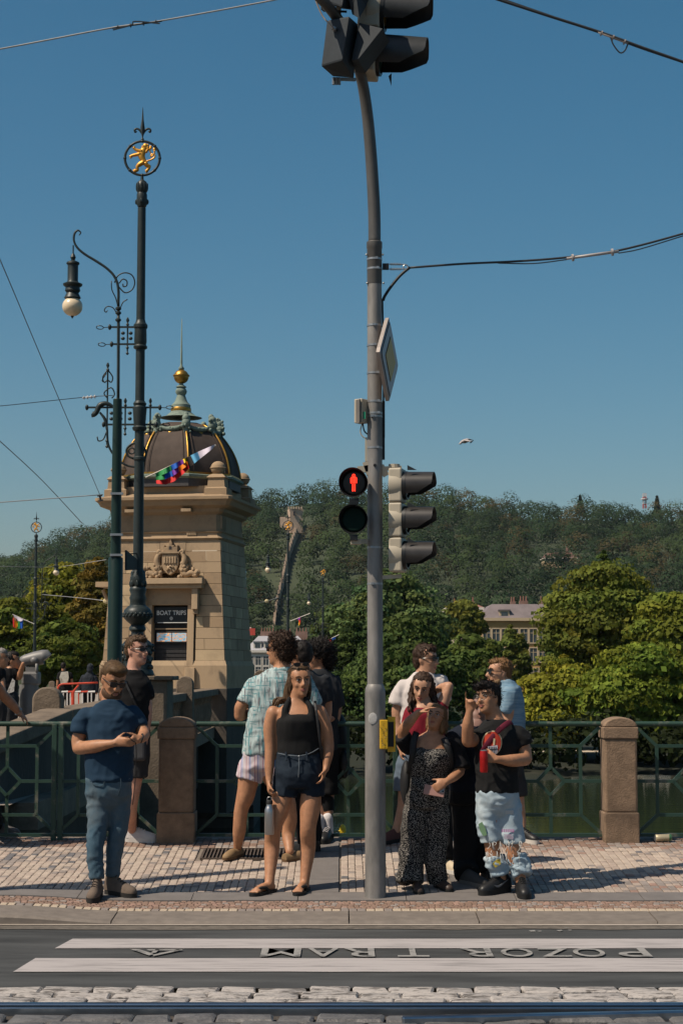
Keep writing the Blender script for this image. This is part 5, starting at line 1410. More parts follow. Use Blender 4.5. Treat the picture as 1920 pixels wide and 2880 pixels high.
house('palace', 'cream riverside palace with pale grey mansard roof right of the kiosk', 694, 868, 1832, 1990, 430, m_cream, m_trimc, m_greyroof, 1788, 8, (1858, 1888, 1930), 16, chim=((752, 40, 1776), (812, 16, 1778), (848, 34, 1776)), dorm=((724, 1815), (753, 1815), (800, 1815), (830, 1815)))
m = MB(); t = thing('roof_hoarding', 'small red and white box on a roof beside the kiosk', 'roof box', W(703, 1780, 440)); m.box(W(704, 1777, 440), (2.4, 2, 1.7)); m.build('red_part', M('red_box', (.42, .06, .04), .5), t); m = MB(); m.box(W(700, 1768, 440), (1.2, 1, .7)); m.build('white_top', m_trimc, t)
house('ochre_building', 'ochre riverside building with dark grey roof half hidden by trees', 1355, 1590, 1742, 1960, 330, m_ochre, m_trimo, m_slate, 1698, 9, (1788, 1842, 1900), 16, chim=((1442, 14, 1692), (1472, 24, 1690), (1522, 12, 1690), (1560, 30, 1692)), dorm=((1418, 1730), (1545, 1730)), win=(1.3, 2.5))
house('grey_roofed_house', 'grey roofed house with white chimney between right hand trees' .replace('right hand ', 'the tall '), 1800, 1880, 1722, 1850, 350, m_cream, m_trimc, m_slate, 1700, 4, (1745,), 14, chim=((1850, 10, 1690),))
house('long_low_roof', 'low roof with chimneys just left of the ochre building'.replace('just left of', 'beside'), 1262, 1352, 1712, 1840, 345, m_cream, m_trimc, m_rtile, 1700, 5, (1740,), 12, chim=((1278, 10, 1696), (1330, 8, 1692)))
house('hillside_villa', 'villa with brown tiled roof and pale gable high on the wooded hill', 1532, 1622, 1570, 1596, 930, m_trimo, m_trimc, M('villa_tiles', (.13, .07, .055), .9, var=.25, scale=.5), 1553, 6, (1572,), 14, chim=((1596, 6, 1541),), win=(1.4, 1.8))
house('street_house_beyond', 'pale narrow house glimpsed over the ochre roof', 1604, 1640, 1700, 1760, 420, m_trimc, m_trimc, m_rtile, 1694, 2, (1712,), 10)

# ------------------------------------------------------------------ trees one can tell apart
def tree(label, px, py, rx, ry, Y, tint, n_cl, per, leaf, seed, base_z=None, group='trees beyond the river', spread=1.0, droop=0.0, clump=.28):
    g = np.random.default_rng(seed); tint = np.array(tint) * np.array([1.75, 1.9, 1.35]); leaf *= .56; per = int(per * (1.05 if Y < 151 else .62)); n_cl = int(n_cl * 1.5)
    c = W(px, py, Y); k = Y / 5000; RX, RZ = rx * k, ry * k; RY_ = RX * .8
    zb = base_z if base_z is not None else WZ + .9
    t = thing('broadleaf_tree', label, 'tree', (c.x, Y, zb), group)
    d = g.normal(size=(n_cl, 3)); d /= np.linalg.norm(d, axis=1)[:, None]
    d[:, 1] = -np.abs(d[:, 1]) * np.where(g.random(n_cl) < .78, 1, -1)
    rad = .45 + .52 * g.random(n_cl) ** .5
    lump = 1 + .20 * vnoise(d * 2.0 + seed, 3)
    C = np.array([c.x, Y, c.z]) + d * np.array([RX, RY_, RZ]) * (rad * lump)[:, None] * np.stack([1 - .45 * np.maximum(0, d[:, 2] * rad)] * 2 + [np.ones(n_cl)], 1)
    mean = min(RX, RZ) * clump
    R = (mean * g.uniform(.55, 1.6, n_cl))[:, None] * np.array([1.25, 1, .65])
    ns = n_cl // 2; out = g.integers(0, n_cl, ns)      # loose sprays that break the outline
    C = np.vstack([C, C[out] + d[out] * np.array([RX, RY_, RZ]) * .16]); R = np.vstack([R, R[out] * .38]); n_cl += ns; leaf = leaf * g.uniform(.75, 1.45, n_cl)
    tt = np.array(tint)[None, :] * g.uniform(.72, 1.3, (n_cl, 1)) * np.array([1, 1, 1]) 
    hue = g.normal(size=n_cl) * .12; tt = tt * np.stack([1 + hue, 1 + hue * .2, 1 - hue * .5], 1)
    V, Fq, T_ = crown_cloud(C, R, np.clip(tt, .004, .4), per, leaf, seed=seed + 1)
    finish('crown', arr_mesh('crown', V - np.array(ROOT[t]), Fq, T_), m_leaf, t)
    top = Vector((c.x, Y, c.z + RZ * .2)); b0 = Vector((c.x, Y, zb - .3)); r0 = max(.22, RX * .055)
    m = MB(); m.tube([b0, b0.lerp(top, .45) + Vector((.25, 0, 0)), top], [r0 * 1.3, r0, r0 * .4], 8, sub=3); m.build('trunk', m_bark, t, smooth=True)
    for q in range(7):
        a = int(g.integers(0, n_cl)); s0 = b0.lerp(top, .35 + .08 * q); e = Vector(C[a])
        m = MB(); m.tube([s0, s0.lerp(e, .5) + Vector((0, 0, .5)), e], [r0 * .5, r0 * .3, r0 * .1], 6, sub=3); m.build('limb', m_bark, t, smooth=True)
    return t
YG, MG, DG, WG, OG = (.105, .112, .016), (.068, .080, .016), (.034, .050, .014), (.060, .078, .036), (.085, .070, .018)
tree('tall bushy yellow green tree whose top stands highest above the water', 1695, 1765, 165, 168, 150, (.072, .074, .016), 90, 210, .30, 21)
tree('narrow dark green tree tip rising behind the tallest yellow green crown', 1692, 1620, 32, 70, 175, DG, 26, 130, .32, 22)
tree('broad olive tree at the edge of the frame beside the tallest crown', 1885, 1800, 120, 120, 140, (.080, .085, .016), 80, 190, .28, 23)
tree('bright yellow green tree low above the far bank behind the blond man', 1590, 1985, 125, 110, 128, (.120, .112, .018), 90, 190, .26, 24)
tree('lush green maple low on the bank over the sunlit granite post', 1790, 1960, 150, 140, 124, (.082, .096, .017), 100, 200, .27, 25)
tree('deep green tree at the margin, low beyond the last railing', 1960, 1990, 110, 130, 126, (.055, .072, .016), 60, 190, .27, 26)
tree('willow green feathery tree rising right behind the signal mast'.replace(' right', ''), 1110, 1755, 150, 135, 190, WG, 100, 200, .34, 27, spread=1.1)
tree('dark full tree behind the white shirted man with sunglasses', 1140, 1930, 150, 150, 150, (.040, .056, .020), 100, 190, .3, 28)
tree('shadowy green tree between the pointing man and the ochre building', 1325, 1900, 92, 110, 158, (.050, .062, .018), 70, 190, .3, 29)
tree('small olive tree in front of the ochre building windows', 1438, 1855, 44, 88, 205, (.070, .072, .020), 46, 150, .36, 30)
tree('thin leafy tree at the corner of the ochre building', 1572, 1815, 42, 80, 200, (.062, .070, .019), 40, 150, .36, 31)
tree('yellow tinged tree top over the low roof', 1300, 1745, 62, 50, 230, (.085, .080, .020), 40, 150, .4, 32)
tree('dark tree with hanging boughs between the mast and the bridge', 975, 1905, 80, 150, 160, (.026, .038, .014), 70, 180, .3, 33)
tree('grey green tree partly behind the curly haired man and the lamps', 955, 1790, 80, 90, 200, (.050, .066, .030), 60, 170, .36, 34)
tree('rounded tree with yellow leaves under the white globe of the distant lamp', 170, 1725, 105, 130, 165, (.092, .084, .014), 90, 200, .3, 35, DECK - 4)
tree('russet tinted tree squeezed against the side of the kiosk', 270, 1740, 66, 160, 158, (.088, .060, .016), 80, 190, .3, 36, DECK - 4)
tree('olive tree at the frame edge beneath the rainbow flag', 40, 1790, 100, 110, 160, (.072, .078, .016), 80, 190, .3, 37, DECK - 4)
tree('dark green tree above the barrier and the hooded person', 190, 1840, 120, 90, 140, (.052, .060, .014), 80, 190, .28, 38, DECK - 4)
# low dark shrubbery along the water
cs = [(x, 116 + g.uniform(0, 5), WZ + g.uniform(.7, 2.9)) for x in np.arange(-3, 46, .7)]
V, Fq, T_ = crown_cloud(cs, [(1.5, 1.3, 1.2)] * len(cs), [(.020, .028, .009)] * len(cs), 130, .22, seed=41)
o = finish('bank_undergrowth', arr_mesh('bank_undergrowth', V, Fq, T_), m_leaf); o['kind'] = 'stuff'; setp(o, 'dark undergrowth along the foot of the far bank')

# ================================================================== flags, telescope, barrier, boat, bird, can
FLAGC = [('red', (.55, .02, .02)), ('orange', (.75, .20, .01)), ('yellow', (.80, .52, .02)), ('green', (.02, .22, .06)), ('blue', (.01, .09, .42)), ('purple', (.16, .03, .28)), ('black', (.02, .015, .015)), ('brown', (.17, .07, .03)), ('sky', (.12, .38, .60)), ('white', (.62, .55, .64))]
FM = {n_: M('flag_' + n_, c_, .75, var=.06) for n_, c_ in FLAGC}
def flag(label, pole_a, pole_b, quads, Y, group='rainbow flags on the lamps'):
    t = thing('rainbow_flag', label, 'flag', W(*pole_a, Y), group)
    m = MB(); m.tube([W(*pole_a, Y), W(*pole_b, Y)], .012 * max(1, Y / 45), 6); m.build('flag_pole', m_trimc, t)
    for k, (cn, q) in enumerate(quads):
        m = MB(); n = 6; top, bot = [], []
        for i in range(n + 1):
            f = i / n
            tp = Vector((q[0][0] + (q[1][0] - q[0][0]) * f, q[0][1] + (q[1][1] - q[0][1]) * f, 0)); bp_ = Vector((q[3][0] + (q[2][0] - q[3][0]) * f, q[3][1] + (q[2][1] - q[3][1]) * f, 0))
            w = .05 * math.sin(k * 1.3 + f * 5)
            top.append(W(tp.x, tp.y, Y - .03 + w * .3)); bot.append(W(bp_.x, bp_.y, Y - .05 + w))
        vs = top + bot; m.add(vs + [v + Vector((0, .006, 0)) for v in vs], [(i, i + 1, n + 2 + i, n + 1 + i) for i in range(n)] + [(2 * n + 2 + i, 2 * n + 3 + i, 3 * n + 4 + i, 3 * n + 3 + i) for i in range(n)])
        m.build('stripe', FM[cn], t, smooth=True)
    return t
TF = [(438, 1332), (462, 1318), (480, 1309), (500, 1299), (514, 1292), (524, 1287), (536, 1281), (556, 1271), (606, 1249)]
BF = [(440, 1360), (466, 1363), (490, 1354), (506, 1341), (524, 1326), (532, 1317), (546, 1304), (563, 1290), (598, 1262)]
def mid_(k, f): return (TF[k][0] + (BF[k][0] - TF[k][0]) * f, TF[k][1] + (BF[k][1] - TF[k][1]) * f)
qs = []
for k, cols in enumerate((('green', 'green', 'red'), ('green', 'blue', 'red'), ('blue', 'purple', 'red'), ('purple', 'orange', 'red'), ('yellow', 'orange', 'red'), ('black',), ('brown',), ('sky',), ('white',))):
    if k > 7: break
    n = len(cols)
    for i, cn in enumerate(cols): qs.append((cn if k < 7 else 'white', (mid_(k, i / n), mid_(k + 1, i / n), mid_(k + 1, (i + 1) / n), mid_(k, (i + 1) / n))))
qs.append(('sky', (mid_(6, 0), mid_(7, 0), mid_(7, 1), mid_(6, 1)))); qs = [q for q in qs if not (q[0] == 'brown' and q[1][0] == mid_(6, 0))]
flag('progress rainbow flag draped along its pole on the near ornate lamp', (410, 1343), (607, 1252), qs, 29.3)
flag('rainbow flag hanging from the distant lamp over the left trees'.replace('left ', ''), (97, 1755), (36, 1728), [('white', ((38, 1728), (66, 1743), (60, 1748), (46, 1745))), ('brown', ((37, 1732), (50, 1742), (48, 1748), (38, 1741))), ('red', ((37, 1738), (42, 1742), (43, 1766), (38, 1763))), ('orange', ((42, 1742), (46, 1745), (47, 1768), (43, 1766))), ('yellow', ((46, 1745), (50, 1748), (50, 1762), (47, 1768))), ('green', ((50, 1748), (56, 1746), (56, 1768), (49, 1768))), ('blue', ((56, 1746), (66, 1743), (65, 1767), (56, 1768)))], 99)
flag('narrow rainbow banner at the far edge of the kiosk', (691, 1608), (693, 1692), [('sky', ((688, 1606), (692, 1606), (692, 1630), (689, 1630))), ('red', ((689, 1630), (693, 1630), (694, 1660), (689, 1655))), ('orange', ((690, 1645), (694, 1640), (695, 1690), (691, 1690))), ('yellow', ((691, 1670), (693, 1665), (695, 1692), (692, 1692)))], 60)
flag('small rainbow flag under the distant lamp right of the kiosk'.replace(' right of', ' beyond'), (816, 1747), (872, 1725), [('purple', ((834, 1740), (844, 1736), (843, 1742), (838, 1744))), ('red', ((838, 1738), (846, 1735), (846, 1752), (840, 1748))), ('orange', ((840, 1748), (846, 1750), (845, 1758), (841, 1756))), ('yellow', ((839, 1752), (845, 1754), (844, 1760), (840, 1760)))], 102)
flag('small rainbow flag low beside the farthest lamp above the dark haired men', (914, 1804), (953, 1785), [('red', ((916, 1800), (930, 1795), (930, 1804), (922, 1806))), ('orange', ((922, 1800), (932, 1796), (932, 1806), (926, 1808))), ('yellow', ((928, 1798), (934, 1796), (933, 1806), (929, 1807))), ('blue', ((934, 1794), (944, 1789), (942, 1798), (935, 1801)))], 147)

def tp(px, py, dy=0): return W(px, py, 25.5 + dy)
m_tel = M('telescope_enamel', (.17, .165, .16), .5, .15, var=.15, scale=6)
t = thing('coin_telescope', 'grey coin operated viewing telescope on its post behind the parapet', 'telescope', tp(82, 1990))
m = MB(); m.lathe([(.135, DECK), (.135, ZP(1925, 25.5))], (tp(82, 1950).x, 25.5, 0), 16); m.build('post', m_tel, t, smooth=True, sharp=40)
m = MB(); m.box(tp(89, 1908), (.24, .26, .19)); bevel(m.build('coin_box', m_tel, t), .03)
m = MB(); m.box(tp(89, 1886), (.14, .12, .10)); m.build('swivel', m_tel, t)
for a, b in ((tp(104, 1900, -.1), tp(104, 1866, -.12)), (tp(76, 1900, .1), tp(78, 1866, .12))):
    m = MB(); m.tube([a, b], .022, 8); m.build('fork_arm', m_tel, t, smooth=True)
m = MB(); m.tube([tp(58, 1864), tp(62, 1862), tp(72, 1858), tp(100, 1852), tp(122, 1848), tp(128, 1847), tp(132, 1852)], [.05, .075, .085, .10, .105, .105, .09], 16); m.build('barrel', m_tel, t, smooth=True, sharp=50)
m = MB(); m.ell(tp(97, 1857, -.11), (.055, .04, .05), None, 12, 8); m.build('pivot_knob', m_tel, t, smooth=True)
# red and white barrier
m_rb, m_wb = M('barrier_red', (.50, .055, .025), .5), M('barrier_white', (.62, .60, .58), .5)
BY = 55.0
def bp2(px, py): return W(px, py, BY)
t = thing('safety_barrier', 'red and white tubular safety barrier on the bridge by the two passers-by', 'barrier', bp2(220, 1985))
m = MB(); m.tube([bp2(164, 1960), bp2(163, 1938), bp2(172, 1925), bp2(200, 1923), bp2(276, 1920)], .028, 8, sub=3); m.build('top_tube', m_rb, t, smooth=True)
m = MB(); m.tube([bp2(206, 1946), bp2(222, 1926)], .028, 7); m.build('brace', m_rb, t)
for k, (a, b) in enumerate(((174, 192), (192, 212), (212, 228), (228, 248), (248, 268))):
    m = MB(); m.tube([bp2(a, 1946), bp2(b, 1945)], .028, 8); m.build('rail_section', m_rb if k % 2 else m_wb, t)
for k, px in enumerate((179, 190, 199, 206, 222, 233, 248, 258)):
    m = MB(); m.tube([bp2(px, 1946), bp2(px, 1985)], .02 if k != 3 else .05, 7); m.build('bar', m_rb if k in (3, 4) else m_wb, t)
# pedal boat on the river
t = thing('rowing_boat', 'small yellow and red boat on the dark water behind the railing', 'boat', W(985, 2250, 70))
bc = W(985, 2250, 70); m = MB(); rr = []
for f in np.linspace(-1, 1, 9):
    w = .35 * (1 - abs(f) ** 2.5) + .02; x = bc.x + f * .43; rr.append([(x, 70 - w, WZ + .34 + .08 * abs(f)), (x, 70 + w, WZ + .34 + .08 * abs(f)), (x, 70 + w * .6, WZ - .05), (x, 70 - w * .6, WZ - .05)])
m.loft(rr); m.build('hull', M('boat_red', (.30, .05, .02), .5), t, smooth=True, sharp=40)
m = MB(); m.box(bc + Vector((.05, 0, .0)) if False else (bc.x, 70, WZ + .42), (.78, .62, .10)); m.build('deck', M('boat_yellow', (.55, .40, .03), .5), t)
m = MB(); m.ell((bc.x - .30, 70, WZ + .62), (.13, .12, .22), None, 10, 8); m.ell((bc.x - .40, 70, WZ + .58), (.07, .05, .03), None, 8, 6); m.build('swan_head', M('boat_yellow', (.55, .40, .03), .5), t, smooth=True)
# gull
gY = 60.0
def gp2(px, py, dy=0): return W(px, py, gY + dy)
t = thing('gull', 'pale gull gliding in the sky above the wooded hill', 'bird', gp2(1312, 1241))
m_gull, m_gulld = M('gull_grey', (.42, .37, .35), .8, var=.1, scale=12), M('gull_wing_tip', (.04, .045, .05), .8)
m = MB(); m.tube([gp2(1294, 1246, -.1), gp2(1298, 1243, -.06), gp2(1306, 1241), gp2(1314, 1240, .08), gp2(1320, 1240, .16)], [.025, .05, .075, .05, .02], 10, sub=3)
for s in (-1, 1):
    pts = [gp2(1306, 1239, .0), gp2(1312, 1235 if s > 0 else 1239, s * .18), gp2(1322, 1237 if s > 0 else 1241, s * .42), gp2(1329, 1238 if s > 0 else 1240, s * .58)]
    m.tube(pts, [.06, .09, .07, .015], 8, sub=3, flat=.18, upv=(0, 0, 1))
m.build('body', m_gull, t, smooth=True)
m = MB(); m.tube([gp2(1331, 1238, .6), gp2(1325, 1243, .3), gp2(1320, 1246, .1)], [.01, .03, .01], 8, sub=2, flat=.3); m.build('dark_wing_edge', m_gulld, t, smooth=True)
m = MB(); m.ell(gp2(1294, 1247, -.1), (.04, .04, .04), None, 8, 6); m.tube([gp2(1292, 1248, -.12), gp2(1288, 1249.5, -.15)], [.015, .004], 6); m.build('head', m_gull, t, smooth=True)
# drinks can left under the railing
cp = G(1862, 2366); cp.y -= .05
t = thing('beer_can', 'crumpled pale and green drinks can lying under the railing', 'can', cp)
cd = Vector((1, .12, .02)).normalized()
m_can = M('can_pale', (.48, .40, .26), .35, .3, col2=(.03, .16, .07), thr=(.5, .56), scale=12, stretch=(1.2, .3, .3))
m = MB(); a = cp + Vector((-.075, 0, .033)); m.tube([a, a + cd * .006, a + cd * .05, a + cd * .13, a + cd * .145, a + cd * .15], [.026, .033, .033, .033, .032, .026], 16); m.build('body', m_can, t, smooth=True, sharp=50)
m = MB(); m.tube([a - cd * .003, a + cd * .001], [.026, .026], 14); m.build('lid', m_galv, t)
# ================================================================== people
def smooth_mesh(me, it=2, k=.5):
    n = len(me.vertices); co = np.empty(n * 3); me.vertices.foreach_get('co', co); co = co.reshape(-1, 3)
    e = np.empty(len(me.edges) * 2, dtype=np.int64); me.edges.foreach_get('vertices', e); e = e.reshape(-1, 2)
    deg = np.zeros(n); np.add.at(deg, e[:, 0], 1); np.add.at(deg, e[:, 1], 1); deg = np.maximum(deg, 1)[:, None]
    for _ in range(it):
        s = np.zeros_like(co); np.add.at(s, e[:, 0], co[e[:, 1]]); np.add.at(s, e[:, 1], co[e[:, 0]])
        co = co * (1 - k) + (s / deg) * k
    me.vertices.foreach_set('co', co.ravel()); me.update(); return me

def fuse(mb, vox, it=2, off=None):
    """Grow one continuous surface from overlapping limbs."""
    me0 = mb.mesh('tmp', off)
    ob = bpy.data.objects.new('tmp', me0); TMP.objects.link(ob)
    r = ob.modifiers.new('r', 'REMESH'); r.mode = 'VOXEL'; r.voxel_size = vox
    dg = (TMPSC_VL.update(), TMPSC_VL.depsgraph)[1]
    me = bpy.data.meshes.new_from_object(ob.evaluated_get(dg), depsgraph=dg)
    bpy.data.objects.remove(ob); bpy.data.meshes.remove(me0)
    return smooth_mesh(me, it)
_tsc = bpy.data.scenes.new('tmp_scene'); TMP = _tsc.collection; TMPSC_VL = _tsc.view_layers[0]

def folds(me, amp, freq=(9, 9, 5), seed=0, ridge=True):
    n = len(me.vertices); co = np.empty(n * 3); me.vertices.foreach_get('co', co); co = co.reshape(-1, 3)
    nr = np.empty(n * 3); me.vertices.foreach_get('normal', nr); nr = nr.reshape(-1, 3)
    p = co * np.array(freq); w = np.stack([vnoise(p * .6 + 7, seed), vnoise(p * .6 + 19, seed + 1), vnoise(p * .6 + 31, seed + 2)], 1)
    a = vnoise(p + w * 1.1, seed + 3)
    h = np.clip(1 - np.abs(a) * 3.0, -.6, 1) if ridge else a
    h2 = 1 - np.abs(vnoise(p * 2.1 + w * 1.5, seed + 4)) * 3
    co += nr * ((h * .75 + np.clip(h2, -.5, 1) * .4) * amp * 1.35 - amp * .2)[:, None]
    me.vertices.foreach_set('co', co.ravel()); me.update(); return me

def cloth(name, col, rough=.85, var=.10, bump=.25, **k):
    m = M(name, col, rough, 0, var, k.pop('scale', 7), bump, k.pop('bscale', 260), k.pop('spec', .15), bdist=.002, **k)
    n, l = m.node_tree.nodes, m.node_tree.links      # soft creases of the cloth under the weave
    tc = next(x for x in n if x.type == 'TEX_COORD'); b0 = next(x for x in n if x.type == 'BUMP')
    w = n.new('ShaderNodeTexNoise'); w.noise_type = 'RIDGED_MULTIFRACTAL'; w.inputs['Scale'].default_value = 6.5; w.inputs['Detail'].default_value = 3; w.inputs['Distortion'].default_value = .8
    l.new(tc.outputs['Object'], w.inputs['Vector']); b1 = n.new('ShaderNodeBump'); b1.inputs['Strength'].default_value = .5; b1.inputs['Distance'].default_value = .010
    l.new(w.outputs['Fac'], b1.inputs['Height']); l.new(b1.outputs[0], b0.inputs['Normal'])
    return m
SK = {}
def skin(name, col): 
    m = M(name, col, .52, 0, .17, 22, .25, 160, .35, bdist=.0015)
    b = m.node_tree.nodes['Principled BSDF']; b.inputs['Subsurface Weight'].default_value = .08; b.inputs['Subsurface Radius'].default_value = (.02, .008, .004); b.inputs['Subsurface Scale'].default_value = .3
    return m
sk_fair, sk_tan, sk_olive, sk_pink = skin('skin_fair', (.42, .225, .14)), skin('skin_tan', (.36, .175, .095)), skin('skin_olive', (.31, .155, .09)), skin('skin_pink', (.45, .235, .165))
def hairm(name, col):
    return M(name, col, .6, 0, .35, 30, .6, 90, .2, stretch=(1, 1, .25), bdist=.004)
h_brown, h_dark, h_lbrown, h_black, h_blond = hairm('hair_brown', (.070, .041, .022)), hairm('hair_dark_brown', (.040, .022, .014)), hairm('hair_light_brown', (.078, .045, .021)), hairm('hair_black', (.014, .011, .010)), hairm('hair_honey', (.15, .08, .035))
m_lens_d = M('sunglass_black', (.008, .008, .010), .32, var=.05, spec=.45)
m_eye_w, m_eye_d = M('eye_white', (.45, .40, .37), .3, var=.02), M('eye_dark', (.02, .012, .008), .2, var=.05)
m_lip, m_lip_p = M('lips', (.30, .105, .08), .45, var=.08), M('lips_pale', (.34, .15, .11), .5, var=.08)

def head_frame(yaw, pitch, roll):
    f = Vector((math.sin(yaw), -math.cos(yaw), 0)); u = Vector((0, 0, 1)); s = f.cross(u)
    R = Matrix((s, f, u)).transposed()
    return R @ Matrix.Rotation(pitch, 3, 'X') @ Matrix.Rotation(roll, 3, 'Y')

HEADZ = [(-.118, .016, .074, .045), (-.112, .030, .086, .030), (-.095, .044, .092, .004), (-.072, .052, .092, -.030), (-.045, .059, .089, -.062), (-.018, .065, .086, -.082), (.010, .069, .083, -.093), (.035, .072, .091, -.099), (.062, .072, .085, -.098), (.085, .066, .068, -.086), (.104, .050, .044, -.062), (.116, .022, .012, -.030)]
def add_head(mb, C, R, s, female=False):
    def P(x, y, z): return C + R @ (Vector((x, y, z)) * s)
    rings = []
    for z, w, yf, yb in HEADZ:
        w *= 1.06 if z < .09 else 1.02
        if female and z < -.04: w *= .95
        ring = []
        for k in range(20):
            a = 2 * math.pi * k / 20; ca, sa = math.cos(a), math.sin(a)
            x = w * math.copysign(abs(ca) ** .85, ca); y = (yf * abs(sa) ** .8) if sa > 0 else (yb * abs(sa) ** .85 if yb < 0 else yb)
            if yb > 0 and sa <= 0: y = yb * (1 - abs(sa)) if False else yb
            ring.append(P(x, y, z))
        rings.append(ring)
    mb.loft(rings)
    mb.limb([P(0, .088, .022), P(0, .100, .0), P(0, .116, -.026)], [.010 * s, .011 * s, .0145 * s], 8, 3)
    for x in (-1, 1):
        mb.ell(P(x * .010, .100, -.032), .0105 * s, None, 8, 6)
        mb.ell(P(x * .074, -.008, -.006), (.009 * s, .018 * s, .031 * s), R, 10, 8)
        mb.ell(P(x * .034, .079, .034), (.022 * s, .012 * s, .008 * s), R, 10, 6)
        mb.ell(P(x * .040, .068, -.026), (.020 * s, .016 * s, .016 * s), R, 10, 6)
    mb.ell(P(0, .089, -.062), (.024 * s, .012 * s, .014 * s), R, 10, 6)
    mb.ell(P(0, .088, -.098), (.018 * s, .011 * s, .013 * s), R, 10, 6)
    mb.limb([P(0, -.020, -.055), P(0, -.028, -.10), P(0, -.034, -.135)], [.052 * s, .053 * s, .056 * s], 12, 3)

def face_parts(t, C, R, s, o):
    def P(x, y, z): return C + R @ (Vector((x, y, z)) * s)
    br = o.get('brow', h_dark)
    for x in (-1, 1):
        if not o.get('sunglasses'):
            m = MB(); m.ell(P(x * .032, .079, .010), (.0135 * s, .0075 * s, .0062 * s), R, 12, 8); eo = m.build('eye', m_eye_w, t, smooth=True)
            m = MB(); gx_ = o.get('gaze', 0) * .004; m.ell(P(x * .032 + gx_, .0845, .0095), (.0062 * s, .0035 * s, .0060 * s), R, 10, 6); m.build('iris', m_eye_d, eo, smooth=True)
            m = MB(); m.tube([P(x * .017, .087, .0150), P(x * .032, .0885, .0180), P(x * .047, .078, .0140)], .0024 * s, 6, sub=3); m.build('eyelid', m_eye_d, eo, smooth=True)
        m = MB(); m.tube([P(x * .013, .094, .030), P(x * .032, .0935, .0385), P(x * .052, .079, .033)], [.0042 * s, .0052 * s, .0028 * s], 6, sub=3); m.build('eyebrow', br, t, smooth=True)
    m = MB(); lw = .021 * s
    m.tube([P(-.023, .086, -.061), P(-.010, .0985, -.0575), P(0, .1005, -.0590), P(.010, .0985, -.0575), P(.023, .086, -.061)], [.0022 * s, .0048 * s, .0046 * s, .0048 * s, .0022 * s], 7, sub=3)
    m.tube([P(-.021, .086, -.0635), P(0, .1000, -.0695), P(.021, .086, -.0635)], [.0022 * s, .0058 * s, .0022 * s], 7, sub=3)
    m.build('lips', o.get('lip', m_lip_p), t, smooth=True)
    if o.get('sunglasses'):
        g_ = MB(); rnd = o.get('lens', (.026, .019))
        for x in (-1, 1):
            pts = []
            for k in range(14):
                a = 2 * math.pi * k / 14; ca, sa = math.cos(a), math.sin(a)
                lx = x * .033 + math.copysign(abs(ca) ** .7, ca) * rnd[0]; lz = .006 + math.copysign(abs(sa) ** .7, sa) * rnd[1]
                pts.append(P(lx, .101 - abs(lx) * .16, lz))
            nrm = R @ Vector((0, 1, 0)); g_.prism(pts, nrm * .004)
            g_.tube([P(x * .056, .094, .014), P(x * .076, .05, .014), P(x * .078, .0, .010), P(x * .074, -.02, .0)], .0032 * s, 6, sub=2)
        g_.tube([P(-.012, .104, .012), P(0, .107, .014), P(.012, .104, .012)], .003 * s, 6)
        g_.tube([P(-.058, .093, .022), P(-.03, .102, .024), P(0, .105, .018), P(.03, .102, .024), P(.058, .093, .022)], .0034 * s, 6, sub=2)
        g_.build('sunglasses', m_lens_d, t, smooth=True, sharp=40)
    if o.get('glasses'):
        g_ = MB()
        for x in (-1, 1):
            g_.torus(P(x * .034, .108, .002), .024 * s, .0017 * s, R @ Vector((x * .15, 1, 0)), 20, 5)
            g_.tube([P(x * .058, .100, .010), P(x * .077, .04, .012), P(x * .077, -.01, .006)], .0017 * s, 5)
        g_.tube([P(-.011, .111, .004), P(0, .114, .007), P(.011, .111, .004)], .0017 * s, 5); g_.build('spectacles', M('spectacle_wire', (.25, .22, .2), .3, .8), t)
    if o.get('beard'):
        m = MB()
        for k in range(15):
            a = math.pi * (k / 14); x = math.cos(a)
            m.ell(P(x * .064, .028 + .063 * math.sin(a), -.074 - .026 * math.sin(a)), (.015 * s, .013 * s, .027 * s), R, 8, 6)
        m.tube([P(-.028, .088, -.068), P(-.016, .098, -.046), P(0, .104, -.045), P(.016, .098, -.046), P(.028, .088, -.068)], [.006 * s] * 5, 6, sub=2)
        folds(fuse(m, .006, 2, ROOT[t]), .0012, (90, 90, 90), 3)
        me = fuse(m, .006, 2, ROOT[t]); finish('beard', me, o['beard'], t, True)

def hair(t, C, R, s, blobs, mat, strands=260, length=.035, gravity=.4, comb=(0, -1, .2), seed=1, amp=.004, puff=.006, name='hair', vox=.0075):
    def P(x, y, z): return C + R @ (Vector((x, y, z)) * s)
    m = MB()
    for b in blobs: m.ell(P(*b[0]), tuple(q * s * 1.07 for q in b[1]), R, 16, 12)
    me = fuse(m, vox, 2, ROOT[t]); folds(me, amp, (55, 55, 26), seed)
    n0 = len(me.vertices); co = np.empty(n0 * 3); me.vertices.foreach_get('co', co); co = co.reshape(-1, 3); nr = np.empty(n0 * 3); me.vertices.foreach_get('normal', nr); nr = nr.reshape(-1, 3)
    bm = bmesh.new(); bm.from_mesh(me)
    gg = np.random.default_rng(seed); cm = R @ Vector(comb)
    for i in gg.integers(0, n0, strands):
        p, nn_ = Vector(co[i]), Vector(nr[i]); d = (cm + nn_ * gg.uniform(.1, .6) + Vector(gg.normal(size=3)) * .35)
        d = (d - nn_ * d.dot(nn_) * .75).normalized(); L = length * gg.uniform(.5, 1.2) * s; w = .0024 * s
        q = p + d * L * .5 + nn_ * puff * s; e = p + d * L + nn_ * puff * .6 * s + Vector((0, 0, -gravity * L * .4)); sd = d.cross(nn_).normalized() * w
        p2 = p - nn_ * .003
        v = [bm.verts.new(x) for x in (p2 - sd, p2 + sd, q + sd * .8, q - sd * .8, e)]
        bm.faces.new((v[0], v[1], v[2], v[3])); bm.faces.new((v[3], v[2], v[4]))
    bm.to_mesh(me); bm.free()
    return finish(name, me, mat, t, True)

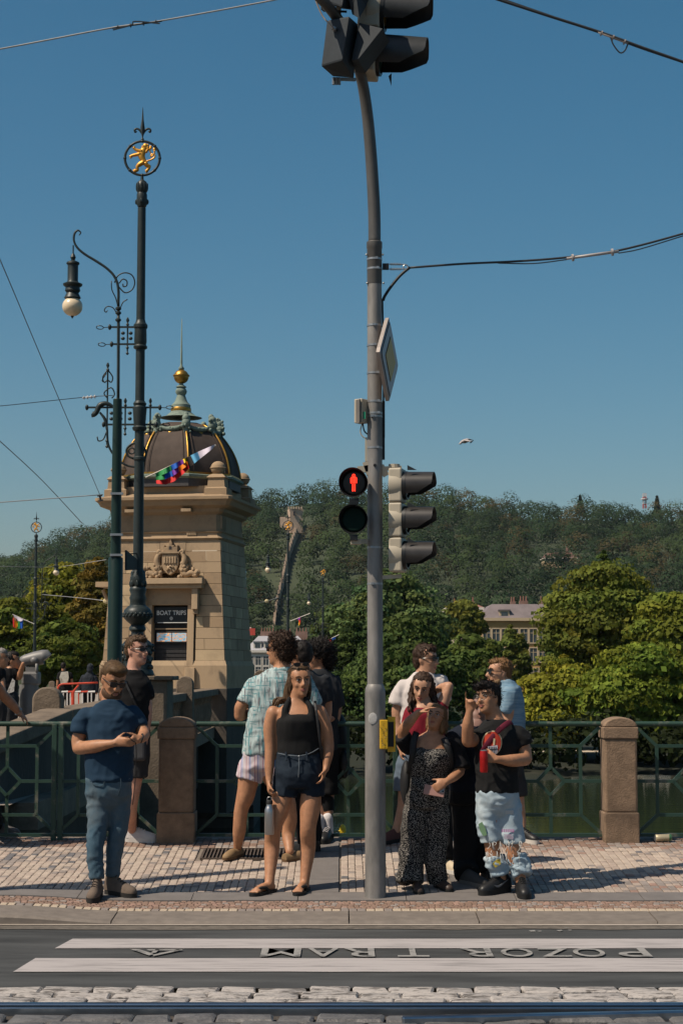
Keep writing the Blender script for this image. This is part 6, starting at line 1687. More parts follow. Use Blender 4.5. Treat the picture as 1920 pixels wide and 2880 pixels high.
def long_locks(t, pts_list, mat, r=.012, seed=2, name='hair_lock', curl=0.0):
    gg = np.random.default_rng(seed); m = MB()
    for pts in pts_list:
        P0 = [Vector(p) for p in pts]
        for k in range(3):
            off = Vector(gg.normal(size=3)) * r * .7
            q, _ = smooth_path([p + off * (0.4 + .6 * i / max(1, len(P0) - 1)) for i, p in enumerate(P0)], None, 5)
            if curl: q = [p + Vector((math.cos(i * 1.5 + k * 2), math.sin(i * 1.5 + k), 0)) * curl for i, p in enumerate(q)]
            n = len(q); m.tube(q, [r * (1 - .75 * (i / (n - 1)) ** 2) for i in range(n)], 6)
    return m.build(name, mat, t, smooth=True)

def add_hand(mb, wrist, tip, side, s=1.0, curl=.5, point=None, thumb_out=.6, spread=.12, pk=0):
    """Palm, four unequal bent fingers and a thumb. side = direction from little finger to thumb; curl 0 flat .. 1.6 fist."""
    wrist, tip = Vector(wrist), Vector(tip); d = (tip - wrist).normalized(); sd = Vector(side); sd = (sd - d * sd.dot(d)).normalized(); n = d.cross(sd)   # n: palm side
    if isinstance(curl, (int, float)) and curl < 0: n = -n; curl = -curl
    L = .088 * s
    rings = []
    for f, w, th in ((-.12, .024, .019), (.1, .030, .018), (.45, .039, .016), (.85, .041, .014), (1.02, .036, .009)):
        c = wrist + d * L * f; rings.append([c + sd * math.cos(2 * math.pi * k / 12) * w * s + n * math.sin(2 * math.pi * k / 12) * th * s for k in range(12)])
    mb.loft(rings)
    for k, (o_, ln) in enumerate(((.030, .070), (.010, .079), (-.011, .074), (-.030, .058))):
        p = wrist + d * L * .92 + sd * o_ * s; dr = (d + sd * spread * (1.5 - k) * .5).normalized(); c = curl
        if point is not None and k == pk: c = point; ln = .078
        ax = dr.cross(n); pts = [p - dr * .02 * s, p]; cur = dr
        for q, seg in enumerate((.45, .32, .25)):
            cur = (Quaternion(ax, c * (.62 if q == 0 else .8)) @ cur).normalized() if True else cur
            p = p + cur * ln * seg * s; pts.append(p)
        mb.limb(pts, [.0098 * s, .0094 * s, .0088 * s, .0082 * s, .0068 * s], 8, 2)
    p0 = wrist + d * L * .25 + sd * .026 * s; td = (d * .75 + sd * thumb_out + n * .35).normalized(); p1 = p0 + td * .040 * s; t2 = (td + d * .35 + n * .25 * curl).normalized(); p2 = p1 + t2 * .030 * s; p3 = p2 + (t2 + n * .2 * curl).normalized() * .022 * s
    mb.limb([p0, p1, p2, p3], [.014 * s, .0115 * s, .0105 * s, .0082 * s], 8, 2)

def shoe(t, heel, toe, kind, mat, sole, s=1.0, lift=0.0, name='shoe', laces=None):
    """heel, toe: points on the ground."""
    heel, toe = Vector(heel), Vector(toe); d = (toe - heel); L = d.length; d.normalize(); up = Vector((0, -.08, 1)).normalized(); sd = d.cross(up).normalized(); up = sd.cross(d)
    heel = heel + up * lift; toe = toe + up * lift
    outline = [(0, .55), (.06, .78), (.2, .82), (.4, .78), (.6, .98), (.76, 1.0), (.9, .78), (.97, .45), (1, .1)]
    w = .050 * s
    poly = [heel + d * L * f + sd * w * q for f, q in outline] + [heel + d * L * f - sd * w * q for f, q in reversed(outline)]
    hs = {'boot': .034, 'sneaker': .034, 'flipflop': .026, 'loafer': .020, 'shoe': .022}[kind] * s
    m = MB(); m.prism(poly, up * hs); so = m.build('sole', sole, t, smooth=True, sharp=60)
    base = heel + up * hs
    if kind == 'flipflop':
        m = MB()
        for q in (-1, 1): m.tube([base + d * L * .80 + up * .008, base + d * L * .68 + sd * q * w * .5 + up * .035 * s, base + d * L * .52 + sd * q * w * .92 + up * .030 * s, base + d * L * .40 + sd * q * w * .95], [.008 * s, .013 * s, .014 * s, .010 * s], 6, sub=3, flat=.5)
        m.build('strap', mat, t, smooth=True); return
    prof = {'boot': [(.02, .8, .13), (.10, .86, .145), (.22, .86, .135), (.36, .82, .105), (.5, .84, .078), (.65, .92, .062), (.8, .92, .052), (.92, .7, .038), (.985, .35, .016)],
            'sneaker': [(.01, .74, .085), (.09, .84, .098), (.22, .82, .092), (.36, .78, .085), (.5, .82, .072), (.65, .92, .056), (.8, .9, .044), (.92, .68, .032), (.985, .34, .012)],
            'loafer': [(.01, .7, .05), (.1, .8, .052), (.25, .8, .045), (.4, .78, .05), (.5, .82, .058), (.65, .92, .052), (.8, .9, .042), (.92, .68, .03), (.985, .34, .012)],
            'shoe': [(.01, .74, .07), (.1, .82, .075), (.25, .8, .07), (.4, .78, .068), (.55, .84, .058), (.7, .9, .05), (.85, .8, .04), (.94, .6, .028), (.985, .34, .012)]}[kind]
    m = MB(); rings = []
    for f, wf, h in prof:
        c = base + d * L * f; ring = []
        for k in range(14):
            a = math.pi * k / 13; ring.append(c + sd * math.cos(a) * w * wf * (1 - .30 * (h / .14) * math.sin(a)) + up * (max(0.0, math.sin(a)) ** .8) * h * s)
        rings.append(ring)
    m.loft(rings); uo = m.build('upper', mat, t, smooth=True, sharp=70)
    if laces:
        for k in range(4):
            f = .34 + k * .085; h = np.interp(f, [p[0] for p in prof], [p[2] for p in prof]) * s
            m = MB(); c = base + d * L * f + up * (h + .001); m.tube([c + sd * w * .42 - up * .010, c + sd * .01 + up * .004 + d * .006, c - sd * w * .42 - up * .010], .0036 * s, 5, sub=2); m.build('lace', laces, uo)
    return uo

def ell_ring(c, hw, dep, n=24, tilt=0.0, sq=.9):
    out = []
    for k in range(n):
        a = 2 * math.pi * k / n; ca, sa = math.cos(a), math.sin(a)
        x = math.copysign(abs(ca) ** sq, ca) * hw; y = math.copysign(abs(sa) ** sq, sa) * dep
        out.append(Vector((c.x + x, c.y + y, c.z + x * tilt)))
    return out

class Person:
    def __init__(self, label, Y, foot, skinm, group=None, vox=.0112):
        self.Y = Y; self.k = Y / 5000.0; self.skin = skinm; self.vox = vox
        g0 = Vector((XP(foot, 2300, Y), Y, gz(XP(foot, 2300, Y), Y) if 12 < Y < 17 else DECK))
        self.t = thing('person', label, 'person', g0, group)
        self.body = MB(); self.done = False
    def p(self, q):
        """(px, py[, dy]) -> point at this person's own distance."""
        return W(q[0], q[1], self.Y + (q[2] if len(q) > 2 else 0.0))
    def torso(self, rows, mb=None, dy=0.0):
        """rows: (px, py, half width px, depth m[, dy]) from the bottom up."""
        if mb is None: mb = MB() if self.done else self.body
        rings = [ell_ring(self.p((r[0], r[1], (r[4] if len(r) > 4 else 0) + dy)), r[2] * self.k, r[3]) for r in rows]
        mb.loft(rings); return mb
    def limb(self, pts, rad, mb=None, n=14, sub=4, fs=False):
        fe = mb is not None
        if mb is None: mb = self.body
        mb.limb([self.p(q) if not isinstance(q, Vector) else q for q in pts], rad, n, sub, fs=fs, fe=fe); return mb
    def head(self, px, py, hpx, yaw, pitch=0, roll=0, female=False, dy=0.0, **o):
        self.hs = hpx * self.k / .234; self.hC = self.p((px, py, dy)); self.hR = head_frame(math.radians(yaw), math.radians(pitch), math.radians(roll))
        add_head(self.body, self.hC, self.hR, self.hs, female); self.hopt = o
    def hp(self, x, y, z): return self.hC + self.hR @ (Vector((x, y, z)) * self.hs)
    def hand(self, wrist, tip, side, **k):
        add_hand(self.body, self.p(wrist) if not isinstance(wrist, Vector) else wrist, self.p(tip) if not isinstance(tip, Vector) else tip, side, **k)
    def finish_body(self):
        self.done = True; me = fuse(self.body, self.vox, 2, ROOT[self.t]); finish('body', me, self.skin, self.t, True)
        face_parts(self.t, self.hC, self.hR, self.hs, self.hopt)
    def garment(self, name, mb, mat, amp=.006, freq=(9, 9, 5), seed=0, vox=.0122, it=2):
        me = fuse(mb, vox, it, ROOT[self.t]); folds(me, amp, freq, seed); return finish(name, me, mat, self.t, True)

SHORT = [((0, -.014, .040), (.079, .088, .085)), ((0, .012, .075), (.068, .072, .052)), ((0, -.045, .0), (.072, .060, .075))]
def gq(px, py): return G(px, py)
# ------------------------------------------------------------------ the people waiting at the crossing
def A(x, y, *d): return (150 + x / 2.868, 1740 + y / 2.868) + d
def B(x, y, *d): return (600 + x / 2.868, 1740 + y / 2.868) + d
def C_(x, y, *d): return (1040 + x / 2.94, 1760 + y / 2.94) + d
def D(x, y, *d): return (1100 + x / 3.92, 1780 + y / 3.92) + d
def ank(h, t, z=.085, f=.22): return h.lerp(t, f) + Vector((0, 0, z))
UP, CAMW = Vector((0, 0, 1)), Vector((0, -1, 0))
def foot(heel_px, toe_px, L=.285):
    a, b = G(*heel_px), G(*toe_px); d = b - a; d.z = 0; d.normalize(); b = a + d * L; b.z = gz(b.x, b.y); a.z = gz(a.x, a.y); return a, b
def around(c, toe_dir, L=.285):
    """Foot with its middle at c, pointing along toe_dir on the ground."""
    d = Vector((toe_dir[0], toe_dir[1], 0)).normalized(); a, b = c - d * L * .5, c + d * L * .5; a.z = gz(a.x, a.y); b.z = gz(b.x, b.y); return a, b
shirt_navy = cloth('tee_navy', (.014, .034, .062)); shirt_blk = cloth('tee_black', (.0095, .0095, .0105)); shirt_blk2 = cloth('tee_faded_black', (.012, .012, .0125))
shirt_wht = cloth('tee_white', (.50, .45, .43)); shirt_blue = cloth('tee_heather_blue', (.115, .20, .28), col2=(.19, .28, .35), thr=(.4, .6), scale=5, stretch=(1, 1, 14))
shirt_dk = cloth('tee_charcoal', (.022, .024, .028)); top_red = cloth('top_red', (.17, .012, .022))
jeans = cloth('jeans_washed', (.048, .088, .122), col2=(.115, .135, .145), thr=(.42, .72), scale=3.2, bump=.3)
jeans_lt = cloth('jeans_light', (.25, .335, .40), col2=(.39, .45, .48), thr=(.4, .66), scale=5, bump=.35)
denim_dk = cloth('denim_dark', (.010, .016, .026), col2=(.022, .033, .047), thr=(.45, .75), scale=5)
denim_gr = cloth('denim_grey_blue', (.10, .13, .17)); trous_blk = cloth('trousers_black', (.010, .010, .011)); short_gr = cloth('shorts_grey', (.032, .032, .034))
suede, suede_d = M('boot_suede', (.125, .092, .070), .85, var=.2, scale=14, bump=.2, bscale=200), M('sole_dark', (.022, .020, .018), .7)
wht_sh, wht_so = M('sneaker_white', (.50, .47, .45), .55, var=.1, scale=22, bump=.3, bscale=60), M('sole_white', (.55, .52, .48), .5, var=.05)
blk_sh, blk_so = M('sneaker_black', (.014, .014, .015), .45, var=.15), M('sole_black', (.012, .012, .012), .6)
lo_tan, lo_so = M('loafer_tan', (.22, .14, .07), .7, var=.15, scale=20), M('loafer_sole', (.10, .055, .025), .7)
bag_blk = M('bag_black', (.011, .011, .012), .6, var=.15)

# --- man in navy T-shirt looking down at something in his hands
f1 = foot((277, 2519), (256, 2541)); f2 = foot((300, 2512), (374, 2524))
P = Person('man in navy T-shirt and washed jeans, head bowed over his hands', (f1[0].y + f2[0].y) / 2, 300, sk_tan)
P.head(318, 1913, 95, 30, -24, -4, sunglasses=True, lens=(.025, .020), beard=hairm('beard_brown', (.085, .045, .025)), brow=h_brown)
rows = [(307, 2200, 66, .150), (307, 2150, 68, .150), (309, 2100, 67, .148), (318, 2050, 68, .140), (316, 2012, 72, .130, .0), (312, 1996, 62, .110), (312, 1982, 44, .090), (315, 1967, 28, .072)]
P.torso([(a, b, c * .86, d * .88) for a, b, c, d, *_ in rows])
P.limb([(308, 1975), (316, 1940, -.01)], [.066, .060])
P.limb([A(275, 785), A(208, 960), A(205, 1045, -.02)], [.044, .056, .050]); P.limb([A(205, 1045, -.02), A(330, 1030, -.14), A(500, 1003, -.22)], [.052, .051, .029])
P.hand(A(490, 1003, -.22), A(640, 985, -.26), UP, curl=-.95)
P.limb([A(635, 775, .05), A(700, 870, .03), A(735, 935, -.04)], [.042, .052, .047]); P.limb([A(735, 935, -.04), A(715, 960, -.13), A(690, 975, -.22)], [.047, .042, .030])
P.hand(A(700, 965, -.2), A(600, 1010, -.28), Vector((.3, 0, 1)), curl=.95)
LG = ([(279, 2235), (277, 2290, -.03), (274, 2330, -.06), (268, 2395, -.10), ank(*f1, z=.135)], [(333, 2235, .01), (337, 2290, .02), (335, 2325, .02), (322, 2390, .02), ank(*f2, z=.135)])
for l_g, ff in zip(LG, (f1, f2)): P.limb(l_g + [ank(*ff)], [.07, .05, .04, .036, .034, .034])
P.finish_body()
m = P.torso(rows); P.limb([A(268, 775), A(228, 850), A(216, 925, -.005)], [.070, .076, .082], m); P.limb([A(640, 760, .04), A(678, 810, .03), A(694, 868, .02)], [.066, .068, .070], m)
P.garment('t_shirt', m, shirt_navy, .0055, (7, 7, 9), 11)
m = P.torso([(306, 2282, 22, .05), (306, 2264, 46, .10), (306, 2236, 64, .137), (307, 2185, 66, .142)])
P.limb(LG[0], [.100, .088, .077, .069, .058], m)
P.limb(LG[1], [.098, .085, .074, .066, .056], m)
P.garment('jeans', m, jeans, .0055, (10, 10, 11), 21)
m_sm = M('jeans_seam', (.030, .055, .078), .9)
m = MB(); m.tube([P.p(A(545, 1290, -.155)), P.p(A(545, 1360, -.152)), P.p(A(525, 1425, -.125))], .004, 5, sub=3); m.build('fly_seam', m_sm, P.t)
m = MB(); m.tube([P.p(A(300, 1300, -.11)), P.p(A(330, 1340, -.13)), P.p(A(395, 1350, -.145)), P.p(A(420, 1300, -.15))], .0035, 5, sub=3); m.build('pocket_seam', m_sm, P.t)
for ff in (f1, f2):
    shoe(P.t, *ff, 'boot', suede, suede_d, 1.03, name='boot', laces=M('lace_dark', (.03, .026, .022), .8))
hair(P.t, P.hC, P.hR, P.hs, [((0, -.012, .060), (.079, .092, .072)), ((0, -.055, .015), (.074, .055, .085)), ((.0, .045, .098), (.066, .056, .034))], h_lbrown, 200, .06, .3, (0, -1, .25), 3, .0012, puff=.001)
m = MB(); a, b = P.p(A(668, 1020, -.27)), P.p(A(650, 1420, -.16)); m.tube([P.p(A(605, 950, -.3)), P.p(A(640, 985, -.29)), a, a.lerp(b, .5) + Vector((.008, 0, 0)), b, P.p(A(640, 1500, -.1))], .0035, 6, sub=4)
t = thing('earphone_cord', 'thin black cord dangling from the hands of the man in navy', 'cord', b); m.build('cord', bag_blk, t, smooth=True)
m = MB(); m.torus(P.p(A(712, 965, -.2)), .034, .006, (.8, .3, -.2), 18, 6); m.build('watch_strap', bag_blk, P.t)

# --- young man in black behind him, sunglasses, white trainers
fw_ = foot((352, 2366), (420, 2368), .30); fb_ = foot((330, 2364), (392, 2364), .30)
P = Person('young man in black T-shirt and sunglasses facing right, white trainers', 15.93, 375, sk_pink)
P.head(385, 1831, 79, 52, 2, 0, sunglasses=True, lens=(.027, .014), brow=h_brown)
rows = [(378, 2080, 44, .14), (378, 2020, 44, .14), (376, 1960, 48, .14), (376, 1920, 48, .125), (374, 1902, 38, .10), (376, 1884, 24, .08)]
P.torso([(a, b, c * .86, d * .88) for a, b, c, d in rows]); P.limb([(374, 1895), (380, 1858)], [.066, .062])
P.limb([A(712, 525), A(748, 680), A(755, 800, -.02), A(742, 920, -.04), A(735, 1010, -.06)], [.044, .054, .046, .040, .030]); P.hand(A(735, 1005, -.06), A(725, 1100, -.1), CAMW, curl=.6)
P.limb([(344, 1928), (334, 2000), (338, 2060)], [.042, .05, .04])
P.limb([(390, 2120), A(655, 1350), A(628, 1530, .03), ank(*fw_)], [.085, .060, .056, .040]); P.limb([(362, 2120, .05), (365, 2220, .05), ank(*fb_)], [.085, .06, .04])
P.finish_body()
m = P.torso(rows); P.limb([A(715, 510), A(746, 580), A(755, 650)], [.070, .072, .074], m); P.limb([(338, 1912), (334, 1960)], [.078, .072], m); P.garment('t_shirt', m, shirt_blk, .005, (7, 7, 9), 31)
m = P.torso([(378, 2125, 42, .14), (378, 2070, 43, .14)]); P.limb([(390, 2120), A(675, 1200), A(678, 1285)], [.105, .100, .098], m); P.limb([(362, 2120, .05), (364, 2185, .05)], [.1, .1], m); P.garment('shorts', m, short_gr, .005, seed=33)
m = MB(); a = ank(*fw_); m.limb([a, a + Vector((0.004, 0, .15))], [.048, .056]); finish('sock', fuse(m, .011, 2, ROOT[P.t]), trous_blk, P.t, True)
for ff in (fw_, fb_): shoe(P.t, *ff, 'sneaker', wht_sh, wht_so, 1.1, name='trainer', laces=wht_so)
hair(P.t, P.hC, P.hR, P.hs, [((0, -.016, .048), (.078, .086, .078)), ((0, .03, .090), (.062, .06, .034)), ((0, -.045, .005), (.070, .055, .075))], h_brown, 420, .030, .1, (0, .3, .8), 4, .006)
m = MB(); m.tube([P.p(A(560, 460, -.13)), P.p(A(640, 640, -.17)), P.p(A(715, 800, -.12))], .010, 6, sub=3, flat=.4); m.build('bag_strap', bag_blk, P.t)
t = thing('shoulder_bag', 'small grey bag at the hip of the young man in black', 'bag', P.p(A(690, 1080, -.16)))
m = MB(); m.box(P.p(A(690, 1060, -.16)), (.13, .06, .19)); bevel(m.build('pouch', cloth('bag_grey', (.055, .055, .058)), t), .03, 3)

# --- woman in black halter top with steel bottle
g1 = foot((772, 2507), (694, 2525), .275); g2 = foot((862, 2502), (826, 2526), .275)
P = Person('woman with long brown hair in black halter top and dark denim shorts', (g1[0].y + g2[0].y) / 2 + .02, 820, sk_tan)
P.head(843, 1915, 88, 16, -2, 3, female=True, brow=h_brown, lip=m_lip, gaze=-.6)
rows = [(841, 2120, 60, .118), (841, 2085, 60, .118), (840, 2050, 62, .130, -.01), (840, 2015, 62, .135, -.015), (836, 1998, 60, .11), (833, 1984, 40, .082), (833, 1966, 24, .062)]
P.torso([(842, 2196, 46, .10), (842, 2170, 62, .125), (841, 2140, 60, .115)] + [(a, b, c * .97, d * .95) for a, b, c, d, *_ in rows]); P.limb([(833, 1980), (837, 1940, -.01)], [.058, .052])
P.limb([B(482, 755), B(455, 880), B(458, 1040, -.01), B(452, 1190, -.03), B(450, 1315, -.06)], [.056, .053, .044, .040, .027]); P.hand(B(450, 1310, -.06), B(445, 1440, -.09), CAMW, curl=-1.2)
P.limb([B(852, 745), B(902, 870), B(925, 1000, .0), B(925, 1090, -.03), B(905, 1215, -.07)], [.056, .053, .046, .042, .027]); P.hand(B(905, 1205, -.07), B(868, 1330, -.1), CAMW, curl=.45, spread=.2)
P.limb([B(572, 1345), B(545, 1500, -.01), B(485, 1690, -.02), B(472, 1850, .02), ank(*g1, z=.06)], [.080, .085, .064, .062, .038]); P.limb([B(792, 1345), B(782, 1500, -.02), B(763, 1690, -.04), B(762, 1850, .02), ank(*g2, z=.06)], [.080, .085, .064, .062, .038])
for a, b in (g1, g2):      # bare feet in flip-flops
    u = Vector((0, 0, .028)); P.limb([a.lerp(b, .12) + u * 1.5, a.lerp(b, .45) + u * 1.9, a.lerp(b, .74) + u * 1.35], [.034, .032, .030])
    d = (b - a).normalized(); s_ = d.cross(UP).normalized()
    for q in range(5): P.limb([a.lerp(b, .70) + u * 1.2 + s_ * (.030 - q * .015), a.lerp(b, .92 - abs(q - (1 if s_.x < 0 else 3)) * .025) + u * 1.1 + s_ * (.034 - q * .017)], [.012, .0105], n=8)
P.finish_body()
m = P.torso([(841, 2125, 62, .124), (841, 2085, 62, .124), (840, 2050, 64, .137, -.01), (840, 2026, 62, .142, -.017), (841, 2008, 46, .122, -.018)])
for s_ in (-1, 1): P.limb([(840 + s_ * 38, 2020, -.085), (839 + s_ * 36, 1996, -.085), (838 + s_ * 29, 1978, -.068), (836 + s_ * 21, 1960, -.03)], [.034, .030, .026, .020], m)
P.garment('halter_top', m, shirt_blk2, .003, seed=41)
m = P.torso([(842, 2214, 60, .125), (842, 2180, 71, .148), (841, 2140, 66, .13), (841, 2112, 61, .122)])
P.limb([B(578, 1290), B(577, 1360), B(572, 1435)], [.096, .099, .100], m); P.limb([B(794, 1290), B(802, 1360), B(805, 1435)], [.096, .099, .099], m); P.garment('denim_shorts', m, denim_dk, .0045, (9, 9, 12), 43)
m_st = M('denim_stitch', (.12, .14, .16), .8)
m = MB(); m.tube([P.p(B(x, y, z)) for x, y, z in ((520, 1085, -.09), (600, 1100, -.128), (690, 1106, -.14), (780, 1085, -.128), (850, 1045, -.09))], .003, 5, sub=3); m.build('waistband_seam', m_st, P.t)
m = MB(); m.tube([P.p(B(690, 1110, -.142)), P.p(B(690, 1200, -.155)), P.p(B(685, 1280, -.15))], .003, 5); m.build('fly_seam', m_st, P.t)
for x in (585, 750):
    m = MB(); m.tube([P.p(B(x, 1075, -.126)), P.p(B(x + 5, 1145, -.148))], .008, 5); m.build('belt_loop', denim_dk, P.t)
m = MB(); m.ell(P.p(B(690, 1110, -.146)), .008, None, 8, 6); m.build('button', m_galv, P.t)
for ff in (g1, g2): shoe(P.t, *ff, 'flipflop', M('rubber_black', (.013, .012, .012), .6), blk_so, .95, name='flip_flop')
hair(P.t, P.hC, P.hR, P.hs, [((0, -.020, .040), (.080, .090, .088)), ((0, .004, .084), (.073, .062, .042)), ((0, -.055, -.03), (.076, .05, .11)), ((.066, -.01, -.02), (.022, .035, .07)), ((-.066, -.01, -.02), (.022, .035, .07))], h_brown, 160, .05, .6, (0, -.6, -.5), 5, .003)
lk = []
for q in range(9):
    x = -.07 + .0 * q; lk.append([P.hp(.072 - q * .003, -.02 - q * .008, .03), P.hp(.084, -.03 - q * .008, -.06), P.hp(.086 + q * .003, -.03 - q * .006, -.14), P.p(B(555 - q * 7, 640 + q * 3, -.02 + q * .012)), P.p(B(520 - q * 5, 690 + q * 2, .0 + q * .01))])
for q in range(6): lk.append([P.hp(-.070, -.02 - q * .01, .03), P.hp(-.080, -.03 - q * .01, -.05), P.hp(-.075, -.03 - q * .01, -.12), P.p(B(760 + q * 3, 640 + q * 4, .03 + q * .012))])
long_locks(P.t, lk, h_brown, .016, 7, 'long_hair')
m = MB()
for s_ in (-1, 1):
    m.prism([P.hp(s_ * .033 + .026 * math.cos(a), .062 + .006, .124 + .016 * math.sin(a)) for a in np.linspace(0, 2 * math.pi, 10, endpoint=False)], P.hR @ Vector((0, .004, .002)))
    m.tube([P.hp(s_ * .058, .062, .126), P.hp(s_ * .090, .0, .085), P.hp(s_ * .086, -.05, .06)], .003, 5)
m.tube([P.hp(-.06, .068, .134), P.hp(0, .074, .138), P.hp(.06, .068, .134)], .004, 6); m.build('sunglasses', m_lens_d, P.t)
m = MB(); m.torus(P.hp(.078, .004, -.045), .008, .0018, (1, .2, 0), 12, 5); m.build('earring', m_gold, P.t)
m = MB(); m.tube([P.p(B(820, 665, -.06)), P.p(B(830, 740, -.11)), P.p(B(846, 880, -.125)), P.p(B(862, 1010, -.11)), P.p(B(875, 1130, -.06))], .011, 6, sub=3, flat=.4); m.build('bag_strap', bag_blk, P.t)
m = MB(); m.ell(P.p(B(868, 1090, .08)), (.05, .10, .13), None, 12, 9); m.build('bag', bag_blk, P.t, smooth=True) if False else None
m_ste = M('brushed_steel', (.42, .41, .41), .33, .9, var=.12, scale=30, stretch=(1, 1, .05))
bt = P.p(B(452, 1590, -.105)); kq = P.k / 2.868
t = thing('water_bottle', 'brushed steel drinking bottle with black lid, held by the woman in halter top', 'bottle', bt - Vector((0, 0, 140 * kq)))
def bz(y): return P.p(B(452, y)).z
tl = Matrix.Rotation(math.radians(-1.5), 3, 'Y')
m = MB(); m.lathe([(34 * kq, bz(1732)), (38 * kq, bz(1724)), (39 * kq, bz(1560)), (38 * kq, bz(1535)), (30 * kq, bz(1512)), (24 * kq, bz(1500)), (24 * kq, bz(1488))], (bt.x, bt.y, 0), 24); m.build('flask', m_ste, t, smooth=True, sharp=50)
m = MB(); m.lathe([(26 * kq, bz(1488)), (26 * kq, bz(1462)), (22 * kq, bz(1456))], (bt.x, bt.y, 0), 18); m.build('lid', blk_so, t, smooth=True, sharp=50)
m = MB(); m.torus((bt.x, bt.y, bz(1450)), .018, .0035, (0, 1, 0), 16, 6); m.build('carry_loop', m_ste, t, smooth=True)

# --- tall curly haired man in patterned shirt and striped shorts, seen from behind
l1 = foot((678, 2408), (622, 2427), .29); l2 = foot((798, 2424), (838, 2418), .29)
P = Person('tall curly haired man in teal patterned shirt and striped shorts, back turned', (l1[0].y + l2[0].y) / 2 - .02, 735, sk_tan)
P.head(789, 1828, 84, -118, 0, 0, sunglasses=True, lens=(.026, .016), brow=h_dark)
m_pat, n_, l_, b_ = nt('shirt_teal_pattern')
tcn = n_.new('ShaderNodeTexCoord'); outc = None
for sx, sz, c_ in ((52, 7, (.10, .23, .25)), (8, 60, (.11, .23, .25)), (90, 10, (.13, .13, .14))):
    mp = n_.new('ShaderNodeMapping'); mp.inputs['Scale'].default_value = (sx, 10, sz); l_.new(tcn.outputs['Object'], mp.inputs[0])
    nz = n_.new('ShaderNodeTexNoise'); nz.inputs['Scale'].default_value = 1.0; nz.inputs['Detail'].default_value = 3; l_.new(mp.outputs[0], nz.inputs['Vector'])
    cr = n_.new('ShaderNodeValToRGB'); cr.color_ramp.elements[0].position = .56; cr.color_ramp.elements[0].color = (0, 0, 0, 1); cr.color_ramp.elements[1].position = .63; cr.color_ramp.elements[1].color = (1, 1, 1, 1); l_.new(nz.outputs['Fac'], cr.inputs[0])
    mx = n_.new('ShaderNodeMix'); mx.data_type = 'RGBA'; l_.new(cr.outputs[0], mx.inputs['Factor'])
    if outc is None: mx.inputs['A'].default_value = (.33, .40, .40, 1)
    else: l_.new(outc, mx.inputs['A'])
    mx.inputs['B'].default_value = (*c_, 1); outc = mx.outputs['Result']
l_.new(outc, b_.inputs['Base Color']); b_.inputs['Roughness'].default_value = .85; b_.inputs['Specular IOR Level'].default_value = .15
m_str, n_, l_, b_ = nt('shorts_striped')
tcn = n_.new('ShaderNodeTexCoord'); sp = n_.new('ShaderNodeSeparateXYZ'); l_.new(tcn.outputs['Object'], sp.inputs[0])
mt = n_.new('ShaderNodeMath'); mt.operation = 'MULTIPLY'; mt.inputs[1].default_value = 14.0; l_.new(sp.outputs['X'], mt.inputs[0])
fr = n_.new('ShaderNodeMath'); fr.operation = 'FRACT'; l_.new(mt.outputs[0], fr.inputs[0])
cr = n_.new('ShaderNodeValToRGB'); cr.color_ramp.interpolation = 'CONSTANT'; els = cr.color_ramp.elements
els[0].position = 0; els[0].color = (.46, .40, .42, 1); els[1].position = .22; els[1].color = (.30, .10, .14, 1)
for p_, c_ in ((.30, (.46, .40, .42, 1)), (.48, (.42, .30, .34, 1)), (.60, (.13, .19, .36, 1)), (.70, (.46, .40, .44, 1)), (.80, (.22, .27, .42, 1)), (.86, (.46, .40, .42, 1))): e = els.new(p_); e.color = c_
l_.new(fr.outputs[0], cr.inputs[0]); l_.new(cr.outputs[0], b_.inputs['Base Color']); b_.inputs['Roughness'].default_value = .85
rows = [(730, 2122, 47, .145), (736, 2090, 50, .145), (752, 2040, 60, .150), (768, 1990, 66, .150), (778, 1940, 72, .14), (784, 1914, 72, .125), (790, 1894, 52, .10), (794, 1876, 28, .085)]
P.torso([(728, 2160, 42, .13)] + [(a, b, c * .86, d * .88) for a, b, c, d in rows]); P.limb([(794, 1890), (797, 1850)], [.072, .066])
P.limb([(736, 1932), B(235, 690), B(212, 780, .02)], [.046, .056, .050]); P.limb([B(212, 785, .02), B(270, 765, .1), B(345, 755, .16)], [.050, .044, .034]); P.hand(B(340, 755, .16), B(430, 750, .16), UP, curl=.9)
P.limb([(850, 1932, .03), (884, 1985, .05), (880, 2040, .1)], [.044, .05, .045])
P.limb([(702, 2175), B(262, 1420), B(225, 1540, .01), B(210, 1700, .03), ank(*l1, z=.075)], [.095, .080, .062, .058, .038]); P.limb([(762, 2175), (800, 2240), B(618, 1600, .02), B(604, 1740, .04), ank(*l2, z=.075)], [.095, .082, .062, .058, .038])
P.finish_body()
m = P.torso(rows); P.limb([(732, 1922), B(312, 570), B(270, 680)], [.074, .082, .094], m); P.limb([(852, 1915, .02), (868, 1950, .03), (882, 1985, .04)], [.084, .080, .082], m); P.garment('patterned_shirt', m, m_pat, .008, (7, 7, 6), 51)
m = P.torso([(728, 2165, 46, .14), (728, 2110, 46, .142)]); P.limb([(704, 2160), B(300, 1240), B(285, 1300)], [.112, .115, .118], m); P.limb([(762, 2160), (788, 2185), (795, 2200)], [.110, .115, .118], m); P.garment('striped_shorts', m, m_str, .006, seed=53)
for ff in (l1, l2): shoe(P.t, *ff, 'loafer', lo_tan, lo_so, 1.0, lift=.012 if ff is l1 else 0, name='loafer')
hair(P.t, P.hC, P.hR, P.hs, [((0, -.025, .040), (.086, .094, .092)), ((0, -.055, -.01), (.080, .06, .085)), ((0, .02, .085), (.068, .065, .045))], h_dark, 1700, .024, .0, (0, -.1, .3), 6, .007, puff=.018)

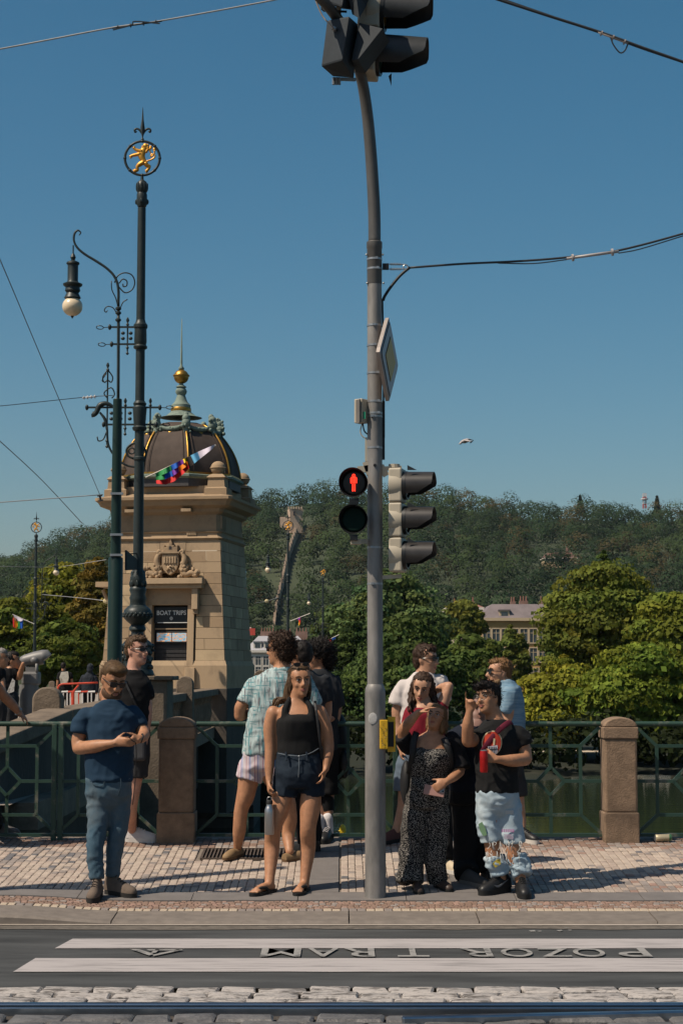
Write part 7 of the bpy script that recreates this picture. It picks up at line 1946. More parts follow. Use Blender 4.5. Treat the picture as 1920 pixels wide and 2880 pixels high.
# --- two dark haired men beyond him
P = Person('man with cropped black hair and glasses, mostly hidden behind the patterned shirt', 15.75, 850, sk_tan)
P.head(846, 1843, 78, -130, 0, 0, glasses=True)
rows = [(856, 2120, 50, .14), (856, 2020, 54, .15), (856, 1950, 62, .14), (855, 1915, 60, .12), (852, 1895, 40, .10), (850, 1882, 26, .08)]
P.torso([(a, b, c * .86, d * .88) for a, b, c, d in rows]); P.limb([(850, 1900), (850, 1865)], [.066, .06])
s1, s2 = around(Vector((XP(842, 2370, 15.75), 15.75, 0)), (-.5, .6)), around(Vector((XP(880, 2370, 15.85), 15.85, 0)), (-.2, .8))
for hp, ff in (((840, 2130), s1), ((874, 2130), s2)): P.limb([hp, (hp[0], 2240), ank(*ff)], [.085, .06, .04])
P.limb([(800, 1925), (796, 2000), (815, 2050)], [.06, .05, .04]); P.limb([(912, 1925), (918, 2000), (905, 2060, -.1)], [.06, .05, .04]); P.finish_body()
m = P.torso(rows); P.limb([(800, 1920), (796, 1975)], [.08, .076], m); P.limb([(910, 1920), (918, 1975)], [.08, .076], m); P.garment('t_shirt', m, shirt_dk, .005, seed=61)
m = P.torso([(856, 2150, 46, .14), (856, 2110, 48, .14)]); 
for hp, ff in (((840, 2130), s1), ((874, 2130), s2)): P.limb([hp, (hp[0], 2240), ank(*ff, z=.08)], [.1, .08, .065], m)
P.garment('trousers', m, trous_blk, .006, seed=62)
for ff in (s1, s2): shoe(P.t, *ff, 'shoe', blk_sh, blk_so, 1.05, name='shoe')
hair(P.t, P.hC, P.hR, P.hs, SHORT, h_black, 300, .012, 0, (0, -.4, .6), 8, .002)

k1 = foot((905, 2362), (888, 2372), .29); k2 = foot((928, 2360), (910, 2373), .29)
P = Person('man with bushy black hair, dark T-shirt, white socks and black backpack', k2[0].y, 925, sk_olive)
P.head(893, 1849, 78, -72, -4, 0, brow=h_black)
rows = [(908, 2110, 44, .14), (905, 2050, 46, .15), (905, 1990, 50, .15), (905, 1940, 54, .14), (903, 1915, 48, .11), (900, 1895, 34, .095), (898, 1882, 24, .08)]
P.torso([(a, b, c * .86, d * .88) for a, b, c, d in rows]); P.limb([(900, 1900), (897, 1866)], [.066, .06])
P.limb([(938, 1925), (946, 1985), (942, 2022, -.02)], [.06, .052, .047]); P.limb([(942, 2022, -.02), (915, 2020, -.14), (880, 2012, -.2)], [.047, .04, .03]); P.hand((884, 2012, -.2), (850, 2005, -.2), UP, curl=.7)
P.limb([(872, 1925, .05), (860, 1990, .05), (870, 2020, -.1)], [.06, .05, .04])
P.limb([(893, 2130), (893, 2250), ank(*k1)], [.085, .058, .040]); P.limb([(922, 2130), B(920, 1500), ank(*k2)], [.085, .058, .040]); P.finish_body()
m = P.torso(rows); P.limb([(934, 1920), (944, 1960), (950, 1990)], [.085, .08, .078], m); P.limb([(874, 1920, .05), (864, 1965, .05)], [.08, .078], m); P.garment('t_shirt', m, shirt_dk, .006, seed=63)
m = P.torso([(908, 2150, 42, .14), (908, 2100, 42, .14)]); P.limb([(893, 2130), (893, 2232)], [.1, .1], m); P.limb([(924, 2130), (924, 2235)], [.1, .098], m); P.garment('shorts', m, trous_blk, .005, seed=64)
m = MB(); m.limb([P.p(B(912, 1440)), P.p(B(915, 1545))], [.07, .068]); finish('knee_pad', fuse(m, .012, 2, ROOT[P.t]), trous_blk, P.t, True)
m_sock = cloth('sock_white', (.55, .52, .52))
for ff, off in ((k1, 0), (k2, 0)):
    m = MB(); a = ank(*ff, z=.07); m.limb([a, a + Vector((-.008, 0, .13))], [.048, .050]); finish('sock', fuse(m, .010, 2, ROOT[P.t]), m_sock, P.t, True)
    shoe(P.t, *ff, 'sneaker', blk_sh, blk_so, 1.05, name='trainer', laces=m_sock)
hair(P.t, P.hC, P.hR, P.hs, [((0, -.035, .045), (.098, .105, .10)), ((0, -.075, -.02), (.088, .06, .09)), ((0, .03, .085), (.080, .075, .05))], h_black, 1700, .05, .1, (0, -.3, .4), 9, .009, puff=.02)
t = thing('backpack', 'black backpack on the man with white socks beside the mast', 'backpack', P.p((958, 2180, .1)))
m = MB(); m.ell(P.p((956, 2100, .12)), (.085, .13, .30), None, 16, 12); bp_o = m.build('bag_body', bag_blk, t, smooth=True)
m = MB(); m.ell(P.p((968, 2150, .02)), (.05, .09, .13), None, 12, 9); m.build('front_pocket', bag_blk, t, smooth=True)
m = MB(); m.tube([P.p((930, 1918, -.02)), P.p((944, 1960, -.06)), P.p((950, 2040, .02))], .018, 6, sub=3, flat=.4); m.build('shoulder_strap', bag_blk, t)

# --- man in white T-shirt, sunglasses
w1, w2 = foot((1126, 2366), (1100, 2370), .29), foot((1180, 2362), (1200, 2366), .29)
P = Person('man in white T-shirt and sunglasses behind the girl in red', w1[0].y, 1180, sk_fair)
P.head(1196, 1855, 78, 62, -3, 0, sunglasses=True, lens=(.026, .015), brow=h_dark)
rows = [(1176, 2130, 52, .14), (1178, 2060, 53, .145), (1180, 2000, 56, .145), (1184, 1948, 60, .135), (1186, 1926, 54, .115), (1188, 1908, 40, .10), (1190, 1891, 25, .08)]
P.torso([(a, b, c * .86, d * .88) for a, b, c, d in rows]); P.limb([(1188, 1905), (1193, 1872)], [.066, .062])
P.limb([C_(288, 520), C_(228, 680), C_(230, 830), C_(240, 930, -.03), C_(252, 1010, -.05)], [.046, .054, .046, .041, .029]); P.hand(C_(252, 1005, -.05), C_(258, 1090, -.07), CAMW, curl=-.7)
P.limb([(1230, 1934, .03), (1246, 2000, .03), (1240, 2060)], [.044, .05, .04])
P.limb([(1140, 2150), (1136, 2260), ank(*w1)], [.088, .06, .04]); P.limb([(1195, 2150), (1190, 2260), ank(*w2)], [.088, .06, .04]); P.finish_body()
m = P.torso(rows); P.limb([C_(285, 505), C_(244, 570), C_(224, 655)], [.072, .076, .086], m); P.limb([(1236, 1918, .02), (1246, 1975, .03)], [.082, .078], m); P.garment('t_shirt', m, shirt_wht, .006, seed=71)
m = P.torso([(1166, 2165, 44, .14), (1168, 2110, 44, .14)]); P.limb([(1141, 2150), (1135, 2226)], [.1, .095], m); P.limb([(1195, 2150), (1192, 2226)], [.1, .095], m); P.garment('shorts', m, denim_gr, .005, seed=72)
for ff in (w1, w2): shoe(P.t, *ff, 'sneaker', M('trainer_brown_red', (.10, .035, .028), .7), blk_so, 1.0, name='trainer')
hair(P.t, P.hC, P.hR, P.hs, [((0, -.016, .048), (.080, .090, .080)), ((0, .025, .088), (.064, .062, .036)), ((0, -.05, -.01), (.074, .052, .08))], h_dark, 420, .028, .1, (0, .1, .6), 10, .006)

# --- girl with long curls, arm behind her head
q1, q2 = foot((1236, 2448), (1270, 2455), .26), foot((1206, 2446), (1212, 2460), .26)
P = Person('frowning girl with long dark curls in red top, elbow raised behind her head', q1[0].y, 1225, sk_fair)
P.head(1187, 1935, 79, -14, -16, -8, female=True, brow=h_black, lip=m_lip, gaze=.5)
rows = [(1212, 2150, 46, .12), (1206, 2100, 46, .12), (1198, 2050, 50, .13), (1196, 2010, 54, .125), (1198, 1990, 50, .10), (1199, 1976, 32, .08)]
P.torso([(1214, 2200, 48, .13)] + [(a, b, c * .9, d * .9) for a, b, c, d in rows]); P.limb([(1198, 1990), (1192, 1960)], [.056, .050])
P.limb([D(560, 790, .02), D(600, 690, .02), D(632, 590, .02)], [.056, .047, .041]); P.limb([D(632, 590, .02), D(560, 600, .10), D(490, 640, .15)], [.042, .036, .028]); P.hand(D(495, 637, .15), D(420, 650, .14), UP, curl=.4)
P.limb([(1152, 2010), (1140, 2070), (1150, 2110)], [.052, .045, .04])
P.limb([(1232, 2190), (1240, 2320), ank(*q1)], [.06, .04, .035]); P.limb([(1200, 2190), (1208, 2320), ank(*q2)], [.06, .04, .035]); P.finish_body()
m = P.torso(rows[:-1]); P.limb([D(545, 800, .02), D(565, 760, .02)], [.066, .058], m); P.limb([(1156, 2004), (1146, 2040)], [.064, .060], m); P.garment('red_top', m, top_red, .004, seed=81)
m = P.torso([(1216, 2215, 50, .13), (1214, 2150, 48, .13)]); P.limb([(1234, 2200), (1242, 2320), ank(*q1, z=.09)], [.10, .085, .080], m); P.limb([(1200, 2200), (1208, 2320), ank(*q2, z=.09)], [.10, .085, .080], m); P.garment('trousers', m, trous_blk, .006, seed=82)
for ff in (q1, q2): shoe(P.t, *ff, 'sneaker', M('trainer_cream', (.46, .38, .27), .7), wht_so, .92, name='trainer')
hair(P.t, P.hC, P.hR, P.hs, [((0, -.020, .038), (.084, .092, .090)), ((0, .004, .082), (.075, .062, .044)), ((0, -.055, -.03), (.080, .055, .11)), ((.068, -.01, -.03), (.026, .04, .08)), ((-.068, -.01, -.03), (.024, .04, .08))], h_dark, 300, .05, .6, (0, -.4, -.6), 11, .006)
lk = []
for q in range(10): lk.append([P.hp(.070, .01 - q * .008, .04), P.hp(.088, -.01 - q * .008, -.06), P.p(D(215 + q * 4, 740 + q * 8, -.06 + q * .012)), P.p(D(212 + q * 5, 860 + q * 3, -.10 + q * .012))])
for q in range(7): lk.append([P.hp(-.068, .0 - q * .01, .04), P.hp(-.082, -.01 - q * .01, -.06), P.p(D(480 + q * 3, 760 + q * 6, -.02 + q * .012)), P.p(D(500 + q * 2, 830 + q * 4, -.02 + q * .012))])
long_locks(P.t, lk, h_dark, .017, 12, 'long_hair', curl=.008)

# --- heavy set man in navy and black hidden behind the pointing man
z1, z2 = foot((1296, 2482), (1340, 2492), .31), foot((1362, 2472), (1384, 2484), .31)
P = Person('grey stubbled man in dark clothes half hidden behind the pointing hand', z1[0].y + .06, 1325, skin('skin_shaded', (.22, .125, .10)))  # the shadow on his face is darkened into the skin colour
P.head(1356, 1992, 72, -20, -6, 0, brow=h_dark)
rows = [(1314, 2230, 52, .16), (1312, 2160, 54, .17), (1310, 2100, 56, .17), (1318, 2060, 58, .15), (1330, 2040, 44, .12), (1338, 2026, 28, .09)]
P.torso([(a, b, c * .88, d * .88) for a, b, c, d in rows]); P.limb([(1336, 2046), (1340, 2012)], [.07, .066]); P.limb([(1276, 2080), (1268, 2160), (1280, 2220)], [.062, .052, .04]); P.limb([(1372, 2080), (1376, 2160), (1370, 2220)], [.062, .052, .04])
P.limb([(1306, 2250), (1308, 2360), (1306, 2430), ank(*z1)], [.06, .04, .035, .035]); P.limb([(1350, 2240, .05), (1360, 2360, .05), ank(*z2)], [.06, .04, .035]); P.finish_body()
m = P.torso(rows[:-1]); P.limb([(1278, 2076), (1266, 2150), (1276, 2210)], [.078, .072, .062], m); P.limb([(1370, 2076), (1376, 2150)], [.078, .07], m); P.garment('jumper', m, cloth('jumper_navy', (.010, .013, .022)), .006, seed=91)
m = P.torso([(1312, 2260, 50, .15), (1313, 2215, 50, .155)]); P.limb([(1306, 2250), (1308, 2360), (1306, 2430), ank(*z1, z=.07)], [.105, .095, .095, .100], m); P.limb([(1350, 2250, .05), (1362, 2360, .05), ank(*z2, z=.07)], [.10, .085, .08], m); P.garment('trousers', m, trous_blk, .007, seed=92)
for ff in (z1, z2): shoe(P.t, *ff, 'sneaker', M('trainer_charcoal', (.035, .034, .033), .7), M('sole_grey', (.12, .11, .10), .7), 1.0, name='trainer')
hair(P.t, P.hC, P.hR, P.hs, [((0, -.016, .042), (.0775, .088, .080)), ((0, -.045, .0), (.072, .056, .075))], hairm('hair_grey', (.09, .085, .08)), 200, .008, 0, (0, -.4, .5), 13, .002)

# --- blond man in pale blue T-shirt
v1, v2 = foot((1452, 2362), (1482, 2368), .28), foot((1410, 2360), (1392, 2366), .28)
P = Person('blond man in heather blue T-shirt with aviator sunglasses, turned away', v1[0].y, 1440, sk_fair)
P.head(1404, 1893, 78, -76, 2, 0, sunglasses=True, lens=(.024, .019), brow=h_lbrown, beard=hairm('beard_light', (.20, .12, .06)))
rows = [(1432, 2150, 44, .15), (1432, 2080, 44, .155), (1433, 2020, 42, .155), (1433, 1970, 42, .15), (1430, 1938, 36, .13), (1424, 1922, 26, .10), (1420, 1912, 20, .085)]
P.torso([(a, b, c * .88, d * .88) for a, b, c, d in rows]); P.limb([(1424, 1930), (1412, 1900)], [.066, .060])
P.limb([(1436, 1955, -.1), (1430, 2010, -.12), (1414, 2050, -.12)], [.06, .05, .045]); P.limb([(1414, 2050, -.12), (1404, 2010, -.12), (1398, 1990, -.1)], [.044, .038, .03]); P.hand((1400, 1995, -.1), (1392, 1972, -.1), CAMW, curl=.8)
P.limb([(1436, 1955, .15), (1440, 2020, .15)], [.06, .05])
P.limb([(1444, 2160), (1456, 2270), C_(1240, 1600), ank(*v1)], [.088, .062, .055, .04]); P.limb([(1416, 2160), (1412, 2270), ank(*v2)], [.088, .06, .04]); P.finish_body()
m = P.torso(rows); P.limb([(1434, 1950, -.1), (1426, 1985, -.12), (1420, 2005, -.12)], [.08, .075, .072], m); P.limb([(1436, 1950, .14), (1442, 2005, .15)], [.08, .076], m); P.garment('t_shirt', m, shirt_blue, .006, seed=101)
m = P.torso([(1430, 2180, 40, .15), (1431, 2130, 42, .15)]); P.limb([(1444, 2165), (1454, 2240)], [.1, .096], m); P.limb([(1418, 2165), (1414, 2240)], [.1, .095], m); P.garment('shorts', m, short_gr, .005, seed=102)
for ff in (v1, v2): shoe(P.t, *ff, 'sneaker', blk_sh, wht_so, 1.0, name='trainer', laces=blk_so)
hair(P.t, P.hC, P.hR, P.hs, [((0, -.020, .046), (.078, .086, .078)), ((0, .022, .088), (.062, .062, .034)), ((0, -.05, .0), (.070, .05, .075))], h_blond, 420, .026, .1, (0, .2, .6), 14, .005)
# --- woman shading her eyes, patterned jumpsuit, phone
o1, o2 = foot((1172, 2498), (1178, 2513), .25), foot((1226, 2492), (1246, 2500), .25)
P = Person('woman in black and white speckled jumpsuit shading her eyes with one hand', o1[0].y - .02, 1200, sk_tan)
P.head(1226, 2021, 74, -20, 20, -4, female=True, glasses=True, brow=h_brown, lip=m_lip)
rows = [(1204, 2222, 54, .15), (1206, 2185, 54, .145), (1208, 2150, 58, .165, -.02), (1211, 2120, 60, .170, -.025), (1212, 2092, 62, .13), (1213, 2074, 48, .10), (1215, 2060, 26, .07)]
P.torso([(1200, 2262, 46, .11)] + [(a, b, c * .92, d * .92) for a, b, c, d, *_ in rows]); P.limb([(1216, 2078), (1222, 2042)], [.060, .056])
P.limb([D(195, 1240), D(150, 1170, -.03), D(118, 1085, -.06)], [.062, .054, .045]); P.limb([D(118, 1085, -.06), D(200, 980, -.12), D(300, 875, -.15)], [.045, .042, .028]); P.hand(D(290, 885, -.15), D(450, 815, -.17), Vector((.2, -.9, .2)), curl=.25)
P.limb([C_(690, 960), C_(735, 1110, -.02), C_(738, 1200, -.04)], [.060, .052, .046]); P.limb([C_(738, 1205, -.04), C_(690, 1250, -.14), C_(630, 1290, -.20)], [.044, .038, .027]); P.hand(C_(640, 1283, -.20), C_(530, 1350, -.23), Vector((-.1, .2, 1)), curl=.8)
P.limb([(1176, 2290), (1168, 2360), (1160, 2430), ank(*o1)], [.05, .04, .035, .035]); P.limb([(1222, 2290), (1222, 2360), (1216, 2420), ank(*o2)], [.05, .04, .035, .035]); P.finish_body()
m_spk, n_, l_, b_ = nt('jumpsuit_speckled')
tcn = n_.new('ShaderNodeTexCoord'); vo = n_.new('ShaderNodeTexVoronoi'); vo.inputs['Scale'].default_value = 135; l_.new(tcn.outputs['Object'], vo.inputs['Vector'])
nz = n_.new('ShaderNodeTexNoise'); nz.inputs['Scale'].default_value = 60; l_.new(tcn.outputs['Object'], nz.inputs['Vector'])
ad = n_.new('ShaderNodeMath'); ad.operation = 'MULTIPLY_ADD'; ad.inputs[1].default_value = .5; l_.new(nz.outputs['Fac'], ad.inputs[0]); l_.new(vo.outputs['Distance'], ad.inputs[2])
cr = n_.new('ShaderNodeValToRGB'); cr.color_ramp.elements[0].position = .56; cr.color_ramp.elements[0].color = (.30, .275, .25, 1); cr.color_ramp.elements[1].position = .67; cr.color_ramp.elements[1].color = (.010, .010, .011, 1); l_.new(ad.outputs[0], cr.inputs[0]); l_.new(cr.outputs[0], b_.inputs['Base Color']); b_.inputs['Roughness'].default_value = .85; b_.inputs['Specular IOR Level'].default_value = .1
m = P.torso([(1199, 2272, 54, .13), (1200, 2250, 60, .15)] + [(a, b, c, d, *_) for a, b, c, d, *_ in rows[:4]] + [(1212, 2102, 52, .140, -.01)])
P.limb([(1170, 2285), (1160, 2360), (1153, 2430), ank(*o1, z=.05) + Vector((-.06, 0, 0))], [.112, .096, .100, .106], m); P.limb([(1230, 2285), (1230, 2360), (1226, 2420), ank(*o2, z=.05) + Vector((0, 0, 0))], [.104, .088, .086, .082], m)
P.garment('jumpsuit', m, m_spk, .010, (7, 7, 3), 111)
m_sheer = cloth('sheer_black', (.010, .010, .012), col2=(.07, .065, .06), thr=(.62, .68), scale=90)
for pts, rr in (([D(190, 1250, -.01), D(150, 1190, -.03), D(115, 1130, -.05)], [.078, .074, .075]), ([C_(680, 950, .01), C_(725, 1090, -.01), C_(742, 1185, -.03)], [.076, .074, .088])):
    m = MB(); P.limb(pts, rr, m); P.garment('sleeve', m, m_sheer, .005, seed=113)
m = MB(); m.tube([P.p(C_(385, 880, -.10)), P.p(C_(360, 960, -.13)), P.p(C_(350, 1080, -.14)), P.p(C_(325, 1220, -.06))], .026, 8, sub=3, flat=.4); m.tube([P.p(C_(610, 930, -.10)), P.p(C_(640, 1000, -.14)), P.p(C_(665, 1100, -.12)), P.p(C_(660, 1230, -.05))], .026, 8, sub=3, flat=.4); m.build('backpack_straps', bag_blk, P.t, smooth=True)
m = MB(); m.ell(P.p(C_(300, 1300, .05)), (.05, .09, .18), None, 10, 8); m.build('backpack', bag_blk, P.t, smooth=True)
for ff in (o1, o2): shoe(P.t, *ff, 'shoe', M('shoe_brown', (.045, .030, .024), .5), blk_so, .9, name='shoe')
hair(P.t, P.hC, P.hR, P.hs, [((0, -.024, .040), (.084, .088, .086)), ((0, .006, .084), (.074, .062, .042)), ((0, -.050, -.04), (.082, .055, .10)), ((-.070, -.02, -.05), (.030, .045, .085)), ((.070, -.02, -.04), (.020, .04, .07))], h_blond, 380, .06, .6, (0, -.5, -.7), 15, .005)
m = MB(); c = P.p(D(478, 1292, -.135)); m.ell(c, .008, None, 8, 6); m.tube([P.p(D(430, 1215, -.06)), P.p(D(455, 1265, -.12)), c, P.p(D(510, 1260, -.12)), P.p(D(540, 1210, -.06))], .0012, 4, sub=3); m.build('necklace', m_ste, P.t)
t = thing('phone', 'pink beige mobile phone with twin cameras held low by the woman in the jumpsuit', 'phone', P.p(C_(530, 1365, -.19)))
R_ = Matrix.Rotation(math.radians(10), 3, 'Y') @ Matrix.Rotation(math.radians(-12), 3, 'X')
pc = P.p(C_(530, 1365, -.205)); m = MB(); m.box(pc, (.160, .009, .078), R_); bevel(m.build('case', M('phone_case_pink', (.34, .185, .15), .4, var=.04), t), .004, 3)
m = MB(); m.box(pc + R_ @ Vector((.058, -.006, .014)), (.034, .004, .036), R_); cmo = bevel(m.build('camera_island', M('phone_silver', (.30, .29, .28), .3, .5), t), .003)
for q in ((.05, .022), (.066, .006)):
    m = MB(); c = pc + R_ @ Vector((q[0], -.009, q[1])); m.tube([c, c + R_ @ Vector((0, -.002, 0))], .007, 12); m.build('camera_lens', m_lens_d, cmo)

# --- man in black T-shirt pointing, red can, torn light jeans
r1, r2 = foot((1430, 2506), (1352, 2518), .30), foot((1462, 2508), (1482, 2536), .30)
P = Person('man with glasses in black printed T-shirt and torn pale jeans, pointing', (r1[0].y + r2[0].y) / 2 - .02, 1415, sk_tan)
P.head(1372, 1966, 86, -42, 6, 10, glasses=True, brow=h_black, lip=m_lip, gaze=-.5)
rows = [(1396, 2228, 60, .150), (1396, 2180, 60, .150), (1396, 2130, 61, .150), (1398, 2088, 64, .145), (1400, 2062, 62, .125), (1397, 2044, 50, .105), (1394, 2024, 30, .085)]
P.torso([(a, b, c * .86, d * .88) for a, b, c, d in rows]); P.limb([(1396, 2042), (1384, 1996)], [.068, .062])
P.limb([C_(905, 905), C_(850, 945, -.05), C_(812, 955, -.08)], [.062, .054, .050]); P.limb([C_(810, 955, -.08), C_(808, 830, -.14), C_(822, 705, -.17)], [.052, .048, .029]); P.hand(C_(822, 715, -.17), C_(826, 610, -.19), Vector((1, -.15, 0)), curl=-1.35, point=.06, pk=3)
P.limb([C_(1210, 905), C_(1266, 1010), C_(1285, 1095, -.02)], [.066, .058, .053]); P.limb([C_(1285, 1100, -.02), C_(1180, 1115, -.14), C_(1045, 1105, -.22)], [.054, .050, .030]); P.hand(C_(1050, 1105, -.22), C_(920, 1080, -.245), Vector((0, .1, 1)), curl=.75)
P.limb([(1378, 2260), C_(1010, 1840, -.02), ank(*r1)], [.088, .060, .042]); P.limb([(1426, 2260), C_(1180, 1840, -.04), ank(*r2)], [.088, .060, .042]); P.finish_body()
m = P.torso(rows); P.limb([C_(925, 910), C_(885, 930, -.03), C_(866, 940, -.05)], [.070, .072, .076], m); P.limb([C_(1200, 895), C_(1248, 935), C_(1268, 990)], [.074, .078, .082], m); P.garment('t_shirt', m, shirt_blk2, .006, (7, 7, 8), 121)
m = P.torso([(1398, 2296, 24, .06), (1398, 2280, 48, .11), (1397, 2255, 61, .142), (1396, 2220, 58, .148)])
P.limb([(1372, 2268), C_(968, 1560, -.01), C_(992, 1740, -.02), C_(1000, 1785, -.02)], [.104, .095, .087, .090], m); P.limb([(1430, 2268), C_(1152, 1560, -.01), C_(1180, 1740, -.02), C_(1186, 1795, -.02)], [.104, .095, .087, .090], m)
P.garment('jeans_upper', m, jeans_lt, .007, (9, 9, 11), 123)
for a_, ff, sd_ in ((C_(1034, 1905, -.01), r1, 1), (C_(1200, 1900, -.01), r2, 2)):
    m = MB(); top_ = P.p(a_); bot = ank(*ff, z=.125); P.limb([top_, top_.lerp(bot, .45) + Vector((-.01 if sd_ == 1 else .015, -.01, 0)), top_.lerp(bot, .85), bot], [.088, .084, .082, .070], m, fs=True); P.garment('jeans_lower_leg', m, jeans_lt, .013, (8, 8, 20), 124 + sd_)
gth = np.random.default_rng(4); m = MB()      # frayed threads at the torn knees
for k in range(46):
    x = gth.choice([gth.uniform(950, 1090), gth.uniform(1110, 1250)]); y = gth.uniform(1770, 1805) if gth.random() < .6 else gth.uniform(1860, 1900); L = gth.uniform(20, 80)
    d0 = -.115 + gth.uniform(-.01, .01); m.tube([P.p(C_(x, y, d0)), P.p(C_(x + gth.uniform(-12, 12), y + L * .5, d0 - .01)), P.p(C_(x + gth.uniform(-16, 16), y + L, d0))], .0022, 4, sub=2)
m.build('frayed_threads', M('thread_white', (.50, .50, .48), .9), P.t)
def patch(name, poly, mat, d, off=.004):
    m = MB(); m.prism([P.p(C_(x, y, d)) for x, y in poly], (0, -off, 0)); return m.build(name, mat, P.t)
m_pg, m_py, m_pp = cloth('patch_green', (.16, .27, .15)), cloth('patch_yellow', (.42, .33, .05)), cloth('patch_pink', (.42, .20, .36))
patch('patch', [(895, 1640), (925, 1620), (955, 1680), (965, 1730), (935, 1740), (905, 1690)], m_pg, -.112)
patch('patch', [(1010, 1965), (1050, 1930), (1082, 1925), (1080, 1970), (1035, 2000)], m_py, -.108)
for k in range(7): patch('patch_letter', [(1088 + k * 15, 1682), (1098 + k * 15, 1682), (1099 + k * 15, 1706), (1089 + k * 15, 1706)], m_pp, -.112)
m = MB()
for k in range(14): m.tube([P.p(C_(1110 + k * 5.5, 1722 + (k % 3), -.110)), P.p(C_(1111 + k * 5.5, 1765, -.110))], .0018, 4)
m.build('mended_threads', cloth('thread_lilac', (.40, .34, .42)), P.t)
m = MB()
for k in range(6): m.tube([P.p(C_(1118, 1530 + k * 5, -.108)), P.p(C_(1185, 1528 + k * 6, -.104))], .002, 4)
m.build('ripped_thigh_threads', M('thread_white', (.50, .50, .48), .9), P.t)
for ff, sh in ((r1, 1), (r2, 0)):
    uo = shoe(P.t, *ff, 'sneaker', blk_sh, blk_so, 1.08, name='trainer', laces=blk_so)
    a, b = ff; d = (b - a).normalized(); sd_ = d.cross(UP).normalized(); sd_ = sd_ if sd_.y < 0 else -sd_
    if sh:      # curved tick on the side facing us
        m = MB(); L = (b - a).length; pts = [(.62, .070), (.52, .058), (.42, .062), (.30, .080), (.16, .098)]
        m.tube([a + d * L * f + UP * h + sd_ * (.046 + .004) for f, h in pts], [.004, .009, .009, .006, .002], 6, sub=4, flat=.3, upv=sd_); m.build('side_tick', M('tick_grey', (.16, .16, .165), .5), uo)
hair(P.t, P.hC, P.hR, P.hs, [((0, -.020, .050), (.082, .090, .082)), ((0, .035, .092), (.072, .068, .040)), ((0, -.05, .0), (.074, .052, .08))], h_black, 520, .05, .1, (0, .7, .35), 16, .006, puff=.012)
m_strap = cloth('strap_maroon', (.11, .014, .028), bump=.1)
m = MB(); m.tube([P.p(C_(1172, 800, -.02)), P.p(C_(1146, 800, -.10)), P.p(C_(1090, 840, -.155)), P.p(C_(1030, 900, -.168)), P.p(C_(970, 975, -.165)), P.p(C_(930, 1040, -.13))], .021, 8, sub=3, flat=.22, upv=(.5, -.5, .5)); m.build('bag_strap', m_strap, P.t, smooth=True)
m = MB(); m.box(P.p(C_(1060, 862, -.172)), (.052, .012, .030), Matrix.Rotation(math.radians(-45), 3, 'Y')); m.build('strap_buckle', M('buckle_maroon', (.10, .012, .025), .35), P.t)
# printed badge: red oval with a pale rim and a striped cup
m_pr, m_pc, m_pw = cloth('print_red', (.40, .045, .025)), cloth('print_cream', (.52, .44, .28)), cloth('print_white', (.46, .43, .46))
def oval(name, cx, cy, rx, ry, mat, d, rot=.1):
    m = MB(); rings = []
    front = []
    for r_ in (1.0, .6, .2):
        ring = []
        for k in range(28):
            a = 2 * math.pi * k / 28; x, y = rx * math.cos(a) * r_, ry * math.sin(a) * r_
            X = cx + x * math.cos(rot) - y * math.sin(rot); Y_ = cy + x * math.sin(rot) + y * math.cos(rot)
            ring.append(P.p(C_(X, Y_, d + .00055 * abs(X - 1050) * abs(X - 1050) / 160)))
        rings.append(ring)
    m.loft(rings); return m.build(name, mat, P.t)
oval('print_rim', 1006, 970, 84, 104, m_pc, -.170, .12); oval('print_disc', 1006, 970, 76, 95, m_pr, -.1735, .12)
for poly, mt in (([(972, 998), (1052, 988), (1054, 1020), (1046, 1060), (985, 1062), (976, 1030)], m_pw), ([(1020, 930), (1034, 935), (1030, 985), (1016, 988)], m_pc)):
    patch('print_cup' if mt is m_pw else 'print_noodles', poly, mt, -.1735, .004)
for k in range(5): patch('cup_stripe', [(980 + k * 14, 1000), (985 + k * 14, 999), (986 + k * 13, 1056), (982 + k * 13, 1056)], m_plate, -.1765, .003) if k < 5 else None
patch('cup_band', [(974, 1022), (1052, 1014), (1052, 1021), (975, 1029)], m_plate, -.177, .003)
t = thing('soda_can', 'red slim drinks can held at the waist of the pointing man', 'can', P.p(C_(940, 1190, -.25)))
cz = lambda y: P.p(C_(940, y)).z
cc_ = P.p(C_(940, 1100, -.262)); m = MB(); m.lathe([(.026, cz(1197)), (.0315, cz(1186)), (.0315, cz(1036)), (.027, cz(1020))], (cc_.x, cc_.y, 0), 22); m.build('body', M('can_red', (.36, .012, .012), .3, .3, var=.25, scale=16), t, smooth=True, sharp=50)
m = MB(); m.lathe([(.028, cz(1022)), (.028, cz(1015)), (.024, cz(1015)), (.023, cz(1019))], (cc_.x, cc_.y, 0), 20); m.build('rim', m_ste, t, smooth=True, sharp=50)

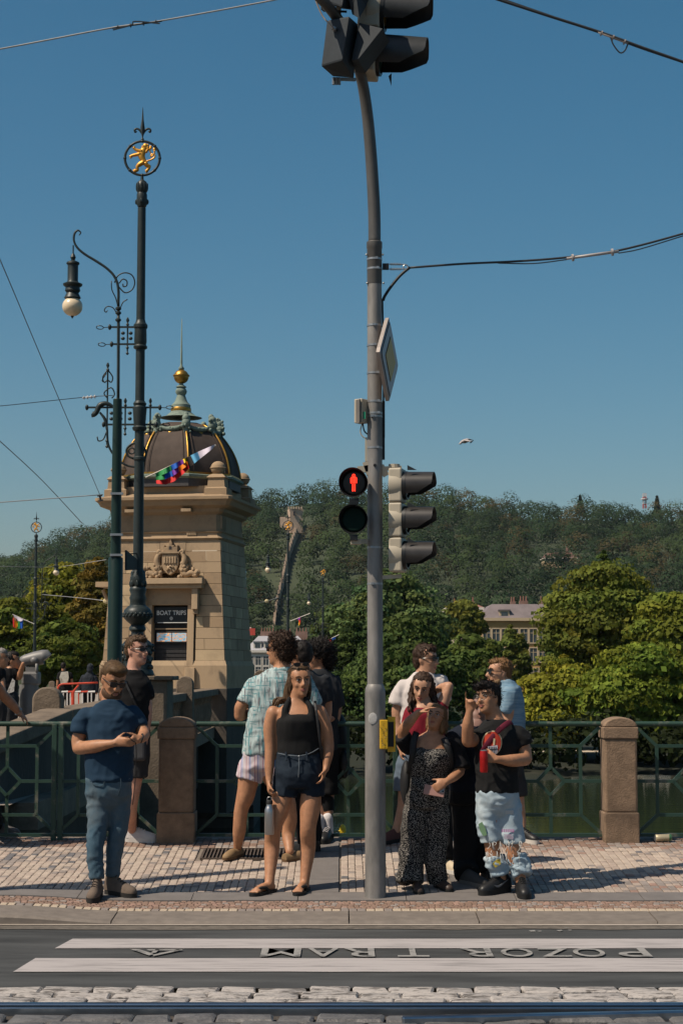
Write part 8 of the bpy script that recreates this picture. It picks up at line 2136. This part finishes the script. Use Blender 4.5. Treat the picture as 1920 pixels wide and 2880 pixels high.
# --- people on the bridge
def bridge_man(label, Y, px, head, hpx, yaw, rows, shirt, trous, sk, hm, arms=(), sleeves=(), group=None, pitch=0, **o):
    P = Person(label, Y, px, sk, group, vox=.012)
    P.head(head[0], head[1], hpx, yaw, pitch, **o)
    P.torso([(a, b, c * .86, d * .88) for a, b, c, d in rows]); P.limb([(rows[-1][0], rows[-1][1] + 6), (head[0], head[1] + hpx * .3)], [.068, .062])
    for pts, rr in arms: P.limb(pts, rr)
    ca = rows[0][0]; k = 5000 / Y; za = ZP(rows[0][1], Y)
    for s in (-1, 1):
        x = XP(ca, 2000, Y) + s * .10; P.limb([Vector((x, Y, za + .05)), Vector((x, Y, DECK + (za - DECK) * .5)), Vector((x, Y, DECK + .09))], [.085, .06, .045])
    P.finish_body(); m = P.torso(rows)
    for pts, rr in sleeves: P.limb(pts, rr, m)
    P.garment('t_shirt', m, shirt, .006, seed=int(px))
    m = MB()
    for s in (-1, 1):
        x = XP(ca, 2000, Y) + s * .10; P.limb([Vector((x, Y, za + .08)), Vector((x, Y, DECK + (za - DECK) * .5)), Vector((x, Y, DECK + .09))], [.12, .085, .07], m)
    P.garment('trousers', m, trous, .006, seed=int(px) + 1)
    for s in (-1, 1):
        x = XP(ca, 2000, Y) + s * .10; shoe(P.t, (x, Y + .05, DECK), (x, Y - .22, DECK), 'shoe', blk_sh, blk_so, 1.0, name='shoe')
    if hm: hair(P.t, P.hC, P.hR, P.hs, SHORT, hm, 160, .02, 0, (0, -.2, .5), 17, .005, vox=.01)
    return P
P = bridge_man('man in black T-shirt looking through the coin telescope', 25.2, 20, (36, 1858), 48, 95, [(10, 1980, 30, .13), (12, 1930, 30, .14), (16, 1900, 32, .13), (20, 1884, 24, .10), (30, 1878, 12, .08)], shirt_blk, short_gr, sk_tan, h_black,
    arms=[([(44, 1892), (54, 1905), (62, 1880, -.1), (66, 1866, -.15)], [.055, .048, .038, .028])], sleeves=[([(40, 1890), (48, 1898)], [.075, .065])])
P = bridge_man('bleached haired man in black at the frame edge beside the telescope', 24.2, -10, (2, 1852), 52, 80, [(-24, 1985, 34, .13), (-22, 1930, 34, .14), (-18, 1898, 36, .13), (-12, 1882, 26, .10), (-4, 1878, 13, .08)], shirt_blk, short_gr, sk_tan, hairm('hair_bleached', (.22, .20, .18)),
    arms=[([(4, 1900), (8, 1940, -.1), (20, 1960, -.15)], [.055, .048, .03])], sleeves=[([(0, 1896), (6, 1925)], [.075, .07])])
t = thing('paper_map', 'white printed paper in front of the men at the telescope', 'map', W(30, 1935, 24.0))
m = MB(); m.prism([W(*q, 24.0) for q in ((36, 1908), (43, 1915), (40, 1945), (22, 1952), (21, 1945))], (0, .01, 0)); m.build('sheet', M('paper_print', (.45, .43, .40), .8, col2=(.22, .2, .18), thr=(.5, .6), scale=30), t)
P = bridge_man('man in black with white printed back walking on the bridge', 58.0, 183, (179, 1874), 20, 175, [(183, 1940, 15, .14), (183, 1915, 16, .15), (183, 1897, 17, .14), (182, 1890, 12, .10), (180, 1886, 7, .08)], shirt_blk, trous_blk, sk_tan, h_black,
    arms=[([(167, 1898), (163, 1920), (162, 1935)], [.055, .045, .03]), ([(199, 1898), (203, 1918), (204, 1930)], [.055, .045, .03])], sleeves=[([(169, 1896), (165, 1912)], [.08, .075]), ([(197, 1896), (201, 1910)], [.08, .075])])
m = MB(); m.prism([P.p(q) for q in ((173, 1890, -.19), (192, 1888, -.19), (194, 1905, -.2), (190, 1925, -.2), (172, 1924, -.2), (168, 1905, -.2))], (0, -.006, 0)); m.build('back_print', M('back_print', (.46, .43, .37), .8, col2=(.20, .17, .13), thr=(.5, .62), scale=9), P.t)
P = bridge_man('hooded person in dark coat on the bridge behind the barrier', 58.5, 252, (255, 1879), 19, 160, [(250, 1950, 20, .17), (250, 1925, 20, .17), (251, 1905, 19, .15), (252, 1896, 13, .11), (254, 1889, 8, .09)], cloth('coat_slate', (.022, .026, .034)), trous_blk, sk_fair, None,
    arms=[([(234, 1906), (226, 1930), (224, 1950)], [.06, .05, .04]), ([(268, 1906), (272, 1930), (272, 1950)], [.06, .05, .04])], sleeves=[([(235, 1905), (227, 1928), (224, 1948)], [.085, .085, .08]), ([(267, 1905), (272, 1928), (272, 1948)], [.085, .085, .08])])
hair(P.t, P.hC, P.hR, P.hs * 1.12, [((0, -.02, .02), (.092, .10, .115)), ((0, -.05, -.06), (.09, .07, .09))], cloth('hood_slate', (.022, .026, .034)), 0, name='hood', vox=.012)
m = MB(); m.tube([P.hp(.09, .02, .0), P.hp(.07, .0, .11), P.hp(0, -.02, .145), P.hp(-.07, 0, .11), P.hp(-.09, .02, 0)], .012, 6, sub=3); m.build('hood_edge', shirt_wht, P.t)
# --- person leaning on the railing at the very edge of the frame
e1 = around(G(14, 2352), (1, -.15), .30)
P = Person('person at the frame edge leaning a bare arm with a watch on the railing', FENCE_Y - .45, -60, sk_olive)
P.head(-78, 1835, 80, -20, -2, brow=h_dark)
rows = [(-72, 2130, 46, .14), (-72, 2050, 48, .145), (-74, 1970, 54, .14), (-76, 1920, 58, .12), (-77, 1898, 36, .10), (-78, 1884, 24, .08)]
P.torso([(a, b, c * .86, d * .88) for a, b, c, d in rows]); P.limb([(-77, 1902), (-78, 1866)], [.066, .062])
P.limb([(-26, 1915), (-10, 1930, .1), (8, 1955, .2)], [.060, .054, .049]); P.limb([(6, 1952, .2), (32, 1978, .28), (57, 2008, .36)], [.050, .046, .030]); P.hand((54, 2004, .36), (86, 2032, .40), Vector((-.3, -.8, .3)), curl=.55, spread=.3)
P.limb([(-126, 1920), (-130, 2000), (-110, 2060)], [.058, .05, .04]); e2 = around(G(-95, 2350), (.6, -.4), .30)
P.limb([(-50, 2140), (-30, 2250), ank(*e1)], [.088, .06, .042]); P.limb([(-94, 2140), (-98, 2250), ank(*e2)], [.088, .06, .042]); P.finish_body()
m = P.torso(rows); P.limb([(-28, 1912), (-18, 1922, .05)], [.08, .074], m); P.limb([(-124, 1915), (-130, 1975)], [.08, .075], m); P.garment('t_shirt', m, shirt_dk, .005, seed=131)
m = P.torso([(-72, 2160, 44, .14), (-72, 2110, 45, .14)]); P.limb([(-50, 2145), (-32, 2250), ank(*e1, z=.1)], [.1, .085, .07], m); P.limb([(-94, 2145), (-98, 2250), ank(*e2, z=.1)], [.1, .085, .07], m); P.garment('trousers', m, trous_blk, .006, seed=132)
for ff in (e1, e2): shoe(P.t, *ff, 'sneaker', M('trainer_grey', (.10, .09, .085), .7, var=.2, scale=20), wht_so, 1.05, name='trainer')
hair(P.t, P.hC, P.hR, P.hs, SHORT, h_dark, 160, .02, 0, (0, -.2, .5), 18, .005)
m = MB(); m.torus(P.p((53, 2002, .355)), .034, .008, (.6, .4, -.6), 18, 6); m.build('watch_strap', M('watch_steel', (.22, .22, .22), .35, .8), P.t)
m = MB(); c = P.p((58, 1996, .32)); m.ell(c, (.018, .012, .016), None, 10, 8); m.build('watch_case', M('watch_steel', (.22, .22, .22), .35, .8), P.t)
# tiny figures on the island path
for px, py, Y, lab, ct in ((1517, 2128, 125, 'tiny dark figure standing on the lit island path', trous_blk),):
    P = Person(lab, Y, px, sk_tan, None, vox=.03); P.t.location.z = WZ + 1.25; ROOT[P.t] = Vector(P.t.location)
    P.head(px, 2112, 9.5, 160); P.torso([(px, 2132, 5, .13), (px, 2124, 6, .14), (px, 2119, 6.5, .12), (px, 2117, 3, .08)])
    for s in (-1, 1): P.limb([(px + s * 3, 2133), (px + s * 3.4, 2142), (px + s * 3.6, 2149)], [.085, .06, .05]); P.limb([(px + s * 7, 2121), (px + s * 8, 2128), (px + s * 7, 2134)], [.05, .045, .035])
    P.finish_body(); m = P.torso([(px, 2134, 6, .15), (px, 2124, 7, .16), (px, 2118.5, 7, .13)]); P.garment('t_shirt', m, shirt_blk, .004, vox=.03)
    m = MB(); [P.limb([(px + s * 3, 2133), (px + s * 3.4, 2142), (px + s * 3.6, 2147)], [.11, .085, .075], m) for s in (-1, 1)]; P.garment('trousers', m, denim_gr, .004, vox=.03)
bpy.data.scenes.remove(_tsc)
# ================================================================== haze between the lamps and the hill
m_h = bpy.data.materials.new('haze'); m_h.use_nodes = True
hn, hl = m_h.node_tree.nodes, m_h.node_tree.links
hn.remove(hn['Principled BSDF'])
pv = hn.new('ShaderNodeVolumePrincipled'); pv.inputs['Color'].default_value = (.80, .88, 1.0, 1); pv.inputs['Density'].default_value = HAZE
pv.inputs['Anisotropy'].default_value = 0.2
hl.new(pv.outputs[0], hn['Material Output'].inputs['Volume'])
m = MB(); m.box((0, 1000, 75), (3400, 2600, 260)); o = m.build('haze', m_h); o['kind'] = 'stuff'
